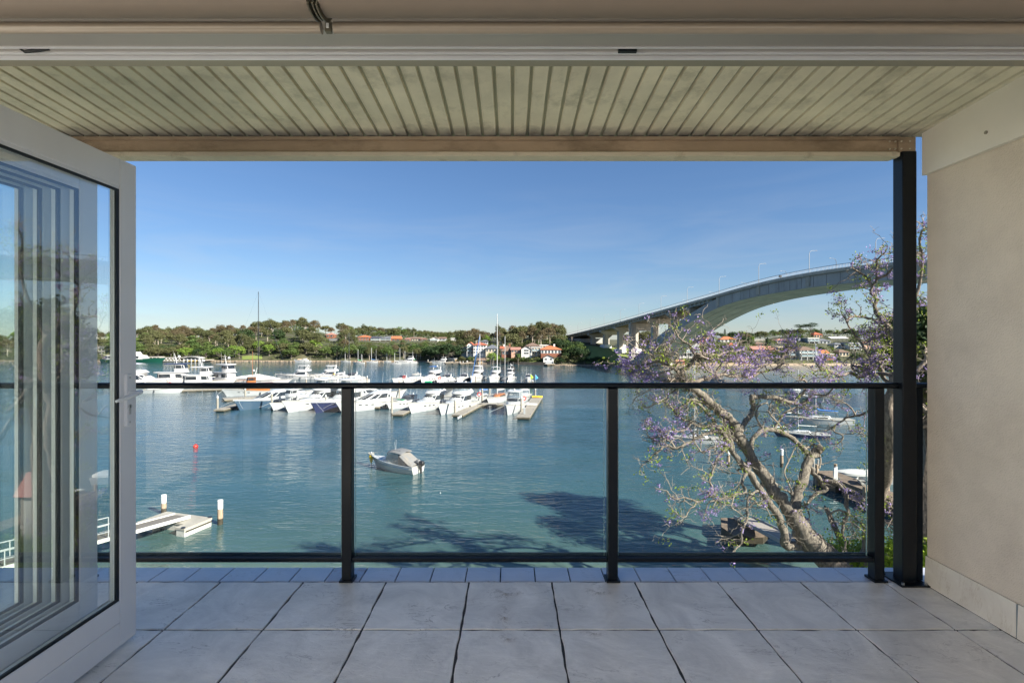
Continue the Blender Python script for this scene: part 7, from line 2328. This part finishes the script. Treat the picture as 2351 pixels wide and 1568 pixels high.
# pontoon and gangway under the tree
zt = .8
t = thing('floating_pontoon', 'old brown timber pontoon in the shade under the purple flowering tree', 'pontoon')
P_ = [onwater(x, y, zt) for x, y in ((1655, 1187), (1741, 1187), (1768, 1216), (1752, 1232), (1686, 1229), (1656, 1209))]
M_old = mat('old_dark_timber', (.17, .125, .09), .9, var=.35, vscale=3, bump=.4, bscale=12)
MB().loft([[(p.x, p.y, z) for p in P_[::-1]] for z in (zt - .5, zt - .06)]).obj('frame', M_piled, t)
x0 = min(p.x for p in P_); x1 = max(p.x for p in P_); y0 = min(p.y for p in P_); y1 = max(p.y for p in P_)
# deck planks clipped to the outline
def inside_span(y):
    xs = []
    n = len(P_)
    for i in range(n):
        a, b = P_[i], P_[(i + 1) % n]
        if (a.y - y) * (b.y - y) < 0: xs.append(a.x + (b.x - a.x) * (y - a.y) / (b.y - a.y))
    return (min(xs), max(xs)) if len(xs) >= 2 else None
yy = y0 + .02
rg = random.Random(4)
while yy < y1 - .18:
    a = inside_span(yy + .09)
    if a: MB().box(a[0], a[1], yy, yy + .165, zt - .055, zt + rg.uniform(-.006, .006)).obj('plank', M_old, t)
    yy += .18
g0 = Vector((17.0, 36.6, .95)); g1 = Vector((15.75, 25.3, 3.0))
d = g1 - g0; gl = math.hypot(d.x, d.y); sl_ = d.z / gl
gt = thing('gangway', 'weathered plank gangway with metal edge rails climbing to the near bank under the tree', 'gangway', g0, math.atan2(d.y, d.x))
pk = MB().box(0, .145, -.62, .62, 0, .035).obj('plank', mat('bleached_plank', (.36, .31, .27), .85, var=.22, vscale=4, stretch=(1, 4, 1)), gt)
for i in range(1, int(gl / .16)):
    q = link('plank', pk.data, gt); q.location = (i * .16, 0, i * .16 * sl_ + rg.uniform(-.003, .003)); q.rotation_euler = (0, -math.atan(sl_), rg.uniform(-.008, .008))
for s in (-1, 1):
    MB().hexa([(-.2, s * .66 - .04, -.14), (gl, s * .66 - .04, -.14 + gl * sl_), (gl, s * .66 + .04, -.14 + gl * sl_), (-.2, s * .66 + .04, -.14), (-.2, s * .66 - .04, .1), (gl, s * .66 - .04, .1 + gl * sl_), (gl, s * .66 + .04, .1 + gl * sl_), (-.2, s * .66 + .04, .1)]).obj('edge_rail', mat('dull_metal_rail', (.36, .37, .38), .4, metal=.4), gt)
# second jetty further right
t = dock('brown plank jetty running out from the right bank below the blue hulled sloop', (30.2, 48.6, 0), (32.4, 24, 0), 1.9, z=1.25, name='jetty', m=M_old)
for (x, y, h) in ((29.2, 48.0, 2.0), (31.4, 48.6, 1.9), (29.7, 42.2, 1.6), (31.8, 42.4, 1.7)):
    pt = thing('jetty_pile', 'short timber post carrying the brown plank jetty, %s' % {2.0: 'outer left', 1.9: 'outer right', 1.6: 'inner left', 1.7: 'inner right'}[h], 'post', (x, y, 0))
    MB().cyl(0, 0, -1.5, h, .15, .14, 10).obj('shaft', M_pilew, pt)
bx = thing('landing_board', 'upright white board fixed at the outer part of the brown jetty', 'board', (29.25, 45.3, 1.2), .2)
MB().hexa([(-.22, -.05, 0), (.22, -.05, 0), (.22, .05, 0), (-.22, .05, 0), (-.16, -.05, 1.15), (.2, -.05, 1.3), (.2, .05, 1.3), (-.16, .05, 1.15)]).obj('board', M_gel, bx)
for i, (x, lab) in enumerate(((1868.5, 'left'), (1878, 'right'))):
    q = at(x, 1080, 48.5)
    pp = thing('thin_post', 'thin pale post at the outer tip of the brown jetty, %s one' % lab, 'post', (q.x, q.y, 0))
    MB().cyl(0, 0, -1, HC + (778 - 1056) / FL * 48.5, .09, n=8).obj('shaft', M_gel2, pp)
    MB().cyl(0, 0, HC + (778 - 1056) / FL * 48.5, HC + (778 - 1054) / FL * 48.5, .11, n=8).obj('cap', M_greyh, pp)
tn = thing('covered_tender', 'white covered workboat moored beside the brown jetty at the right', 'workboat', (34.6, 49.3, 0), R(172))
autosm(MB().loft(hull_pts(5.2, 2.1, .7, .95, rake=.4)).obj('hull', M_gel, tn), 50)
shell(tn, 'cover', [(.72, 2.4, -2.6, 1.02), (.92, 2.3, -2.6, 1.0), (1.05, 1.6, -2.4, .7)], M_canvas, p=2.6)
tn2 = small_dinghy('white open dinghy tied in front of the covered workboat', (36.5, 44.5, .05), 3.2, 2.6, M_gel2, M_gel)
small_dinghy('small upturned pale dinghy lying on the brown jetty', (30.9, 44.2, 1.27), 1.5, 1.3, M_gel2, M_gel2)
lp = thing('leaning_timber', 'dark broken timber pile leaning out of the water below the curved branch', 'timber')
MB().tube([at(1897, 1166, 29.5), at(1910, 1195, 29.4), at(1945, 1275, 29)], [.12, .15, .17], 7).obj('shaft', M_old, lp)
MB().tube([at(1893, 1160, 29.7), at(1926, 1222, 29.5)], [.05, .07], 6).obj('iron_strap', M_stripe, lp)
bs = thing('boat_shed', 'white boarded shed with red roof seen in the gap between column and wall', 'shed')
for i in range(13):
    z = 1.5 + i * .24
    MB().box(24.75, 26.0, 30.0 - (.015 if i % 2 else 0), 30.15, z, z + .235).obj('plank', M_gel2, bs)
MB().box(24.8, 26.0, 30.16, 31.3, .5, 4.62).obj('wall', M_gel2, bs)
MB().hexa([(24.6, 29.7, 4.63), (26.2, 29.7, 4.63), (26.2, 31.6, 4.63), (24.6, 31.6, 4.63), (24.9, 30.6, 5.9), (26.2, 30.6, 5.9), (26.2, 30.8, 5.9), (24.9, 30.8, 5.9)]).obj('roof', mat('red_metal_roof', (.24, .045, .035), .6, var=.1), bs)

# ================================================================ the jacaranda
M_jbark = mat('jacaranda_bark', (0.055, 0.045, 0.036), .95, col2=(.27, .225, .175), vscale=13, stretch=(1.0, 1.0, .3), bump=1.0, bscale=11, detail=10)
M_jtwig = mat('jacaranda_twig', (0.23, 0.19, 0.15), .9, var=.25, vscale=3)
M_blos = leaf_mat('jacaranda_blossom', (0.19, 0.12, 0.33), (0.40, 0.31, 0.54), .3)
M_jleaf = leaf_mat('jacaranda_young_leaf', (0.17, 0.24, 0.03), (0.34, 0.40, 0.06), .35)
def depth1(x, y): return 22.6 + 1.7 * math.sin((x - 1700) * .0105) + 1.1 * math.cos(y * .012 + 1)
def depth2(x, y): return 21.0 + 1.2 * math.sin((x - 1900) * .02) + .9 * math.cos(y * .010)
TW, BLO, LEA = [], [], []
def jitterline(p, d, L, rg, n=5, wild=.5, droop=0):
    pts = [p]
    d = d.normalized()
    for i in range(n):
        d = (d + Vector((rg.gauss(0, wild), rg.gauss(0, wild), rg.gauss(0, wild) - droop))).normalized()
        pts.append(pts[-1] + d * (L / n) * rg.uniform(.7, 1.3))
    return pts, d
class Tree:
    def __init__(s, label, name, dfun, seed, blossom=.55, leaf=.22):
        s.root = thing(name, label, 'tree')
        s.df = dfun; s.rg = random.Random(seed); s.tw = MB(); s.bl = []; s.lf = []; s.pb, s.pl = blossom, leaf
    def pt(s, x, y): return at(x, y, s.df(x, y))
    def limb(s, pts, w0, w1, name='branch', spawn=1.0, wob=.035, sub=3):
        """pts in picture units of the outline; w0, w1 widths in the same units"""
        P = [s.pt(*p) for p in pts]
        # smooth resample
        Q, Rr = [], []
        n = len(P)
        for i in range(n - 1):
            p0, p1, p2, p3 = P[max(0, i - 1)], P[i], P[i + 1], P[min(n - 1, i + 2)]
            for k in range(sub):
                t = k / sub
                v = .5 * ((2 * p1) + (p2 - p0) * t + (2 * p0 - 5 * p1 + 4 * p2 - p3) * t * t + (3 * p1 - p0 - 3 * p2 + p3) * t ** 3)
                Q.append(v)
        Q.append(P[-1])
        sc = P[0].y / FL
        for i, q in enumerate(Q):
            u = i / (len(Q) - 1)
            w = (w0 + (w1 - w0) * u) * .5 * sc
            Rr.append(w * (1 + s.rg.uniform(-.10, .12)))
            if 0 < i < len(Q) - 1:
                Q[i] = q + Vector((s.rg.gauss(0, wob), s.rg.gauss(0, wob), s.rg.gauss(0, wob))) * min(1, w * 6)
        mb = MB().tube(Q, Rr, 10 if w0 > 12 else 7)
        if w0 > 12:      # knobbly bark
            for i, v in enumerate(mb.v):
                a = mnoise.noise(Vector(v) * 3.1) * .05 * min(1, w0 / 30)
                c = Q[min(len(Q) - 1, i // 10)]
                dv = Vector(v) - c
                if dv.length > 1e-4: mb.v[i] = tuple(c + dv * (1 + a / max(.05, dv.length)))
        o = autosm(mb.obj(name, M_jbark if w0 > 5 else M_jtwig, s.root), 60)
        if spawn:
            acc = 0; nxt = .25
            for i in range(1, len(Q)):
                seg = (Q[i] - Q[i - 1]).length
                acc += seg
                u = i / (len(Q) - 1)
                while acc > nxt:
                    nxt += s.rg.uniform(.22, .5) / spawn
                    if u < .15 and w0 > 8: continue
                    tdir = (Q[i] - Q[i - 1]).normalized()
                    side = tdir.cross(Vector((s.rg.gauss(0, 1), s.rg.gauss(0, 1), s.rg.gauss(0, 1)))).normalized()
                    dd = side * .9 + tdir * .5 + Vector((0, 0, s.rg.uniform(-.25, .45)))
                    s.grow(Q[i].copy(), dd, s.rg.uniform(.45, 1.25), min(.026, Rr[i] * .6), 0)
            s.grow(Q[-1].copy(), (Q[-1] - Q[-2]), s.rg.uniform(.5, 1.0), Rr[-1] * .8, 0)
        return o
    def grow(s, p, d, L, r, lv):
        pts, de = jitterline(p, Vector(d), L, s.rg, 5, .42)
        k = len(pts)
        s.tw.tube(pts, [max(.0055, r * (1 - .6 * i / (k - 1))) for i in range(k)], 4 if lv == 0 else 3, False)
        if lv < 2:
            for i in range(1, k):
                if s.rg.random() < (.75 if lv == 0 else .45):
                    dd = (pts[i] - pts[i - 1]).normalized() * .5 + Vector((s.rg.gauss(0, .8), s.rg.gauss(0, .8), s.rg.gauss(0.1, .6)))
                    s.grow(pts[i].copy(), dd, L * s.rg.uniform(.35, .62), r * .62, lv + 1)
        x = s.rg.random()
        dens = mnoise.noise(p * .75 + Vector((3, 1, 7))) + (.10 if p.z > 12.2 else -.10)
        if lv > 0:
            if x < s.pb * (.10 + 2.4 * max(0, dens - .05)): s.bl.append((pts[-1], s.rg.uniform(.07, .14)))
            elif x > 1 - s.pl * (.5 + 1.2 * max(0, -dens) + .4): s.lf.append((pts[-1], s.rg.uniform(.10, .2)))
    def finish(s):
        o = s.tw.obj('twigs', M_jtwig, s.root); o['kind'] = 'stuff'
        rs = np.random.RandomState(5)
        for nm, lst, m, size, cnt in (('blossoms', s.bl, M_blos, .046, 13), ('young_leaves', s.lf, M_jleaf, .05, 12)):
            if not lst: continue
            C = np.concatenate([rs.normal(size=(cnt, 3)) * r * np.array([.8, .8, .6]) + np.array([*p]) for p, r in lst])
            V, F = quads(C, size * (.6 + .8 * rs.rand(len(C))), None, .55, rs)
            oo = link(nm, npmesh(nm, V, F, m), s.root); oo['kind'] = 'stuff'
J = Tree('large half bare jacaranda with purple blossoms leaning over the water behind the right glass', 'jacaranda_tree', depth1, 3, .40, .06)
J.limb([(1985, 1385), (1940, 1325), (1912, 1292), (1897.6, 1276), (1872.6, 1254), (1847.6, 1229), (1832, 1204), (1816.4, 1176)], 66, 36, 'trunk', 0)
J.limb([(1816.4, 1178), (1794.5, 1151), (1776, 1126), (1763, 1104), (1745, 1078), (1730, 1059), (1708.8, 1022.5), (1691.6, 998.9), (1688, 985)], 29, 24, 'branch', .25)
J.limb([(1688.5, 992), (1686, 975), (1670, 956), (1650, 942), (1627.5, 923.6), (1607, 903), (1591, 891), (1572, 878), (1560, 868)], 22, 13, 'branch', .6)
J.limb([(1562, 870), (1562.6, 858), (1576.8, 844.4), (1595, 822), (1600, 812)], 12, 8, 'branch', 1)
J.limb([(1820, 1186), (1824, 1173), (1830.5, 1144.8), (1838, 1116.7), (1850.8, 1079), (1860, 1051), (1872, 1036), (1881, 1027)], 23, 19, 'branch', .2)
J.limb([(1860, 1050), (1857, 1045), (1841.4, 1026), (1819.5, 1007.3), (1797.7, 993.3), (1779, 987), (1763, 985.5), (1745, 990), (1733, 999), (1727, 1018), (1722, 1045), (1716, 1066)], 12, 9, 'branch', .6)
J.limb([(1878, 1284), (1847.6, 1252), (1819.5, 1254), (1806, 1255), (1799.5, 1240), (1799, 1223), (1791.4, 1194.8), (1775.8, 1169.8), (1756, 1140.6), (1736.7, 1112.7), (1717.4, 1082.7), (1698, 1061), (1676.6, 1026.8), (1665.9, 1001)], 20, 12, 'branch', .35)
J.limb([(1667, 1004), (1652, 984.5), (1640, 970), (1631.6, 956), (1618, 941), (1600, 925), (1580.8, 915.4)], 9, 4, 'branch', 1)
J.limb([(1682, 1032), (1678, 1011), (1672, 997), (1670, 984.5), (1664, 972), (1661, 961)], 10, 8, 'branch', .4)
J.limb([(1700, 990), (1706.8, 976.4), (1717, 962), (1727, 946), (1729, 931.7), (1726, 918), (1728, 911), (1740, 911), (1763.6, 911.4), (1785, 913), (1802, 919), (1818, 923.5), (1828, 918), (1836, 909), (1846, 900), (1851, 890), (1853, 880)], 13, 6, 'branch', .8)
J.limb([(1802, 920), (1825, 927), (1846.5, 925.5), (1858, 913), (1871, 905), (1895, 907), (1908, 897), (1914, 888)], 7, 3, 'branch', 1.1)
J.limb([(1558, 869), (1590, 875), (1623.5, 870.8), (1641.8, 862.6), (1664, 860.6), (1684, 864.7), (1705, 863), (1725, 865.7), (1741, 856.6), (1757, 852), (1773.8, 848.4), (1790, 840), (1800, 832)], 9, 4, 'branch', 1.1)
J.limb([(1595, 822), (1604, 828), (1611, 836), (1617, 841), (1622, 849)], 6, 4, 'branch', .8)
J.limb([(1600, 820), (1611, 817), (1613, 803), (1616, 793), (1618, 780), (1626.5, 770), (1634, 760), (1642, 752)], 6, 2.5, 'branch', 1.3)
J.limb([(1600, 822), (1590, 805), (1580.8, 789.5), (1572, 785), (1562.6, 779.4), (1555, 768), (1549, 757)], 6, 2.5, 'branch', 1.6)
J.limb([(1560, 862), (1553, 850), (1540, 842), (1524, 836), (1509.8, 830), (1490, 836), (1469, 838), (1452, 842), (1436, 838)], 8, 2.5, 'branch', 2.0)
J.limb([(1540, 842), (1533, 832), (1530, 818), (1530, 803.7), (1538, 792), (1546, 781)], 5, 2.5, 'branch', 1.8)
J.limb([(1524, 836), (1515, 815), (1508, 800), (1505.7, 783.4), (1508, 770)], 5, 2, 'branch', 2.0)
J.limb([(1509.8, 830), (1495, 815), (1480, 806), (1468, 795), (1462, 785)], 4.5, 2, 'branch', 2.2)
J.limb([(1547, 846), (1520, 856), (1500, 862), (1478, 858), (1460, 866)], 5, 2, 'branch', 2.0)
J.limb([(1600, 818), (1625, 812), (1650, 815), (1672, 806), (1690, 808), (1708, 800)], 5, 2, 'branch', 1.8)
J.limb([(1641, 862), (1652, 842), (1668, 830), (1690, 825), (1712, 828), (1730, 818)], 5, 2, 'branch', 1.7)
J.limb([(1725, 865), (1745, 842), (1768, 835), (1790, 825), (1806, 812), (1811, 800), (1808, 786)], 5, 2, 'branch', 1.8)
J.limb([(1595, 893), (1580, 897), (1563, 888), (1545, 899), (1530, 910), (1524, 925)], 6, 3, 'branch', 1.2)
J.limb([(1592, 890), (1570, 880), (1550, 884), (1530, 876), (1508, 883), (1490, 895), (1475, 905), (1460, 912), (1452, 925)], 5, 2, 'branch', 1.2)
J.limb([(1650, 943), (1640, 935), (1629.6, 933.7), (1615, 924), (1601, 919.5), (1588, 918), (1575, 926), (1562, 935)], 9, 4, 'branch', 1.2)
J.limb([(1665, 986), (1652, 980), (1632, 978), (1611, 980), (1598, 976), (1587, 970), (1568, 962), (1550.4, 948), (1538, 932), (1524, 922), (1505, 926), (1490, 935)], 7, 3, 'branch', 1.6)
J.limb([(1587, 970), (1575, 985), (1560, 992), (1545, 985), (1525, 992), (1505, 985), (1492, 975)], 5, 2, 'branch', 1.5)
J.limb([(1690, 1012), (1675, 1000), (1660, 992.6), (1645, 991), (1631.6, 994.6), (1615, 999), (1601, 1004.8), (1588, 1012), (1574.7, 1019), (1562, 1026), (1550, 1029), (1535, 1024), (1522, 1027), (1509.8, 1039), (1498, 1045), (1490, 1058)], 9, 3, 'branch', 1.1)
J.limb([(1550, 1029), (1540, 1015), (1525, 1008), (1512, 1000), (1500, 1008), (1488, 1003)], 5, 2, 'branch', 1.8)
J.limb([(1680, 1020), (1672, 1021), (1655, 1022), (1640, 1026), (1625, 1032), (1614, 1040), (1605, 1031), (1597, 1018)], 6, 3, 'branch', 1.2)
J.limb([(1678, 1017), (1672, 1024), (1660, 1038), (1648.7, 1050.5), (1643, 1062), (1638, 1074), (1634, 1090), (1629, 1106), (1635.8, 1119), (1629, 1132), (1620.8, 1142.8), (1611, 1149), (1601.4, 1151.4), (1585, 1146), (1569, 1142), (1552, 1146), (1540, 1140)], 6, 3, 'branch', 1.0)
J.limb([(1601, 1151), (1594, 1162), (1584, 1168.5), (1578, 1178), (1573.5, 1187), (1560, 1184), (1552, 1175)], 4, 2, 'branch', 1.3)
J.limb([(1722, 1075), (1717, 1082), (1711, 1090), (1706.6, 1098), (1704.5, 1112.7), (1711, 1120), (1712, 1130), (1700, 1133), (1687, 1134), (1675, 1140), (1661.5, 1142.8), (1645, 1148), (1629, 1151)], 7, 3, 'branch', 1.3)
J.limb([(1748, 1126), (1736.7, 1127), (1726, 1134), (1719.5, 1142), (1715, 1166.4), (1716, 1180), (1715, 1194), (1707, 1210), (1702, 1222), (1703, 1238), (1700, 1250), (1691, 1258), (1683, 1266)], 6, 3, 'branch', .9)
J.limb([(1719, 1142), (1732, 1148), (1742, 1160), (1752, 1158), (1762, 1170), (1768, 1185)], 4, 2, 'branch', 1.5)
J.limb([(1687, 1134), (1682, 1150), (1680, 1165), (1690, 1172), (1700, 1180)], 4, 2, 'branch', 1.4)
J.limb([(1855, 1068), (1863, 1080), (1874, 1092), (1884, 1103), (1888, 1112), (1897.6, 1123), (1894, 1127), (1880, 1131), (1868, 1138), (1856, 1152)], 12, 6, 'branch', .6)
J.limb([(1888, 1110), (1898, 1105), (1913, 1107), (1924, 1112), (1932, 1120), (1944.5, 1138.6), (1942, 1152), (1943, 1164), (1947.6, 1176), (1944, 1186), (1938, 1195), (1933.6, 1220), (1937, 1232), (1941, 1241.6)], 10, 5, 'branch', .7)
J.limb([(1941, 1175), (1925, 1170), (1910, 1176), (1902, 1190), (1908, 1202)], 5, 3, 'branch', 1.2)
J.limb([(1938, 1196), (1955, 1200), (1972, 1210), (1985, 1222), (1996, 1226)], 4, 2, 'branch', 1.5)
J.limb([(1932, 1118), (1948, 1122), (1965, 1130), (1985, 1140), (1999, 1146)], 4, 2, 'branch', 1.5)
J.limb([(1816, 1172), (1817, 1155), (1821, 1138), (1812, 1130), (1804, 1125), (1790, 1122), (1778, 1119)], 6, 4, 'branch', .5)
J.limb([(1821, 1136), (1812, 1115), (1805, 1098), (1801, 1080), (1812, 1055), (1820, 1040), (1826, 1026)], 4, 3, 'branch', .3)
J.limb([(1846, 1150), (1852, 1165), (1858, 1182)], 5, 3, 'branch', .3)
J.limb([(1881, 1075), (1884, 1058), (1881, 1040), (1882, 1020), (1876, 1012)], 4, 3, 'branch', .6)
J.limb([(1757, 1003), (1752, 985), (1742, 970), (1735, 950), (1745, 930), (1762, 925)], 5, 3, 'branch', 1.0)
J.limb([(1779, 987), (1785, 970), (1800, 950), (1815, 940), (1835, 935), (1850, 940)], 6, 3, 'branch', 1.1)
J.limb([(1797, 993), (1790, 975), (1776, 960), (1765, 945), (1770, 925)], 5, 3, 'branch', 1.1)
J.limb([(2005, 935), (1985, 950), (1965, 955), (1945, 958), (1935, 966), (1920, 975), (1905, 985), (1890, 988)], 6, 2.5, 'branch', 1.2)
J.limb([(1965, 955), (1955, 938), (1940, 925), (1922, 918), (1906, 912)], 4, 2, 'branch', 1.3)
J.limb([(1920, 975), (1915, 990), (1935, 1000), (1932, 1012), (1918, 1020), (1900, 1018)], 4, 2, 'branch', 1.4)
J.finish()
K = Tree('second jacaranda with tall crooked trunk standing behind the black column', 'jacaranda_tree', depth2, 8, .36, .2)
K.limb([(1985, 1360), (1988, 1320), (1992, 1290), (1996, 1240), (2002, 1200), (2015, 1150), (2030, 1100), (2041, 1040), (2044, 990), (2040, 940), (2046, 900), (2058, 860), (2063, 800), (2050, 765)], 34, 16, 'trunk', .15)
K.limb([(2063, 800), (2050, 765), (2045.6, 757), (2029, 740.6), (2015, 721.8), (2008, 700.7), (2012.8, 686.7), (2001, 672.6), (2001, 653.8), (1987, 635), (1973, 625.7), (1958, 616)], 13, 4, 'branch', 1.1)
K.limb([(2003, 655), (2012, 645), (2013, 620), (2012.8, 600), (2022, 588), (2032, 580)], 6, 3, 'branch', 1.6)
K.limb([(2015, 640), (2035, 630), (2052, 615), (2075, 605), (2100, 590)], 6, 3, 'branch', 1.5)
K.limb([(2046, 890), (2045.4, 862), (2010, 858), (1988.6, 859.5), (1974, 866), (1962, 860), (1950, 855.5), (1934, 861.6), (1915.5, 857.5), (1901, 848), (1887, 850), (1880, 842), (1875, 836)], 10, 3, 'branch', 1.2)
K.limb([(2042, 880), (2029, 868.7), (2024, 850), (2019, 836), (2010, 828), (1998.8, 822), (1990, 808), (1978, 789.5), (1968, 775), (1958, 763), (1950, 750), (1944, 738.7), (1934, 722.5)], 10, 3, 'branch', 1.2)
K.limb([(1944, 740), (1949, 731), (1958, 726.6), (1975, 727), (1988.6, 728.6), (2008, 735), (2029, 745), (2045.4, 759)], 5, 6, 'branch', .9)
K.limb([(1998, 822), (2010, 800), (2014, 780), (2010, 765), (2022, 755)], 5, 3, 'branch', 1.3)
K.limb([(2010, 828), (2025, 815), (2032, 798), (2042, 785)], 5, 3, 'branch', 1.5)
K.limb([(1988, 860), (1985, 845), (1995, 838), (1968, 842), (1955, 838), (1960, 850), (1975, 852)], 6, 4, 'branch', .8)
K.limb([(2041, 1040), (2030, 1020), (2012, 1005), (2000, 995)], 6, 3, 'branch', 1.2)
K.limb([(2050, 900), (2075, 870), (2100, 850), (2122, 830)], 12, 8, 'branch', .8)
K.limb([(2075, 870), (2090, 900), (2110, 930), (2130, 945)], 12, 9, 'branch', .8)
K.limb([(2055, 780), (2075, 740), (2095, 700), (2110, 660), (2118, 600), (2112, 560), (2116, 530)], 9, 4, 'branch', 1.6)
K.limb([(2020, 1130), (2035, 1160), (2060, 1190), (2085, 1200)], 5, 3, 'branch', 1.5)
K.limb([(2002, 1200), (2020, 1190), (2035, 1200), (2050, 1215)], 5, 3, 'branch', 1.5)
K.limb([(1995, 1230), (1985, 1215), (1975, 1200), (1960, 1195)], 5, 2, 'branch', 1.5)
K.finish()
# dense tall trees on the near bank, hidden by the right wall but casting shade on the water and mirrored in the door
def near_tree(label, x, y, h, seed, rx, m):
    (V, F), cen = crown(seed=seed, rx=rx, ry=rx, rz=h * .24, clumps=70, per=120, cr=1.0, ls=.13, zc=h * .74, shell=.55)
    t = thing('gum_tree', label, 'gum tree', (x, y, 3.0))
    link('crown', npmesh('crown', V, F, m), t)
    trunk_mb(h * .8, .42, seed, 9, rx * .8, h * .8).obj('trunk', M_jbark, t)
near_tree('dense dark gum tree on the near bank, its edge showing right of the column', 24.6, 25.7, 12.2, 61, 3.8, M_olive_leaf)
near_tree('slender tall gum whose dark foliage shows in the gap beside the right wall', 24.7, 30.0, 13.5, 63, 2.1, M_dark_leaf)
near_tree('dark leafy tree standing behind the gum beside the near bank', 31.0, 17.0, 14, 62, 4.2, M_dark_leaf)
